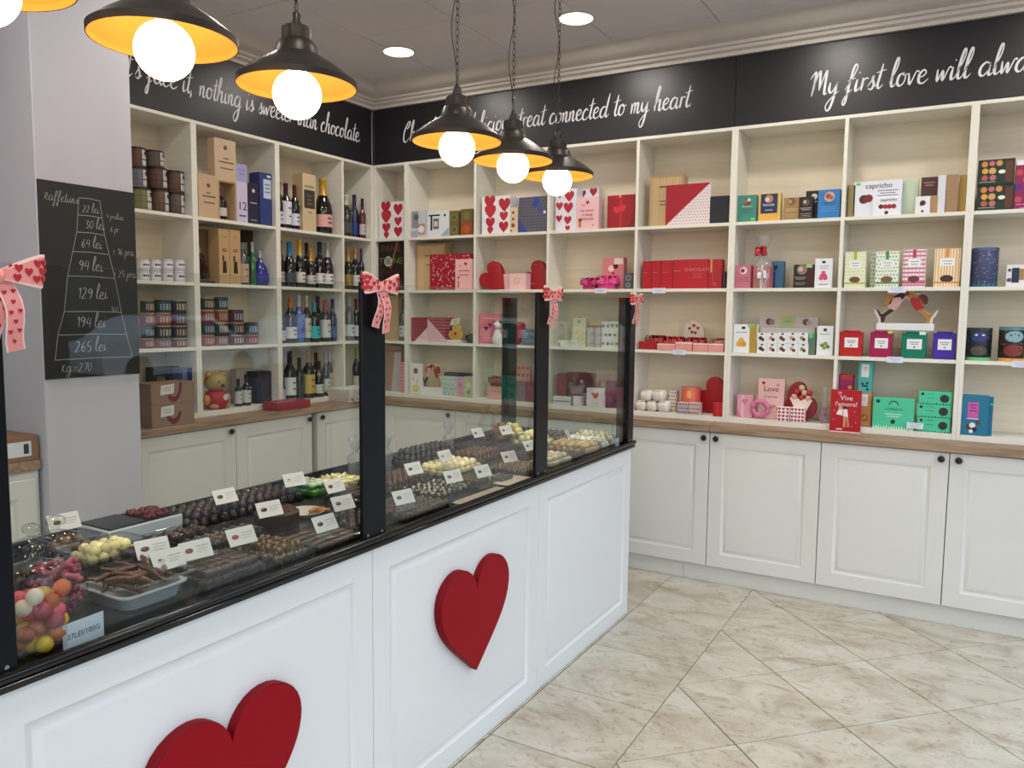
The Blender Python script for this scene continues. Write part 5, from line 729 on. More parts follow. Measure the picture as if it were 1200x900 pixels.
D(MB().box(1.5425, 1.61, -.762, -.753, .857, ZG, BLACK, .002), 'post'); D(MB().box(1.5425, 1.552, -.80, -.762, .8885, ZG, BLACK, .002), 'post')
for a, b in ((-3.74, -2.735), (-2.73, -1.73), (-1.725, -.79)):
    D(MB().box(2.258, 2.264, a, b, .858, ZG - .001, GLASS), 'glass_pane')
D(MB().box(1.56, 2.255, -.772, -.766, .858, ZG - .001, GLASS), 'glass_pane')
# red hearts
def hearto(label, cy, cz, w, h, th=.026):
    mb = MB(); P = [(u * w, (v - .5) * h) for u, v in heart_pts(64)]
    n = len(P); b = .003
    rings = [(0, 1.0), (th - b, 1.0), (th - b * .3, .992), (th, .978)]
    vs = []; 
    for d, k in rings: vs += [(d, u * k, v * k) for u, v in P]
    mb.add(vs, [(k * n + i, k * n + (i + 1) % n, (k + 1) * n + (i + 1) % n, (k + 1) * n + i) for k in range(3) for i in range(n)], REDS)
    mb.add([vs[i] for i in range(3 * n, 4 * n)] , [tuple(range(n))], RED)
    o = mb.build('heart_decoration', None, smooth=45, loc=(XF + .001, cy, cz)); tag(o, label, 'heart decoration'); return o
hearto('red wooden heart on the middle white panel, whole outline visible', -2.232, .478, .43, .375)
hearto('red wooden heart on the near white panel, cut by the frame bottom', -3.26, .436, .43, .375)
# ================================================================ lamps
MET = M('#38322e', .38, .45); GOLD = M('#cf8a38', .55); BULB = emit('bulb_glow', '#ffe0b0', BULB_E)
def pendant(label, y, first=False):
    p = E('pendant_lamp', label, 'lamp', (2.14, y, 2.066), 0, 'dark pendant lamps in a row over the display case')
    MB().lathe([(.153, .018), (.154, .034), (.118, .062), (.062, .098), (.058, .1), (.056, .108), (.052, .122), (.042, .136), (.038, .138), (.038, .166), (.034, .170), (.014, .172)], MET, 40, cap=False).build('shade', p, smooth=35)
    MB().lathe([(.151, .0185), (.1515, .033), (.116, .060), (.06, .095), (.03, .099), (.001, .1)], GOLD, 40, cap=False).build('shade_lining', p, smooth=35)
    b = MB().sphere((0, 0, 0), .0625, BULB, 28).build('bulb', p, smooth=180)
    MB().lathe([(.018, .055), (.018, .09)], M('#d8d0c0', .5), 16).build('lamp_socket', p)
    MB().lathe([(.012, .168), (.013, .2), (.009, .206)], MET, 14).box(-.002, .002, -.016, .016, .17, .172, MET).build('holder', p)
    MB().tube([(-.02, 0, .17), (-.012, 0, .2), (0, 0, .212), (.012, 0, .2), (.02, 0, .17)], .002, MET, 6).build('bracket', p)
    mb = MB(); z = .212; k = 0; top = ZC - 2.066 - .025
    while z < top:
        P = []
        for i in range(12):
            a = 2 * PI * i / 12; u = .0062 * math.cos(a); v = .0135 * math.sin(a) + z + .0115
            P.append((u, 0, v) if k % 2 else (0, u, v))
        mb.tube(P, .0013, MET, 5, closed=True); z += .0225; k += 1
    ch = mb.build('chain', p)
    MB().tube([(-.004 - .016 * math.sin(t * .33) ** 2, .008 * math.sin(t * .8), .205 + t * (top - .205) / 20) for t in range(21)], .0018, M('#121212', .5), 6).build('cord', p)
    MB().lathe([(.045, top), (.045, top + .02), (.03, top + .024)], MET, 24).build('canopy', p)
    ld = bpy.data.lights.new('bulb_light', 'POINT'); ld.energy = 2.2; ld.color = (1, .76, .48); ld.shadow_soft_size = .06; lo = bpy.data.objects.new('bulb_light', ld); COL.objects.link(lo); lo.parent = p; lo.location = (0, 0, -.075)
for lb, y in (('pendant lamp cut off at the top left frame corner', -3.632), ('largest fully visible pendant lamp, left of the blackboard top', -3.262), ('second pendant lamp from the left with a whole shade', -2.868),
              ('pendant lamp in front of the room corner sign, leftmost of the far three', -2.122), ('middle pendant lamp of the far three', -1.737), ('farthest and smallest pendant lamp of the row', -1.357)):
    pendant(lb, y)
DLG = emit('downlight_glow', '#fff4e6', 9.0)
def downlight(x, y, label, grp=None):
    d = E('downlight', label, 'ceiling light', (x, y, ZC), 0, grp)
    MB().lathe([(.098, 0), (.098, -.004), (.088, -.006), (.088, -.001)], M('#d8d8d8', .4), 36, cap=False).build('trim_ring', d)
    MB().lathe([(.001, -.0035), (.087, -.0035)], DLG, 36, cap=False).build('diffuser', d, smooth=0)
    a = area('downlight_lamp', (x, y, ZC - .012), (0, 0, 0), .17, .17, DOWNLIGHT_W, LIGHT_C, disk=True)
downlight(.70, -.60, 'round ceiling downlight nearest the room corner')
downlight(1.845, -.585, 'round ceiling downlight right of the hanging chains')
k = 0
for x in (2.99, 4.13): downlight(x, -.6, 'round ceiling downlight in the row along the back wall', 'ceiling downlights outside the view')
for y in (-1.9, -3.2, -4.5, -5.8, -7.1):
    for x in (.9, 2.75, 4.0): downlight(x, y, 'round ceiling downlight further out in the shop', 'ceiling downlights outside the view')
DOGS = [('sign of two dachshunds kissing, standing on the tea tins', 3.414, .07, 1.4345, .265, .19, .036), ('sign of two dachshunds kissing, standing on the bottom shelf by the bunny box', .500, .03, .9305, .17, .21, .05)]
SPOT = {'bundle': (2.70, .06, 1.6521, .1, .118), 'teddy': (-.075, -1.326, .9305, .17, .22), 'redbox': (.085, -.93, .9005, .27, .13, .05), 'floral': (.09, -.33, .9005, .26, .17, .085), 'leftbox': (.30, -2.70, .8935), 'amore': (3.165, -.018, .9005, .148, .222), 'wreath': (2.72, .035, .9305, .058), 'lidbox': (.65, .125, .9305, .2, .155)}
CARTONS = [('lower cardboard box with maroon arc and white label on the left worktop', .075, -1.775, .9005, .255, .14, .115, R90, True), ('upper cardboard box with maroon arc and white label on the left worktop', .075, -1.772, 1.016, .26, .14, .11, R90, False)]
BAGS = [(1.635, -2.075, .042, .15), (1.63, -1.885, .04, .13), (1.635, -1.435, .034, .13)]
# ================================================================ goods on the shelves
def draw(mb, ops, w, h, P, texts=None, rough=.45):
    """small vector printing language: shapes in units of the face (x, y from the lower left)"""
    l = .0003
    def quad(x0, y0, x1, y1, mt):
        n = max(1, int(math.ceil((x1 - x0) * 8))) if P.curved else 1
        mb.add([P(x0 * w + (x1 - x0) * w * i / n, y * h, l) for i in range(n + 1) for y in (y0, y1)], [(2 * i, 2 * i + 2, 2 * i + 3, 2 * i + 1) for i in range(n)], mt)
    def poly(pts, mt):
        n = len(pts)
        if not P.curved: mb.add([P(x, y, l) for x, y in pts], [tuple(range(n))], mt); return
        cx = sum(p[0] for p in pts) / n; cy = sum(p[1] for p in pts) / n
        V = [P(cx + (x - cx) * k, cy + (y - cy) * k, l + .0004) for k in (1, .75, .5, .25) for x, y in pts] + [P(cx, cy, l + .0004)]
        mb.add(V, [(r * n + i, r * n + (i + 1) % n, (r + 1) * n + (i + 1) % n, (r + 1) * n + i) for r in range(3) for i in range(n)] + [(3 * n + i, 3 * n + (i + 1) % n, 4 * n) for i in range(n)], mt)
    def disc(cx, cy, r, mt, ry=None, n=12):
        ry = ry or r; poly([(cx * w + r * w * math.cos(2 * PI * i / n), cy * h + ry * w * math.sin(2 * PI * i / n)) for i in range(n)], mt)
    def heart(cx, cy, s_, mt): poly([(cx * w + u * s_ * w, cy * h + (v - .5) * s_ * w) for u, v in HEARTS], mt)
    rnd = random.Random(len(ops) * 31 + int(w * 1e4))
    for o in ops.split(';'):
        a = o.split()
        if not a: continue
        l += .00012; k = a[0]; mt = M(a[-1], rough); f = [float(q) for q in a[1:-1]] if k != 't' else None
        if k == 'r': quad(f[0], f[1], f[2], f[3], mt)
        elif k == 'c': disc(f[0], f[1], f[2], mt)
        elif k == 'e': disc(f[0], f[1], f[2], mt, f[2] * .62, 14)
        elif k == 'h': heart(f[0], f[1], f[2], mt)
        elif k == 'p': poly([(f[i] * w, f[i + 1] * h) for i in range(0, len(f), 2)], mt)
        elif k == 'V':
            n = int(f[0])
            for i in range(n): quad((i + .5 - f[1] / 2) / n, .004, (i + .5 + f[1] / 2) / n, .996, mt)
        elif k == 'B':
            n = int(f[0])
            for i in range(n): quad(.004, (i + .5 - f[1] / 2) / n, .996, (i + .5 + f[1] / 2) / n, mt)
        elif k == 'D':
            nx, ny = int(f[0]), int(f[1])
            for j in range(ny):
                for i in range(nx): disc((i + .5 + (.25 if j % 2 else -.25)) / nx * .96 + .02, (j + .5) / ny, f[2], mt, None, 6)
        elif k == 'H':
            nx, ny = int(f[0]), int(f[1])
            for j in range(ny):
                for i in range(nx): heart((i + .5) / nx, (j + .5) / ny, f[2], mt)
        elif k == 'L':
            n = int(f[3]); hh = .022 if n > 1 else .03
            for i in range(n):
                e = (.0 if i % 2 == 0 else .12) * (f[2] - f[0]); y = f[1] - i * .07
                quad(f[0] + e, y - hh / 2, f[2] - e, y + hh / 2, mt)
        elif k == 'S' or k == 'Q':
            for i in range(int(f[0])):
                x = rnd.uniform(.04, .96) * w; y = rnd.uniform(.04, .96) * h; t = rnd.uniform(0, PI); q = (.022 if k == 'S' else .05) * max(w, .09) * rnd.uniform(.6, 1.1); c_, s_ = math.cos(t) * q, math.sin(t) * q
                poly([(x + c_, y + s_), (x - s_ * .45, y + c_ * .45), (x - c_, y - s_), (x + s_ * .45, y - c_ * .45)], mt)
        elif k == 'Z':
            n = int(f[0])
            for i in range(n):
                x = (i + .5) / n; s_ = .3 / n; poly([((x - s_) * w, .0), ((x + s_) * w, .0), ((x + s_ * .5) * w, .07 * h * (1 + .5 * (i % 3))), ((x - s_ * .3) * w, .06 * h * (1 + .5 * (i % 2)))], mt)
        elif k == 't' and texts is not None:
            texts.append((float(a[1]), float(a[2]), float(a[3]), a[4].replace('_', ' '), a[5], l))
def flat(w, d):
    P = lambda u, v, l: (u - w / 2, -d / 2 - l, v)
    class F:
        curved = False
        def __call__(s, u, v, l): return P(u, v, l)
    return F()
def curved(w, r):
    class F:
        curved = True
        def __call__(s, u, v, l):
            a = (u / w - .5) * PI * .98; return ((r + l) * math.sin(a), -(r + l) * math.cos(a), v)
    return F()
def prints(root, ops, w, d, h, P):
    if not ops: return
    tx = []; mb = MB(); draw(mb, ops, w, h, P, tx)
    if mb.v: mb.build('print', root, smooth=0, normals=False)
    for x, y, sz, s_, c_, l in tx:
        text(s_, sz * w, M(c_, .5), root, Matrix.Translation((x * w - w / 2, -d / 2 - l - .0004, y * h)) @ Matrix.Rotation(PI / 2, 4, 'X'))
def bottle_prof(style, r, h):
    if style == 'champ': return [(r * .9, 0), (r, .01), (r, h * .42), (r * .9, h * .52), (r * .55, h * .66), (r * .36, h * .74), (r * .33, h * .8)], h * .74
    if style == 'gin': return [(r * .95, 0), (r, .008), (r, h * .62), (r * .85, h * .69), (r * .4, h * .75), (r * .36, h * .86)], h * .84
    if style == 'round': return [(r * .7, 0), (r * .95, .012), (r, h * .3), (r * .85, h * .5), (r * .4, h * .7), (r * .24, h * .76), (r * .22, h * .82)], h * .8
    return [(r * .9, 0), (r, .008), (r, h * .56), (r * .9, h * .62), (r * .5, h * .70), (r * .36, h * .76), (r * .33, h * .82)], h * .76
def ribbon_knot(mb, c, s_, mt, n=7, rnd=random):
    for i in range(n):
        a = 2 * PI * i / n + .3; r = s_ * .42; ca, sa = math.cos(a), math.sin(a); lift_ = s_ * (.15 + .25 * ((i * 7) % 3) / 2)
        P = []
        for t in range(7):
            u = t / 6; q = math.sin(u * PI); rad = r * (math.sin(u * PI * .5) if t < 6 else 1.0); P.append((rad * (1 - .15 * u), q * lift_ + .2 * s_ * (1 - u)))
        V = []
        for rr, z in P:
            wd = s_ * .13
            for sg in (-1, 1): V.append((c[0] + rr * ca - sa * wd * sg, c[1] + rr * sa + ca * wd * sg, c[2] + z))
        mb.add(V, [(2 * i_, 2 * i_ + 1, 2 * i_ + 3, 2 * i_ + 2) for i_ in range(6)], mt)
    mb.sphere((c[0], c[1], c[2] + s_ * .25), s_ * .14, mt, 8)
def item(t):
    kind, name, cat, label, group, x, y, z, rz, w, d, h, col, ops, kw = t
    root = E(name, label, cat, (x, y, z), math.radians(rz), group or None)
    rnd = random.Random(int(x * 977 + y * 331 + z * 77))
    m1 = M(col, .45, kw.get('met', 0))
    if kind == 'box':
        b = min(.0012, w * .1, d * .1); MB().box(-w / 2, w / 2, -d / 2, d / 2, 0, h, m1, b).build('carton', root, smooth=30)
        prints(root, ops, w, d, h, flat(w, d))
    elif kind == 'heart':
        til = math.radians(kw.get('tilt', 0)); ww = w; hh = h
        n = 40; pts = [(u, v - .5) for u, v in heart_pts(n)]
        c_, s_ = math.cos(til), math.sin(til); R = [(u * c_ - v * s_, u * s_ + v * c_) for u, v in pts]
        x0 = min(p[0] for p in R); x1 = max(p[0] for p in R); y0 = min(p[1] for p in R); y1 = max(p[1] for p in R)
        R = [((p[0] - x0) / (x1 - x0) * ww - ww / 2, (p[1] - y0) / (y1 - y0) * hh) for p in R]; cx = 0; cz = hh / 2
        def ring(k, yy): return [(cx + (a - cx) * k, yy, cz + (b_ - cz) * k) for a, b_ in R]
        def body(name_, rings, mt):
            vs = sum(rings, []); m_ = len(rings)
            return MB().add(vs, [(k * n + i, k * n + (i + 1) % n, (k + 1) * n + (i + 1) % n, (k + 1) * n + i) for k in range(m_ - 1) for i in range(n)] + [tuple(range(n - 1, -1, -1)), tuple(range((m_ - 1) * n, m_ * n))], mt).build(name_, root, smooth=45)
        body('box_base', [ring(.97, d / 2), ring(.97, -d * .1)], m1); body('box_lid', [ring(1, -d * .05), ring(1, -d / 2 + .004), ring(.985, -d / 2 + .001), ring(.96, -d / 2)], m1)
        prints(root, ops, w, d, h, flat(w, d))
    elif kind == 'bottle':
        r = w / 2 * .93; r = min(r, .062); pf, zc = bottle_prof(kw['style'], r, h); g = M(kw['glass'], .08, 0, .8)
        MB().lathe(pf, g, 20).build('glass_body', root, smooth=50)
        rc = pf[-1][0] * 1.18
        cs = zc if kw['style'] != 'champ' else h * .68
        MB().lathe([(rc * (1.5 if kw['style'] == 'champ' else 1), cs), (rc * 1.05, cs + h * .06), (rc, h * .93), (rc * 1.15, h * .94), (rc * 1.1, h * .99), (rc * .6, h)], M(kw.get('cap', '#222222'), .3, .25), 16).build('cap', root, smooth=50)
        lh = kw.get('lh', .26); lo = kw.get('lo', .1); z0 = h * lo; z1 = min(h * (lo + lh), h * (.6 if kw['style'] != 'champ' else .42)); mb = MB(); rr = r + .0006; n = 12
        V = []
        for i in range(n + 1):
            a = -PI / 2 + (i / n - .5) * PI * 1.15; V += [(rr * math.cos(a), rr * math.sin(a), z0), (rr * math.cos(a), rr * math.sin(a), z1)]
        mb.add(V, [(2 * i, 2 * i + 2, 2 * i + 3, 2 * i + 1) for i in range(n)], M(kw['lab'], .5)); F = curved(w, rr)
        draw(mb, 'L .4 %.3f .62 1 #50505a;L .42 %.3f .6 1 #50505a' % ((z0 + (z1 - z0) * .7) / h, (z0 + (z1 - z0) * .35) / h), w, h, F); mb.build('paper_label', root, smooth=50, normals=False)
        if kw['style'] == 'champ' or rnd.random() < .4:
            mb = MB(); draw(mb, 'r .56 .56 .68 .6 #dcdce0', w, h, curved(w, r + .001)); mb.build('price_sticker', root, smooth=0, normals=False)
    elif kind == 'can':
        r = min(w / 2, .06) * .99; MB().lathe([(r * .97, 0), (r, .003), (r, h * .9), (r * .98, h * .91)], m1, 24).build('can_body', root, smooth=40)
        MB().lathe([(r * 1.02, h * .9), (r * 1.02, h * .985), (r * .98, h), (r * .5, h + .0005)], M(kw.get('lid', '#444444'), .35, .2), 24).build('lid', root, smooth=40)
        prints(root, ops, w, 2 * r, h, curved(w, r))
    elif kind == 'tin':
        b = .004; MB().box(-w / 2, w / 2, -d / 2, d / 2, 0, h * .86, M(col, .25), b).build('tin_body', root, smooth=40)
        MB().box(-w / 2 - .001, w / 2 + .001, -d / 2 - .001, d / 2 + .001, h * .82, h * .94, M(col, .25), b).box(-w * .36, w * .36, -d * .36, d * .36, h * .94, h, M(col, .25), b).build('lid', root, smooth=40)
        prints(root, ops, w, d + .002, h, flat(w, d + .002))
    elif kind == 'bag':
        mb = MB(); dt = d * .12; hb_ = h * .55
        vs = [(-w / 2, -d / 2, 0), (w / 2, -d / 2, 0), (w / 2, d / 2, 0), (-w / 2, d / 2, 0), (-w / 2, -d / 2, hb_), (w / 2, -d / 2, hb_), (w / 2, d / 2, hb_), (-w / 2, d / 2, hb_),
              (-w / 2, -d / 2, h), (w / 2, -d / 2, h), (w / 2, -d / 2 + dt * 2, h), (-w / 2, -d / 2 + dt * 2, h), (-w / 2 + d * .16, 0, h * .75), (w / 2 - d * .16, 0, h * .75)]
        mb.add(vs, [(0, 1, 5, 4), (4, 5, 9, 8), (2, 3, 7, 6), (6, 7, 11, 10), (1, 2, 6, 5), (3, 0, 4, 7), (8, 9, 10, 11), (5, 6, 10, 9), (7, 4, 8, 11), (3, 2, 1, 0)], m1)
        mb.v = mb.v[:12]; mb.build('paper_bag', root, smooth=0); prints(root, ops, w, d, h, flat(w, d))
    elif kind == 'crate':
        q = .006; MB().box(-w / 2, w / 2, d / 2 - q, d / 2, 0, h, CRATE).box(-w / 2, -w / 2 + q, -d / 2, d / 2 - q, 0, h, CRATE).box(w / 2 - q, w / 2, -d / 2, d / 2 - q, 0, h, CRATE).box(-w / 2 + q, w / 2 - q, -d / 2, d / 2 - q, 0, q, CRATE).box(-w / 2 + q, w / 2 - q, -d / 2, d / 2 - q, h - q, h, CRATE).build('crate_frame', root)
        pf, zc = bottle_prof('wine', w * .3, h * .8)
        bt = E('wine_bottle', 'dark wine bottle with white label standing inside the open crate', 'bottle', root.location + Vector((0, 0, q + .0005)), root.rotation_euler.z)
        MB().lathe(pf, M('#16100f', .1), 16, -.01, 0, 0).build('glass_body', bt, smooth=50); MB().lathe([(w * .12, h * .6), (w * .11, h * .8)], M('#50303c', .4), 12, -.01, 0, 0).build('cap', bt, smooth=50)
        MB().lathe([(w * .305, h * .09), (w * .305, h * .3)], M('#c8c0bc', .6), 16, -.01, 0, 0, cap=False).build('paper_label', bt, smooth=50)
    elif kind == 'lying':
        P = bottle_prof('wine', .028, .2)[0]; o = MB().lathe(P, M('#2c1208', .1), 16).build('glass_body', root, smooth=50); o.rotation_euler = (0, math.radians(-17), 0); o.location = (w / 2 - .045, 0, .03)
        MB().box(-w / 2, w / 2, -d / 2, d / 2, 0, .012, M('#3c2818', .5), .002).build('cradle', root)
        o = MB().lathe([(.0125, .12), (.0135, .165), (.0115, .19)], M('#b06828', .4), 14).build('neck_foil', root, smooth=50); o.rotation_euler = (0, math.radians(-17), 0); o.location = (w / 2 - .045, 0, .03)
    elif kind == 'rose':
        mb = MB().box(-w * .38, w * .38, -d * .38, d * .38, 0, h * .45, m1, .003); mb.build('wrapping', root, smooth=30)
        mb = MB()
        for i in range(3): ribbon_knot(mb, ((i - 1) * w * .27, rnd.uniform(-.2, .2) * d, h * .35), max(h * 1.15, min(w * .6, h * 1.6)), M(col, .35), 9)
        mb.build('ribbon', root, smooth=60, normals=False)
    elif kind == 'roll':
        MB().box(-w * .49, w * .49, -d / 2, d / 2, 0, h, m1, min(w, h) * .22).build('paper_wrap', root, smooth=60)
        mb = MB(); F = flat(w, d); draw(mb, 'c .3 .45 .05 #c89c98;c .6 .6 .04 #7a3c44;r .2 .9 .8 .97 #c8a8a4', w, h, F); mb.build('print', root, smooth=0, normals=False)
    elif kind == 'plaque':
        n = 28; P = [(w / 2 * math.cos(2 * PI * i / n), h / 2 + h / 2 * math.sin(2 * PI * i / n)) for i in range(n)]
        MB().prism(P, lambda u, v, dd: (u, dd, v), -d / 2, d / 2, m1).build('disc', root, smooth=30); prints(root, 'h .3 .72 .16 #b01c24;h .5 .82 .18 #b01c24;h .7 .74 .16 #a01820;h .42 .6 .16 #b01c24;h .58 .58 .16 #a01820;h .5 .4 .14 #b01c24;c .3 .9 .03 #b01c24', w, d, h, flat(w, d))
    elif kind == 'bear':
        def blob(name_, pts, y0, y1, mt): MB().prism([(a * w, b * h) for a, b in pts], lambda u, v, dd: (u, dd, v), y0, y1, mt).build(name_, root, smooth=30)
        circ = lambda cx, cy, rx, ry, n=20: [(cx + rx * math.cos(2 * PI * i / n), cy + ry * math.sin(2 * PI * i / n)) for i in range(n)]
        MB().box(-w * .5, w * .35, -d / 2, d / 2, 0, h * .12, M('#e4e2e0', .5), .002).build('base', root)
        blob('body', circ(.0, .32, .42, .22), -.004, 0, m1); blob('head', circ(.08, .58, .27, .15), -.007, -.0041, M('#d8b868', .5)); blob('message_card', [(-.3, .68), (.22, .76), (.28, .99), (-.22, .93)], -.010, -.0071, M('#e4dcc8', .5))
        mb = MB(); draw(mb, 'h .5 .36 .16 #b82c2c;c .3 .3 .03 #a04030;c .5 .6 .03 #a04030;L .4 .86 .6 2 #8a8070', w, h, flat(w, .0205)); mb.build('print', root, smooth=0, normals=False)
    elif kind == 'dogfig':
        MB().lathe([(w * .4, 0), (w * .48, h * .1), (w * .45, h * .3), (w * .28, h * .5), (w * .25, h * .6)], m1, 16).build('body', root, smooth=60); MB().sphere((0, 0, h * .76), w * .38, m1, 14, .9).build('head', root, smooth=60)
        MB().sphere((w * .3, 0, h * .9), w * .16, M('#1c1c20', .5), 8).sphere((-w * .3, 0, h * .88), w * .16, M('#1c1c20', .5), 8).build('ears', root); MB().sphere((-w * .12, -w * .36, h * .74), w * .07, M('#1c1c20', .5), 8).build('nose', root)
    elif kind == 'cone':
        MB().add([(0, -d / 2, 0), (w / 2, -d / 2 - .004, h * .62), (-w / 2, -d / 2 - .004, h * .66), (w * .3, d / 2, h * .6), (-w * .3, d / 2, h * .64)], [(0, 1, 2), (0, 3, 1), (0, 2, 4), (0, 4, 3)], m1).build('paper_cone', root)
        mb = MB()
        for i, (a, b) in enumerate(((-.3, .68), (0, .66), (.3, .66), (-.2, .82), (.12, .8), (.34, .8), (0, .93))): mb.sphere((a * w, -d * .2, b * h), w * .15, M('#a8202c' if i % 2 else '#c8a890', .5), 8)
        mb.build('roses', root, smooth=60)
    elif kind == 'cello':
        mb = MB()
        for i in range(12): mb.sphere((rnd.uniform(-.28, .28) * w, rnd.uniform(-.25, .25) * d, .012 + rnd.uniform(0, .35) * h), w * .2, m1, 8)
        mb.build('sweets', root, smooth=60); MB().lathe([(w * .4, 0), (w * .48, h * .2), (w * .42, h * .5), (w * .12, h * .68), (w * .35, h * .95)], CELLO, 12, cap=False).build('cellophane', root, smooth=60)
    elif kind == 'twigs':
        mb = MB()
        for i in range(16):
            a = rnd.uniform(-.5, .5) * w; b = rnd.uniform(-.3, .3) * d; mb.tube([(a * .3, 0, 0), (a * .7, b * .5, h * .5), (a, b, h * rnd.uniform(.7, 1))], .0015, M('#7a5040', .7), 4); mb.sphere((a, b, h * rnd.uniform(.75, .98)), .009, m1, 6)
        mb.build('stems', root)
for t in ITEMS: item(t)
# shelf edge price tags
def ptag(label, x, z, w=.05, h=.03, y=-.002):
    r = E('price_tag', label, 'price tag', (x, y, z), 0); MB().box(-w / 2, w / 2, -.0012, 0, 0, h, M('#dfe5f4', .4)).build('card', r)
    mb = MB(); F = flat(w, .0024); draw(mb, 'L .12 .78 .88 1 #4858a0;L .2 .5 .8 1 #4858a0;L .3 .25 .7 1 #30408c', w, h, F); mb.build('print', r, smooth=0, normals=False)
for l_, x_, z_, w_ in PTAGS: ptag(l_, x_, z_, w_)
# dachshund signs
def dogsign(label, x, y, z, w, h, base):
    r = E('dog_sign', label, 'standee', (x, y, z), 0)
    MB().box(-w * .5, w * .5, -.012, .012, 0, base, M('#e6e6e8', .5), .002).build('base', r)
    H_ = h - base
    def blob(name_, P, y0, mt, mir=1, par=r): MB().prism([(a * w * mir, base + b * H_) for a, b in (P if mir == 1 else P[::-1])], lambda u, v, dd: (u, dd, v), y0, y0 + .0035, mt).build(name_, par, smooth=30)
    body = smooth_path([(.42, .02), (.36, .05), (.34, .22), (.22, .38), (.12, .62), (.02, .9), (.0, .98), (.1, 1.0), (.2, .92), (.27, .96), (.34, .8), (.28, .62), (.27, .5), (.36, .36), (.42, .3), (.47, .42), (.5, .46), (.46, .26), (.43, .2)], 3)
    ear = smooth_path([(.2, .9), (.27, .96), (.36, .88), (.37, .68), (.31, .62), (.27, .74), (.2, .9)], 3); coat = [(.06, .76), (.12, .55), (.18, .42), (.33, .52), (.26, .66), (.22, .84), (.1, .86)]
    for mir, cb_, ce, cc in ((-1, '#3a2018', '#b87838', '#d8a8a4'), (1, '#b8823c', '#5c2c1c', '#b01820')):
        wh = [((a - .22) * 1.2 + .22, (b - .52) * 1.09 + .52) for a, b in body]
        blob('outline', wh, -.002, M('#e8e4e0', .5), mir); blob('dog_body', body, -.0056, M(cb_, .5), mir); blob('ear', ear, -.0092, M(ce, .5), mir); blob('coat', coat, -.0094, M(cc, .5), mir)
    mb = MB(); mb.add([(u * w * .09, -.0132, base + H_ * (.88 + v * .13)) for u, v in HEARTS], [tuple(range(14))], M('#c01c20', .5)); mb.build('heart_print', r, smooth=0, normals=False)
for a in DOGS: dogsign(*a)
# things that need their own model ---------------------------------
def P_(n): return SPOT[n]
x, y, z, w, h = SPOT['bundle']
r = E('gift_bundle', 'red gift in clear cellophane with white ribbon and red bow', 'gift', (x, y, z))
MB().box(-w / 2, w / 2, -.03, .03, 0, h, M('#b82c34', .4), .004).build('gift_box', r, smooth=30)
mb = MB(); ribbon_knot(mb, (0, -.034, h * .45), .085, M('#e8e4e4', .4), 6); mb.box(-.006, .006, -.0315, -.0305, 0, h, M('#e8e4e4', .4)); mb.build('white_ribbon', r, smooth=60, normals=False)
MB().lathe([(w * .56, 0), (w * .55, h), (w * .28, h * 1.4), (.01, h * 1.7), (w * .3, h * 2.0), (w * .38, h * 2.45)], CELLO, 14, cap=False).build('cellophane', r, smooth=60)
mb = MB(); ribbon_knot(mb, (-.012, -.02, h * 1.5), .10, M('#b01424', .35), 6); mb.build('red_bow', r, smooth=60, normals=False)
x, y, z, w, h = SPOT['teddy']
r = E('teddy_jar', 'teddy bear cookie jar with golden head and red shirt', 'jar', (x, y, z), R90)
TB = M('#b98a52', .6); MB().sphere((-.035, -.03, .02), .03, TB, 14, .65).sphere((.04, -.03, .02), .03, TB, 14, .65).build('feet', r, smooth=60)
MB().lathe([(.05, .0), (.066, .02), (.07, .055), (.058, .095), (.04, .108)], M('#a8101c', .5), 24).build('shirt', r, smooth=60)
MB().sphere((-.072, -.01, .055), .022, TB, 12, 1.4).sphere((.072, -.01, .055), .022, TB, 12, 1.4).build('arms', r, smooth=60)
MB().sphere((0, 0, .155), .066, M('#a8905c', .35), 24, .86).build('head', r, smooth=60); MB().sphere((-.05, 0, .198), .02, TB, 12).sphere((.05, 0, .198), .02, TB, 12).build('ears', r, smooth=60)
MB().sphere((0.0, -.062, .138), .011, M('#2c1c18', .4), 12).sphere((.022, -.058, .16), .006, M('#101010', .3), 8).sphere((-.024, -.058, .16), .006, M('#101010', .3), 8).build('face', r, smooth=60)
o = MB().lathe([(.001, .002), (.018, .001), (.018, 0)], M('#c8ccd8', .4), 16).build('badge', r); o.rotation_euler = (PI / 2, 0, 0); o.location = (.012, -.069, .07)
x, y, z, w, h = SPOT['amore']; r = E('greeting_box', 'red card box reading Vive l amore with dancing couple, standing on the worktop', 'box', (x, y, z))
MB().box(-w / 2, w / 2, -.01, .01, .006, h, M('#b01020', .4), .001).build('carton', r); MB().box(-w / 2 - .002, w / 2 + .002, -.014, .014, 0, .006, M('#ecc4c8', .5)).build('base', r)
prints(r, 'h .3 .92 .14 #d87880;t .52 .76 .24 Vive #f0e4e4;t .52 .62 .22 l\'amore! #f0e4e4;c .34 .57 .07 #d8a088;c .48 .59 .06 #3c1c18;p .2 .42 .4 .4 .42 .54 .28 .54 #f0e8e4;p .42 .38 .6 .36 .56 .55 .44 .55 #f0dcdc;p .44 .12 .52 .12 .54 .38 .44 .38 #d09070;p .58 .12 .66 .14 .6 .36 .54 .38 #c88868;r .22 .06 .42 .09 #f0d0d0;c .12 .3 .015 #f0d0d0;c .8 .5 .015 #f0d0d0;c .85 .25 .015 #f0d0d0;c .14 .5 .015 #f0d0d0;c .75 .15 .015 #f0d0d0', w, .02, h, flat(w, .02))
x, y, z, rad = SPOT['wreath']; r = E('ribbon_wreath', 'pink satin ribbon wreath standing before the Love box', 'wreath', (x, y, z)); mb = MB(); n = 16
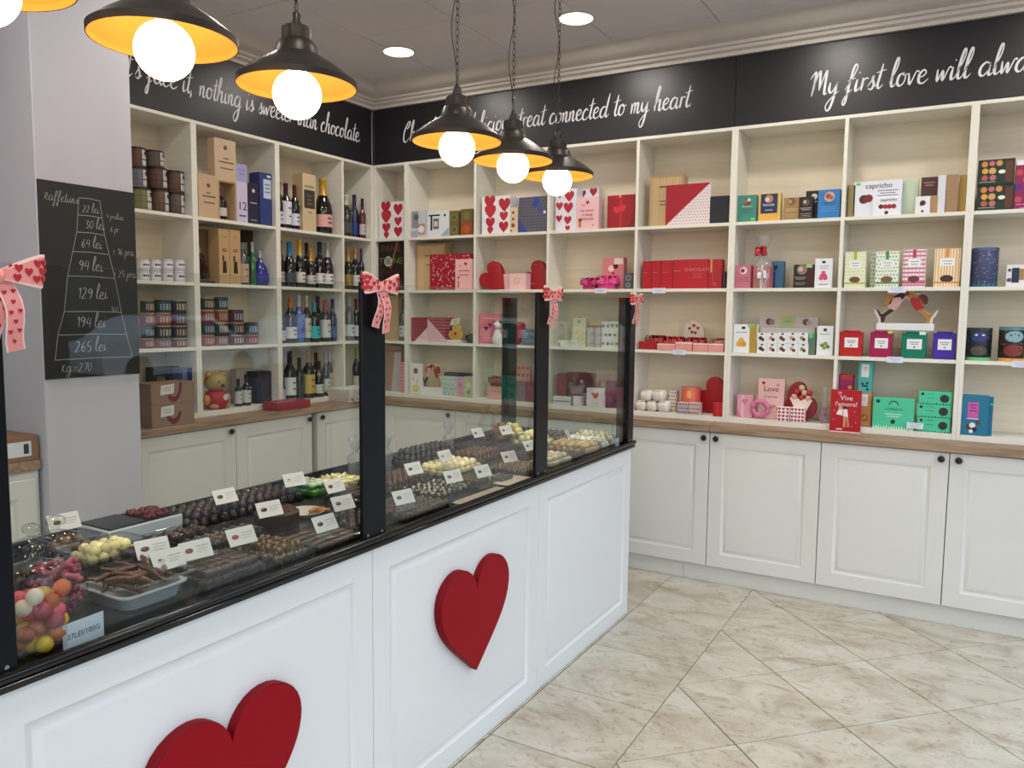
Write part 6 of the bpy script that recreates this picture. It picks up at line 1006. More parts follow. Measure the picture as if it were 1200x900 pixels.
mb.tube([(rad * .7 * math.cos(2 * PI * i / n), -.002 * (i % 2), rad + rad * .7 * math.sin(2 * PI * i / n)) for i in range(n)], [rad * (.30 if i % 2 else .22) for i in range(n)], M('#cc7894', .35), 8, closed=True); mb.build('ribbon_ring', r, smooth=60)
x, y, z, w, h = SPOT['lidbox']; r = E('gift_box', 'low dark lidded box lying behind the pastel floral box', 'box', (x, y, z)); MB().box(-w / 2, w / 2, -.03, .03, 0, h * .8, M('#c8ccc8', .5), .001).build('carton', r); MB().box(-w / 2 - .002, w / 2 + .002, -.032, .032, h * .72, h, M('#241c28', .4), .001).build('lid', r)
# cardboard boxes on the left worktop
def carton(label, x, y, z, w, d, h, rz, arc):
    r = E('cardboard_box', label, 'box', (x, y, z), rz, None); MB().box(-w / 2, w / 2, -d / 2, d / 2, 0, h, M('#8e7059', .75), .002).build('carton', r)
    mb = MB(); F = flat(w, d); n = 18; V = []
    for i in range(n + 1):
        a = PI * (1.02 + .85 * i / n) if arc else PI * (1.25 + .8 * i / n)
        for rr in (.43, .30): V.append(F(w * .5 + rr * h * 1.05 * math.cos(a), h * .9 + rr * h * 1.9 * math.sin(a), .0004))
    mb.add(V, [(2 * i, 2 * i + 1, 2 * i + 3, 2 * i + 2) for i in range(n)], M('#6a1c20', .6)); draw(mb, 'p .2 .45 .5 .5 .52 .95 .22 .9 #d8d4d0;L .25 .78 .45 3 #888888', w, h, F); mb.build('print', r, smooth=0, normals=False)
for a in CARTONS: carton(*a)
x, y, z, w, d, h = SPOT['redbox']; r = E('gift_box', 'flat dark red box lying on the left worktop', 'box', (x, y, z), R90); MB().box(-w / 2, w / 2, -d / 2, d / 2, 0, h, M('#8c141c', .4), .002).build('carton', r); MB().box(-w / 2 - .001, w / 2 + .001, -d / 2 - .001, d / 2 + .001, h * .35, h + .001, M('#981820', .35), .002).build('lid', r)
x, y, z, w, d, h = SPOT['floral']; r = E('gift_tray', 'open white cardboard tray with grey and red floral print', 'tray', (x, y, z), R90)
mb = MB(); a, b = w / 2, d / 2; e = .02
o_ = [(-a, -b, 0), (a, -b, 0), (a, b, 0), (-a, b, 0), (-a - e, -b - e, h), (a + e, -b - e, h), (a + e, b + e, h), (-a - e, b + e, h)]; mb.add(o_, [(0, 1, 5, 4), (1, 2, 6, 5), (2, 3, 7, 6), (3, 0, 4, 7), (3, 2, 1, 0)], M('#d4d2ca', .6)); mb.build('tray_walls', r)
mb = MB()
class _F:
    curved = False
    def __call__(s, u, v, l): return (u - w / 2, -d / 2 - e * v / h - l - .0005, v)
draw(mb, 'Q 26 #8c8c84;D 9 2 .02 #a05050;Q 18 #a8a090', w, h, _F()); mb.build('print', r, smooth=0, normals=False)
# brown box on the side counter, far left
x, y, z = SPOT['leftbox']; r = E('cardboard_box', 'brown cardboard box with white label on the far left counter', 'box', (x, y, z), R90)
MB().box(-.3, .06, -.16, .12, 0, .1, M('#8a6647', .75), .002).build('carton', r); mb = MB(); F = flat(.36, .32); draw(mb, 'r .5 .25 .83 .8 #d8dade;L .53 .6 .7 2 #606068;r .74 .3 .8 .7 #303038', .36, .1, lambda u, v, l: (0, 0, 0)) if 0 else None
mb.add([(-.12, -.1606, .02), (.03, -.1606, .02), (.03, -.1606, .08), (-.12, -.1606, .08)], [(0, 1, 2, 3)], M('#d8dade', .5)); mb.add([(0.0, -.161, .03), (.02, -.161, .03), (.02, -.161, .07), (0, -.161, .07)], [(0, 1, 2, 3)], M('#303038', .5)); mb.build('paper_label', r, smooth=0, normals=False)
# ================================================================ ribbon bows on the posts
def bow(label, y, z, s_=1.0, x=2.2795):
    r = E('ribbon_bow', label, 'bow', (x, y, z), R90); rib = M('#ee9a98', .5); red = M('#b81824', .5); edge = M('#f6d6d2', .5)
    def strip(name, path, wd, closed=False, hearts=6):
        """path: list of (x,y,z,tx) centre points; width runs along the given vector"""
        mb = MB(); n = len(path); V = []
        for (a, b, c_, wx, wz) in path: V += [(a - wx * wd / 2, b, c_ - wz * wd / 2), (a - wx * wd * .42, b - .0004, c_ - wz * wd * .42), (a + wx * wd * .42, b - .0004, c_ + wz * wd * .42), (a + wx * wd / 2, b, c_ + wz * wd / 2)]
        F_ = []; 
        for i in range(n - 1):
            for k in range(3): F_.append((4 * i + k, 4 * i + k + 1, 4 * i + 5 + k, 4 * i + 4 + k))
        b0 = len(mb.v); mb.add(V, [f for j, f in enumerate(F_) if j % 3 == 1], rib); mb.add(V, [f for j, f in enumerate(F_) if j % 3 != 1], edge)
        mb.build(name, r, smooth=60, normals=False); hb_ = MB()
        for i in range(1, n - 1):
            for q in ((-.24, .24) if i % 2 else (0.0,)):
                a, b, c_, wx, wz = path[i]; cx_ = a + wx * wd * q; cz_ = c_ + wz * wd * q; sz = wd * .25; sd = path[i + 1]; dy = (sd[1] - path[i - 1][1]); dx = sd[0] - path[i - 1][0]; k = dy / dx if abs(dx) > .004 else 0
                k = max(-1.2, min(1.2, k))
                for sg in (-1, 1): hb_.add([(cx_ + u * sz, b + sg * .0011 + u * sz * k * abs(wz), cz_ + (v - .5) * sz) for u, v in HEARTS], [tuple(range(14))], red)
        hb_.build('heart_print', r, smooth=0, normals=False)
    for sg in (-1, 1):
        P = []
        for i in range(13):
            t = i / 12; q = 1 - abs(2 * t - 1); e = math.sin(min(1, q * 1.12) * PI / 2); wd_ = .34 + .72 * math.sin(min(1, q * 1.35) * PI / 2) - .22 * max(0, q - .8) / .2
            P.append((sg * (.006 + .066 * e) * s_, -.010 - .020 * s_ * (1 - t) - .006 * math.sin(q * PI), (.012 + .012 * e - .004 * e * e) * s_, .10 * sg, wd_))
        strip('bow_loop', P, .056 * s_)
    MB().sphere((0, -.02, .008 * s_), .011 * s_, rib, 12, 1.2).build('knot', r, smooth=60)
    for sg, ln in ((-1, .10), (1, .115)):
        P = []
        for i in range(8):
            t = i / 7; P.append((sg * .004 + (.026 if sg > 0 else -.006) * t * s_ + .006 * math.sin(t * 5) * s_, -.018 - .006 * math.sin(t * 4) - (.004 if sg > 0 else 0), -ln * t * s_, .95, .2 * sg))
        strip('ribbon_tail', P, .032 * s_)
for l_, y_, z_, s_ in BOWS: bow(l_, y_, z_, s_)
# ================================================================ sweets in the display case
ZD = .8615
_cm = {}
def chocm(col):
    if col in _cm: return _cm[col]
    mt, t, b = nodes('sweet_glaze'); oi = N(t, 'ShaderNodeObjectInfo'); hs = N(t, 'ShaderNodeHueSaturation'); hs.inputs['Color'].default_value = lin(col); mr = N(t, 'ShaderNodeMapRange'); mr.inputs['To Min'].default_value = .65; mr.inputs['To Max'].default_value = 1.5
    t.links.new(oi.outputs['Random'], mr.inputs['Value']); t.links.new(mr.outputs[0], hs.inputs['Value']); t.links.new(hs.outputs[0], b.inputs['Base Color'])
    b.inputs['Roughness'].default_value = .3; b.inputs['Coat Weight'].default_value = .35; b.inputs['Coat Roughness'].default_value = .12; _cm[col] = mt; return mt
def choc_mesh(kind, s_, col, col2=None):
    mb = MB(); m_ = chocm(col)
    if kind == 'dome': mb.lathe([(s_ * .9, 0), (s_, s_ * .15), (s_ * .92, s_ * .7), (s_ * .6, s_ * 1.25), (s_ * .2, s_ * 1.5), (.0001, s_ * 1.52)], m_, 10)
    elif kind == 'cup': mb.lathe([(s_ * .8, 0), (s_, s_ * .8), (s_ * .9, s_ * .9), (s_ * .5, s_ * 1.1), (.0001, s_ * 1.15)], m_, 10); mb.sphere((0, 0, s_ * 1.15), s_ * .35, M(col2 or col, .4), 6)
    elif kind == 'ball': mb.sphere((0, 0, s_), s_, m_, 10)
    elif kind == 'cube': mb.box(-s_, s_, -s_, s_, 0, s_ * 1.3, m_, s_ * .15)
    elif kind == 'log': mb.tube([(0, -s_ * 2, s_ * .8), (0, -s_ * 1.9, s_ * .8), (0, s_ * 1.9, s_ * .8), (0, s_ * 2, s_ * .8)], [s_ * .5, s_ * .8, s_ * .8, s_ * .5], m_, 8)
    elif kind == 'bar': mb.box(-s_ * .8, s_ * .8, -s_ * 2.2, s_ * 2.2, 0, s_, m_, s_ * .2)
    elif kind == 'cluster':
        rr = random.Random(3)
        for i in range(7): mb.sphere((rr.uniform(-.7, .7) * s_, rr.uniform(-.7, .7) * s_, s_ * rr.uniform(.4, 1.0)), s_ * rr.uniform(.35, .5), M(col if i % 3 else (col2 or col), .4), 6)
    elif kind == 'stick':
        mb.tube([(-s_ * 3.2, 0, s_ * .5), (-s_ * 1.2, s_ * .5, s_ * .6), (s_ * 1.2, s_ * .35, s_ * .5), (s_ * 3.2, -s_ * .3, s_ * .6)], [s_ * .35, s_ * .5, s_ * .5, s_ * .3], m_, 7)
    elif kind == 'drizzle':
        mb.lathe([(s_ * .9, 0), (s_, s_ * .2), (s_ * .9, s_ * .8), (s_ * .5, s_ * 1.2), (.0001, s_ * 1.3)], m_, 10)
        for q in (-.4, 0, .4): mb.tube([(q * s_, -s_ * .85, s_ * .75), (q * s_, 0, s_ * 1.27), (q * s_, s_ * .85, s_ * .75)], s_ * .07, M(col2 or '#6a4428', .4), 4)
    elif kind == 'bone': mb.tube([(-s_, 0, s_ * .5), (s_, 0, s_ * .5)], s_ * .4, m_, 8); [mb.sphere((a * s_, b * s_ * .4, s_ * .5), s_ * .42, m_, 8) for a in (-1, 1) for b in (-1, 1)]
    return mb
def tray(label, x0, x1, y0, y1, h=.03, ang=0, z=ZD, mat=None):
    cx, cy = (x0 + x1) / 2, (y0 + y1) / 2; w, d = x1 - x0, y1 - y0; t = .0018
    r = E('sweet_tray', label, 'tray', (cx, cy, z), math.radians(ang)); mt = mat or PLASTIC
    MB().box(-w / 2, w / 2, -d / 2, d / 2, 0, t, mt).build('tray_base', r)
    MB().box(-w / 2, w / 2, -d / 2, -d / 2 + t, t, h, mt).box(-w / 2, w / 2, d / 2 - t, d / 2, t, h, mt).box(-w / 2, -w / 2 + t, -d / 2 + t, d / 2 - t, t, h, mt).box(w / 2 - t, w / 2, -d / 2 + t, d / 2 - t, t, h, mt).build('tray_walls', r)
    # rolled rim
    MB().tube([(-w / 2, -d / 2, h), (w / 2, -d / 2, h), (w / 2, d / 2, h), (-w / 2, d / 2, h)], .0018, mt, 5, closed=True).build('tray_rim', r)
    return r
def fill(name, label, group, x0, x1, y0, y1, nx, ny, kind, s_, col, col2=None, layers=1, z=ZD + .002, jit=.12, ang=0, rotr=.3, drop=0.0, tilt=0.0, lz=None):
    """the pieces on top are objects of their own; what lies under them is one heap of kind stuff"""
    rnd = random.Random(int(x0 * 1000 + y0 * 100)); cx, cy = (x0 + x1) / 2, (y0 + y1) / 2; A = math.radians(ang); me = choc_mesh(kind, s_, col, col2); proto = None; heap = MB()
    for L in range(layers):
        ax, ay = nx - L, ny - L; top = L == layers - 1
        for i in range(ax):
            for j in range(ay):
                px = (i + .5 + L / 2) / nx - .5; py = (j + .5 + L / 2) / ny - .5; ux = px * (x1 - x0) + rnd.uniform(-jit, jit) * s_; uy = py * (y1 - y0) + rnd.uniform(-jit, jit) * s_
                loc = (cx + ux * math.cos(A) - uy * math.sin(A), cy + ux * math.sin(A) + uy * math.cos(A), z + L * (lz or s_ * 1.25)); r = A + rnd.uniform(-rotr, rotr); own = top or i == ax - 1
                if not own and L < layers - 2 and 0 < i and 0 < j < ay - 1: continue
                if not own:
                    c_, q = math.cos(r), math.sin(r); b0 = len(heap.v); heap.v += [(loc[0] + x * c_ - y * q, loc[1] + x * q + y * c_, loc[2] + w) for x, y, w in me.v]; heap.f += [[k + b0 for k in f] for f in me.f]
                    heap.mi += [heap.m(me.mats[k]) for k in me.mi]; continue
                if proto is None: o = proto = me.build(name, None, smooth=60)
                else: o = proto.copy(); COL.objects.link(o)
                o.location = loc; o.rotation_euler = (rnd.uniform(-tilt, tilt), rnd.uniform(-tilt, tilt), r)
                tag(o, label, 'sweet', group)
    if heap.v: h = heap.build(name + '_heap', None, smooth=60); tag(h, 'lower layer of ' + group, 'sweets'); h['kind'] = 'stuff'
def T_(lab, name, what, x0, x1, y0, y1, nx, ny, kind, s_, col, col2=None, h=.03, **k):
    tray('clear plastic tray holding ' + lab, x0, x1, y0, y1, h, k.get('ang', 0), mat=k.pop('mat', None)); k.setdefault('jit', .12)
    def inset(W, n, e): return max(.004, (e - W / (2 * n)) / (1 - 1 / n)) if n > 1 else .004
    ex = s_ * (.85 if kind in ('bar', 'log') else 1.02) + s_ * k['jit'] + .003; ey = s_ * (2.2 if kind in ('bar', 'log') else 1.02) + s_ * k['jit'] + .003
    mx = inset(x1 - x0, nx, ex); my = inset(y1 - y0, ny, ey)
    fill(name, what, lab, x0 + mx, x1 - mx, y0 + my, y1 - my, nx, ny, kind, s_, col, col2, **k)
T_('black cherry pralines at the back', 'cherry_praline', 'dark glossy cherry praline in the long back tray', 1.585, 1.765, -2.93, -2.47, 5, 13, 'dome', 0.0158, '#2a100e', layers=2, h=.026)
T_('green wrapped sweets', 'wrapped_sweet', 'green and white wrapped sweet beside the dark cherry pralines', 1.60, 1.78, -2.455, -2.35, 4, 3, 'cube', 0.0164, '#4a8c34', '#e8f0e0', layers=2, h=.03, jit=.3, rotr=.7)
fill('wrapped_sweet', 'white wrapped sweet among the green ones', 'white wrapped sweets among the green', 1.62, 1.77, -2.45, -2.36, 5, 3, 'cube', .010, '#dce8cc', z=ZD + .036, rotr=.8)
T_('pale yellow chocolate curls', 'chocolate_curl', 'pale yellow chocolate curl in heap by the middle post', 1.60, 1.79, -2.33, -2.125, 7, 7, 'log', .008, '#e0d8a0', layers=2, jit=.8, rotr=1.6, tilt=.3)
T_('thin dark chocolate rolls', 'chocolate_roll', 'dark chocolate roll in tray left of the middle post', 1.82, 1.99, -2.47, -2.305, 5, 5, 'log', .0125, '#36201a', layers=2, rotr=.1)
T_('dark pralines topped with white', 'drizzled_praline', 'dark praline with white drizzle behind the nut clusters', 1.86, 1.975, -3.06, -2.83, 4, 7, 'drizzle', 0.0146, '#2c1a16', '#b8b0a8')
T_('dark balls near the berry box', 'praline', 'dark ball praline in small tray beside the berry display box', 1.77, 1.85, -3.10, -2.93, 3, 4, 'ball', 0.0146, '#3a2420')
T_('brown truffle cubes at the front', 'cube_truffle', 'cocoa brown truffle cube in front tray', 2.05, 2.215, -3.25, -3.055, 5, 7, 'cube', 0.0135, '#3c2823', layers=2, rotr=.5, jit=.3, h=.028)
T_('nut clusters', 'nut_cluster', 'chocolate nut cluster with yellow nuts in front tray', 2.04, 2.22, -3.04, -2.91, 5, 4, 'cluster', .016, '#4a3018', '#9a7c3c', layers=2, rotr=3, h=.022)
T_('brown slabs at the front', 'chocolate_bar', 'flat brown chocolate bar in front tray next to the middle post', 2.06, 2.23, -2.895, -2.71, 5, 3, 'bar', .0135, '#4c342c', rotr=.06, h=.02)
T_('dark rounds behind the slabs', 'praline', 'dark round praline left of the middle post', 2.02, 2.17, -2.70, -2.54, 4, 4, 'dome', 0.0146, '#382420', h=.022)
T_('brown truffles right of the middle post', 'cocoa_truffle', 'brown truffle in tray right of the middle post', 1.795, 1.965, -2.30, -1.98, 6, 10, 'dome', 0.0146, '#43281f', layers=2)
T_('dark truffles at the front', 'dark_truffle', 'dark truffle in low front tray right of the middle post', 2.03, 2.235, -2.535, -2.27, 6, 11, 'dome', 0.0146, '#3a2820', h=.024)
T_('slabs with white nuts', 'nut_slab', 'dark nut slab topped with white pieces', 1.985, 2.16, -2.255, -2.03, 5, 5, 'cluster', .0185, '#2c1c18', '#d8ccb8', layers=1, rotr=3, h=.026)
T_('white chocolate pralines', 'white_praline', 'ivory white praline in the middle of the case', 1.80, 1.975, -1.93, -1.66, 5, 7, 'drizzle', 0.0158, '#e2d8ae', '#cdbf86', layers=2, h=.03)
T_('black truffles at the back', 'black_truffle', 'black truffle heaped behind the white pralines', 1.585, 1.745, -1.84, -1.475, 5, 10, 'dome', 0.0158, '#231e1e', layers=3, h=.03)
T_('reddish brown pralines', 'brown_praline', 'reddish brown praline right of the ivory ones', 1.765, 1.93, -1.64, -1.40, 5, 7, 'dome', 0.0158, '#55301f', layers=2)
T_('small brown cubes', 'truffle', 'small brown cube truffle near the front glass', 2.10, 2.20, -2.06, -1.94, 4, 4, 'cube', 0.0123, '#4a2c20', layers=2)
fill('truffle', 'grey dusted cube truffle on white paper', 'grey cubes on white paper', 2.13, 2.19, -1.88, -1.79, 2, 3, 'cube', .012, '#4c4a4c', z=ZD + .0015)
T_('mixed nut bites', 'nut_bite', 'pale nut bite in dark chocolate left of the far post', 2.02, 2.20, -1.73, -1.53, 6, 7, 'cluster', .0145, '#5c4838', '#c0a880', rotr=3)
T_('flat black chocolates', 'chocolate_bar', 'flat black chocolate in tray at the rear edge', 1.585, 1.74, -1.40, -1.155, 5, 5, 'bar', .013, '#262020', rotr=.05)
T_('flat dark discs', 'praline', 'flat dark disc behind the striped sweets', 1.76, 1.89, -1.32, -1.14, 4, 5, 'cup', 0.0129, '#2c2426')
T_('brown domes before the far post', 'praline', 'brown dome praline just left of the far post', 1.95, 2.08, -1.42, -1.2, 4, 6, 'dome', 0.0146, '#4a3024')
fill('candy_stick', 'red and white striped candy stick', 'red white candy sticks', 1.76, 1.84, -1.12, -1.04, 3, 1, 'bar', .010, '#b83048', z=ZD + .001, rotr=.2)
fill('candy_stick', 'white candy stick between red ones', 'white candy sticks', 1.775, 1.855, -1.12, -1.04, 3, 1, 'bar', .008, '#e4c8cc', z=ZD + .015, rotr=.4)
# far section, higher heaps
T_('yellow balls by the rear', 'yellow_ball', 'pale yellow round praline left of the yellow rows', 1.60, 1.76, -.96, -.885, 4, 4, 'ball', 0.0170, '#e0d888', layers=3)
T_('yellow praline rows', 'yellow_praline', 'pale yellow praline in rows right of the far post', 1.80, 1.96, -1.15, -.96, 4, 5, 'dome', 0.0181, '#e6dfae', layers=3, h=.045)
T_('dark pralines in the rear far corner', 'dark_praline', 'dark praline behind the cream rows', 1.62, 1.80, -.88, -.80, 5, 3, 'dome', 0.0170, '#352c2c', layers=2)
T_('cream praline rows', 'cream_praline', 'cream praline in the farthest rows by the end glass', 1.98, 2.22, -.865, -.795, 8, 3, 'dome', 0.0152, '#e8e0c4', layers=3, h=.04)
T_('brown pralines between white rows', 'praline', 'brown praline between yellow and white rows', 1.82, 1.97, -.945, -.80, 4, 4, 'dome', 0.0170, '#5c4238', layers=2)
T_('white praline rows', 'milk_white_praline', 'white praline in rows near the end post', 1.99, 2.22, -.975, -.88, 7, 4, 'dome', 0.0164, '#ece8dc', layers=2, h=.035)
T_('tan pralines', 'tan_praline', 'tan striped round praline right of the far post', 2.00, 2.22, -1.17, -1.0, 6, 5, 'drizzle', 0.0170, '#cfae78', '#a87c48', layers=2, h=.035)
T_('dark brown cups', 'praline', 'dark brown cup praline before the tan ones', 2.09, 2.22, -1.29, -1.19, 4, 4, 'dome', 0.0146, '#3c2a28', layers=1)
T_('cream and pale green cups', 'cream_cup', 'cream cup praline at the foot of the far post', 2.09, 2.22, -1.52, -1.31, 4, 7, 'cup', 0.0146, '#d8cca8', '#c0a070', layers=2)
# papers
def paper(label, x0, x1, y0, y1, col='#cdc6bc', ang=0):
    o = MB().box(-(x1 - x0) / 2, (x1 - x0) / 2, -(y1 - y0) / 2, (y1 - y0) / 2, 0, .0008, M(col, .7)).build('paper_sheet', None, loc=((x0 + x1) / 2, (y0 + y1) / 2, ZD)); o.rotation_euler.z = math.radians(ang); tag(o, label, 'paper')
paper('pale paper under the grey cube truffles', 2.09, 2.235, -1.92, -1.735); paper('long pale paper strip along the front glass left of the far post', 2.205, 2.245, -2.25, -1.95, '#b8aea2')
# round cake slab and wax paper with orange pieces
r = E('chocolate_cake', 'dark round chocolate cake with rough top, raised behind the cards', 'cake', (1.93, -2.765, ZD)); MB().lathe([(.062, 0), (.066, .006), (.066, .045), (.05, .052), (.0001, .053)], M('#3a2119', .6), 28).build('cake_body', r, smooth=40)
rr = random.Random(5); mb = MB(); [mb.sphere((.055 * math.sqrt(rr.random()) * math.cos(q), .055 * math.sqrt(rr.random()) * math.sin(q), .052), .005, M('#50301f', .7), 5) for q in [rr.uniform(0, 6.28) for _ in range(50)]]; mb.build('crumb_topping', r, smooth=0)
r = E('wax_paper_plate', 'white wax paper plate between the cake and green sweets', 'paper', (1.90, -2.62, ZD)); MB().lathe([(.05, 0), (.062, .012), (.061, .013), (.05, .002), (.0001, .002)], M('#c6c2b6', .6), 24, cap=False).build('plate', r)
fill('orange_slice', 'candied orange slice in chocolate on the wax paper plate', 'candied orange slices', 1.90, 1.945, -2.60, -2.56, 2, 2, 'bar', .009, '#b87424', z=ZD + .004, rotr=1, layers=1)
fill('orange_slice', 'dark dipped orange slice end on the wax paper plate', 'dipped orange slices', 1.93, 1.955, -2.64, -2.59, 1, 2, 'bar', .0085, '#4a2c14', z=ZD + .004, rotr=1, layers=1)
# tub of chocolate dipped sticks
r = E('plastic_tub', 'clear plastic tub with white lining holding chocolate dipped orange sticks', 'tub', (2.105, -3.355, ZD), math.radians(0))
def tubm(w0, d0, w1, d1, h, t=.002):
    def rr_(w, d, z, c=.022):
        P = []
        for sx, sy, a0 in ((1, 1, 0), (-1, 1, PI / 2), (-1, -1, PI), (1, -1, 1.5 * PI)):
            for k in range(5): a = a0 + PI / 2 * k / 4; P.append((sx * (w - c) + c * math.cos(a), sy * (d - c) + c * math.sin(a), z))
        return P
    L = [rr_(w0, d0, 0), rr_(w1, d1, h), rr_(w1 + .008, d1 + .008, h + .001), rr_(w1 + .008, d1 + .008, h + .004), rr_(w1 - t, d1 - t, h + .003), rr_(w0 - t, d0 - t, .003)]
    n = 20; return sum(L, []), [(k * n + i, k * n + (i + 1) % n, (k + 1) * n + (i + 1) % n, (k + 1) * n + i) for k in range(5) for i in range(n)] + [tuple(range(n - 1, -1, -1)), tuple(range(5 * n, 6 * n))]
v_, f_ = tubm(.08, .072, .095, .088, .055); MB().add(v_, f_, PLASTIC).build('tub_body', r, smooth=40)
v_, f_ = tubm(.074, .066, .082, .075, .03); MB().add([(a, b, c + .003) for a, b, c in v_], f_, M('#c9ccd2', .6)).build('paper_lining', r, smooth=40)
fill('orange_stick', 'chocolate dipped orange stick in the tub', 'chocolate dipped orange sticks', 2.04, 2.17, -3.41, -3.30, 2, 9, 'stick', .0125, '#4c2c1a', z=ZD + .038, rotr=.9, layers=1, tilt=.25, jit=.8)
fill('orange_stick', 'chocolate dipped orange stick on top of the heap in the tub', 'upper chocolate dipped orange sticks', 2.05, 2.16, -3.40, -3.31, 2, 7, 'stick', .0135, '#55301c', z=ZD + .052, rotr=1.3, layers=1, tilt=.3, jit=1)
# box of pale yellow balls, cubes, cup of truffles
def tub(label, x, y, w, d, h, ang=0):
    r = E('plastic_tub', label, 'tub', (x, y, ZD), math.radians(ang)); v_, f_ = tubm(w * .85, d * .85, w, d, h); MB().add(v_, f_, PLASTIC).build('tub_body', r, smooth=40); return r
tub('clear plastic tub of pale yellow balls', 1.80, -3.225, .062, .088, .04); fill('praline', 'pale yellow ball praline in the clear tub', 'pale yellow balls', 1.755, 1.845, -3.295, -3.155, 4, 5, 'ball', .0145, '#e2d6a0', layers=2, z=ZD + .004)
tub('clear plastic tub of dusted truffles behind the pink jar', 1.66, -3.235, .05, .055, .04); fill('truffle', 'cocoa dusted round truffle behind the yellow balls', 'dusted truffles', 1.62, 1.70, -3.28, -3.19, 3, 3, 'ball', .014, '#8c7464', layers=2, z=ZD + .004)
T_('dark cubes beside the yellow balls', 'truffle', 'dark jelly cube between the yellow balls and the tub', 1.88, 1.97, -3.29, -3.17, 4, 4, 'cube', 0.0129, '#241a1a', layers=3)
tub('clear plastic tub of dark chocolates with a pale label', 1.76, -2.99, .05, .06, .03) if 0 else None
r = E('berry_display_box', 'flat white box with clear and black lid and dark red berries', 'box', (1.645, -3.045, ZD)); MB().box(-.075, .075, -.115, .115, 0, .045, M('#c8ced6', .5), .003).build('carton', r)
MB().box(-.068, .068, -.11, .0, .0455, .05, M('#3a3e42', .2)).build('dark_window', r); MB().box(-.068, .068, .0, .11, .0455, .047, M('#1c1c20', .4)).build('tray_insert', r)
mb = MB(); rr = random.Random(8); [mb.sphere((rr.uniform(-.055, .055), rr.uniform(.015, .1), .052), .0075, M('#5c0c18', .25), 7) for _ in range(70)]; o = mb.build('berries', r, smooth=60); o['kind'] = 'stuff'
# jars of sweets
def jar(label, x, y, rad, h, what, cols, kind='ball', n=30, s_=.016, slabel='', lid=True, fillh=.85):
    r = E('glass_jar', label, 'jar', (x, y, ZD)); t = .003
    MB().lathe([(rad * .9, 0), (rad, .01), (rad, h * .78), (rad * .8, h * .92), (rad * .72, h)], JARG, 28, cap=False).lathe([(.001, .0005), (rad * .9, .0005)], JARG, 28, cap=False).build('jar_body', r, smooth=60)
    MB().lathe([(rad * .82, h), (rad * .86, h + .006), (rad * .8, h + .012), (rad * .3, h + .022), (.008, h + .024), (.008, h + .032), (.018, h + .038), (.019, h + .048), (.008, h + .054), (.0001, h + .055)], JARG, 28, cap=False).build('glass_lid', r, smooth=60)
    rr = random.Random(int(x * 100 - y * 100)); protos = []
    placed = []; tries = 0
    while len(placed) < n and tries < 4000:
        tries += 1; a = rr.uniform(0, 2 * PI); q = (rad * .93 - s_) * math.sqrt(rr.uniform(.1, 1)); p = Vector((q * math.cos(a), q * math.sin(a), .003 + s_ + rr.uniform(0, 1) * (h * fillh - 2 * s_)))
        if all((p - o_).length > s_ * 1.5 for o_ in placed): placed.append(p)
    for k, p in enumerate(placed):
        c_ = cols[k % len(cols)]
        if k < len(cols): o = choc_mesh(kind, s_, c_).build(what, None, smooth=60); protos.append(o)
        else: o = protos[k % len(cols)].copy(); COL.objects.link(o)
        o.location = Vector((x, y, ZD - s_)) + p; o.rotation_euler = (rr.uniform(-.5, .5), rr.uniform(-.5, .5), rr.uniform(0, 6)); tag(o, slabel % COLN.get(c_, 'coloured'), 'sweet', 'sweets in ' + label[:40])
COLN = {'#e0b418': 'yellow', '#d86a40': 'orange', '#d04868': 'pink red', '#e0c8b8': 'cream', '#c8607c': 'rose pink', '#b84c68': 'dusty pink', '#3a2420': 'dark brown', '#b07840': 'tan'}
jar('glass jar of yellow, orange and red eggs at the front left', 2.195, -3.615, .058, .15, 'candy_egg', ['#e0b418', '#d86a40', '#d04868', '#e0c8b8'], 'ball', 60, .0165, '%s candy egg in the front left jar')
jar('glass jar of pink sugar figures behind the egg jar', 2.085, -3.51, .055, .165, 'sugar_figure', ['#c8607c', '#b84c68'], 'bone', 60, .0165, '%s sugar figure in the second jar')
jar('glass jar of dark sweets at the back left', 1.90, -3.46, .052, .11, 'praline', ['#3a2420'], 'ball', 20, .014, '%s sweet in the back left jar', fillh=.6)
jar('glass jar of dark sweets behind the frame post at far left', 1.98, -3.62, .052, .12, 'praline', ['#3a2420'], 'ball', 16, .014, '%s sweet in the far left jar', fillh=.5)
jar('tall glass jar with white label at the rear of the case', 1.64, -1.10, .042, .13, 'praline', ['#3a2420'], 'ball', 14, .014, '%s sweet in the tall labelled rear jar', fillh=.4)
jar('glass jar of tan biscuits beside the far post', 1.66, -1.01, .045, .115, 'biscuit', ['#b07840'], 'cube', 16, .016, '%s biscuit in the rear jar')
# cellophane bags behind the case
for k, (x_, y_, w_, h_) in enumerate(BAGS):
    r = E('cellophane_bag', ('clear twisted gift bag left of the middle post', 'crumpled clear gift bag just right of the middle post', 'clear upright gift bag at the rear of the middle section')[k], 'bag', (x_, y_, .8615)); mb = MB(); rr = random.Random(k); n = 14; V = []
    for i in range(9):
        t = i / 8; prof_ = (.5 + .25 * math.sin(t * 2.4)) if t < .62 else (.25 + (t - .62) * 1.2)
        for j in range(n): a = 2 * PI * j / n; q = w_ * prof_ * (1 + .22 * math.sin(j * 3.1 + i * 1.3 + k)); V.append((q * math.cos(a), q * math.sin(a), t * h_ * (1 + (.06 * math.sin(j * 2.7) if i == 8 else 0))))
    mb.add(V, [(i * n + j, i * n + (j + 1) % n, (i + 1) * n + (j + 1) % n, (i + 1) * n + j) for i in range(8) for j in range(n)], CELLO); mb.build('film', r, smooth=25)
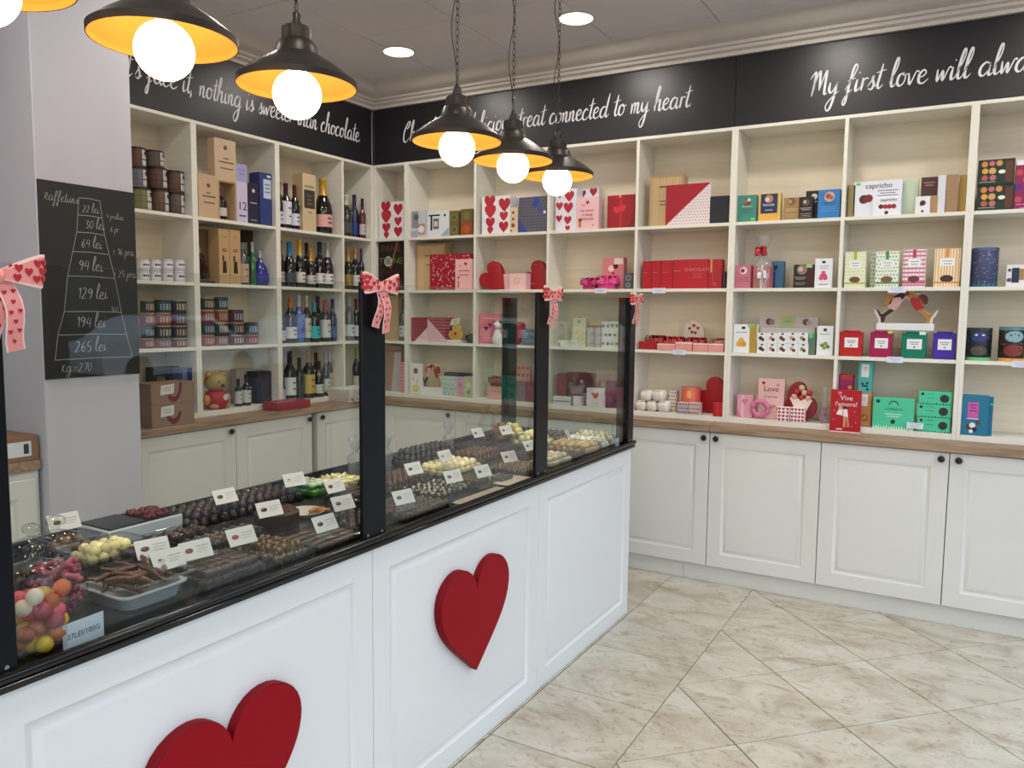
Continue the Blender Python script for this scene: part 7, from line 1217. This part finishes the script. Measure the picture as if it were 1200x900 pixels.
# tent cards
ACR = clear('acrylic', '#eef2f2', 1.45, .02)
for k, (lab, x_, y_, z_, cc, yaw) in enumerate(CARDS):
    r = E('name_card', lab, 'card', (x_, y_, ZD), R90 + math.radians(yaw)); w_, h_ = .078, .046; hz = z_ - ZD; tl = math.radians(32)
    dy = math.sin(tl) * h_ / 2; dz = math.cos(tl) * h_ / 2; zb, zt = hz - dz, hz + dz
    c_ = MB().add([(-w_ / 2, -dy, zb), (w_ / 2, -dy, zb), (w_ / 2, dy, zt), (-w_ / 2, dy, zt), (-w_ / 2, -dy + .001, zb - .0006), (w_ / 2, -dy + .001, zb - .0006), (w_ / 2, dy + .001, zt - .0006), (-w_ / 2, dy + .001, zt - .0006)], [(0, 1, 2, 3), (7, 6, 5, 4), (0, 4, 5, 1), (1, 5, 6, 2), (2, 6, 7, 3), (3, 7, 4, 0)], M('#e6e4e4', .5)).build('card', r, smooth=0)
    class CF:
        curved = False
        def __call__(s, u, v, l): t = v / h_ - .5; return (u - w_ / 2, t * 2 * dy - l * math.cos(tl) - .0002, hz + t * 2 * dz + l * math.sin(tl))
    mb = MB(); draw(mb, 'e .27 .5 .13 %s;e .24 .56 .06 #8c6458;L .5 .66 .92 1 #9a8a8c;L .52 .5 .88 1 #b8a8a8;L .5 .36 .8 1 #b8a8a8' % cc, w_, h_, CF()); mb.build('print', r, smooth=0, normals=False)
    MB().add([(-w_ / 2, -dy - .004, hz - .038), (w_ / 2, -dy - .004, hz - .038), (w_ / 2, dy + .001, zt - .001), (-w_ / 2, dy + .001, zt - .001), (-w_ / 2, dy + .03, hz - .038), (w_ / 2, dy + .03, hz - .038)], [(0, 1, 2, 3), (3, 2, 5, 4)], ACR).build('acrylic_stand', r, smooth=0, normals=False)
r = E('price_card', 'white card reading 27LEI/100G leaning at the front left', 'card', (2.243, -3.555, ZD), R90 + math.radians(4)); MB().box(-.0425, .0425, -.0006, 0, 0, .05, M('#dde2ee', .45)).build('card', r); text('27LEI/100G', .0145, M('#3a3e4c', .6), r, Matrix.Translation((0, -.0009, .018)) @ Matrix.Rotation(PI / 2, 4, 'X'))
# small white label on the end glass
r = E('price_tag', 'small white tag inside the case at the end post', 'price tag', (2.249, -.885, .8625), R90); MB().box(-.022, .022, -.001, 0, 0, .042, M('#ccd2e4', .4)).build('card', r)
# ================================================================ the street outside the shop window
mb = MB().box(XR + .1, 40, -30, 30, -.16, -.1, M('#3c3c3e', .8)); struct('floor_street', mb); struct('floor_pavement', MB().box(XR + .1, 7.6, -30, 30, -.1, -.02, M('#5c5a58', .8)))
FR = M('#34363a', .4)
def window(n, y0, y1):
    r = MB().box(XR + .02, XR + .07, y0, y0 + .05, .12, 2.78, FR).box(XR + .02, XR + .07, y1 - .05, y1, .12, 2.78, FR).box(XR + .02, XR + .07, y0 + .05, y1 - .05, .12, .18, FR).box(XR + .02, XR + .07, y0 + .05, y1 - .05, 2.72, 2.78, FR).box(XR + .02, XR + .07, y0 + .05, y1 - .05, 2.2, 2.24, FR)
    r = struct('window_%d' % n, r)
for k in range(4): window(k + 1, -7.8 + 1.93 * k, -7.8 + 1.93 * (k + 1))
def car(label, x, y, body_col, rz=0):
    r = E('car', label, 'car', (x, y, -.1), rz); c_ = M(body_col, .2, 0, .6); 
    side = smooth_path([(-2.1, .28), (-2.15, .6), (-2.05, .85), (-1.5, .95), (-.9, 1.38), (-.2, 1.47), (.6, 1.42), (1.25, 1.0), (1.95, .85), (2.12, .6), (2.1, .28)], 4) + [(1.75, .22), (-1.75, .22)]
    MB().prism(side, lambda u, v, d: (d * (1 if v < 1 else 1 - .12 * (v - 1) / .47), u, v), -.86, .86, c_).build('body', r, smooth=30)
    gl = [(-1.3, 1.0), (-.85, 1.3), (-.2, 1.38), (.55, 1.33), (1.05, 1.0)]
    for sx in (-1, 1): MB().prism(gl, lambda u, v, d: (sx * (.865 + d - .10 * max(0, v - 1) / .47), u, v), 0, .01, M('#20282e', .1)).build('side_window', r, smooth=0)
    for sy in (-1.35, 1.35):
        for sx in (-1, 1):
            o = MB().lathe([(.001, 0), (.18, .0), (.31, .02), (.32, .1), (.31, .2), (.2, .2)], M('#18181a', .7), 20).build('wheel', r); o.rotation_euler = (0, PI / 2, 0); o.location = (sx * .8 - .1, sy, .32)
    return r
car('white car parked across the street outside the shop window', 16.5, 7.2, '#eceef0'); car('silver car parked behind the white one outside', 16.7, 11.8, '#b8bcc4')
r = E('building', 'pale building across the street seen only in reflections', 'building', (24, 8, -.1)); MB().box(0, 6, -22, 22, 0, 7, M('#545048', .8)).build('walls', r)
for k in range(8):
    for j in range(2): MB().box(-.05, 0, -14 + 3.7 * k, -12.4 + 3.7 * k, .9 + 3.2 * j, 2.7 + 3.2 * j, M('#2c343c', .1)).build('window', r)
flush_texts()
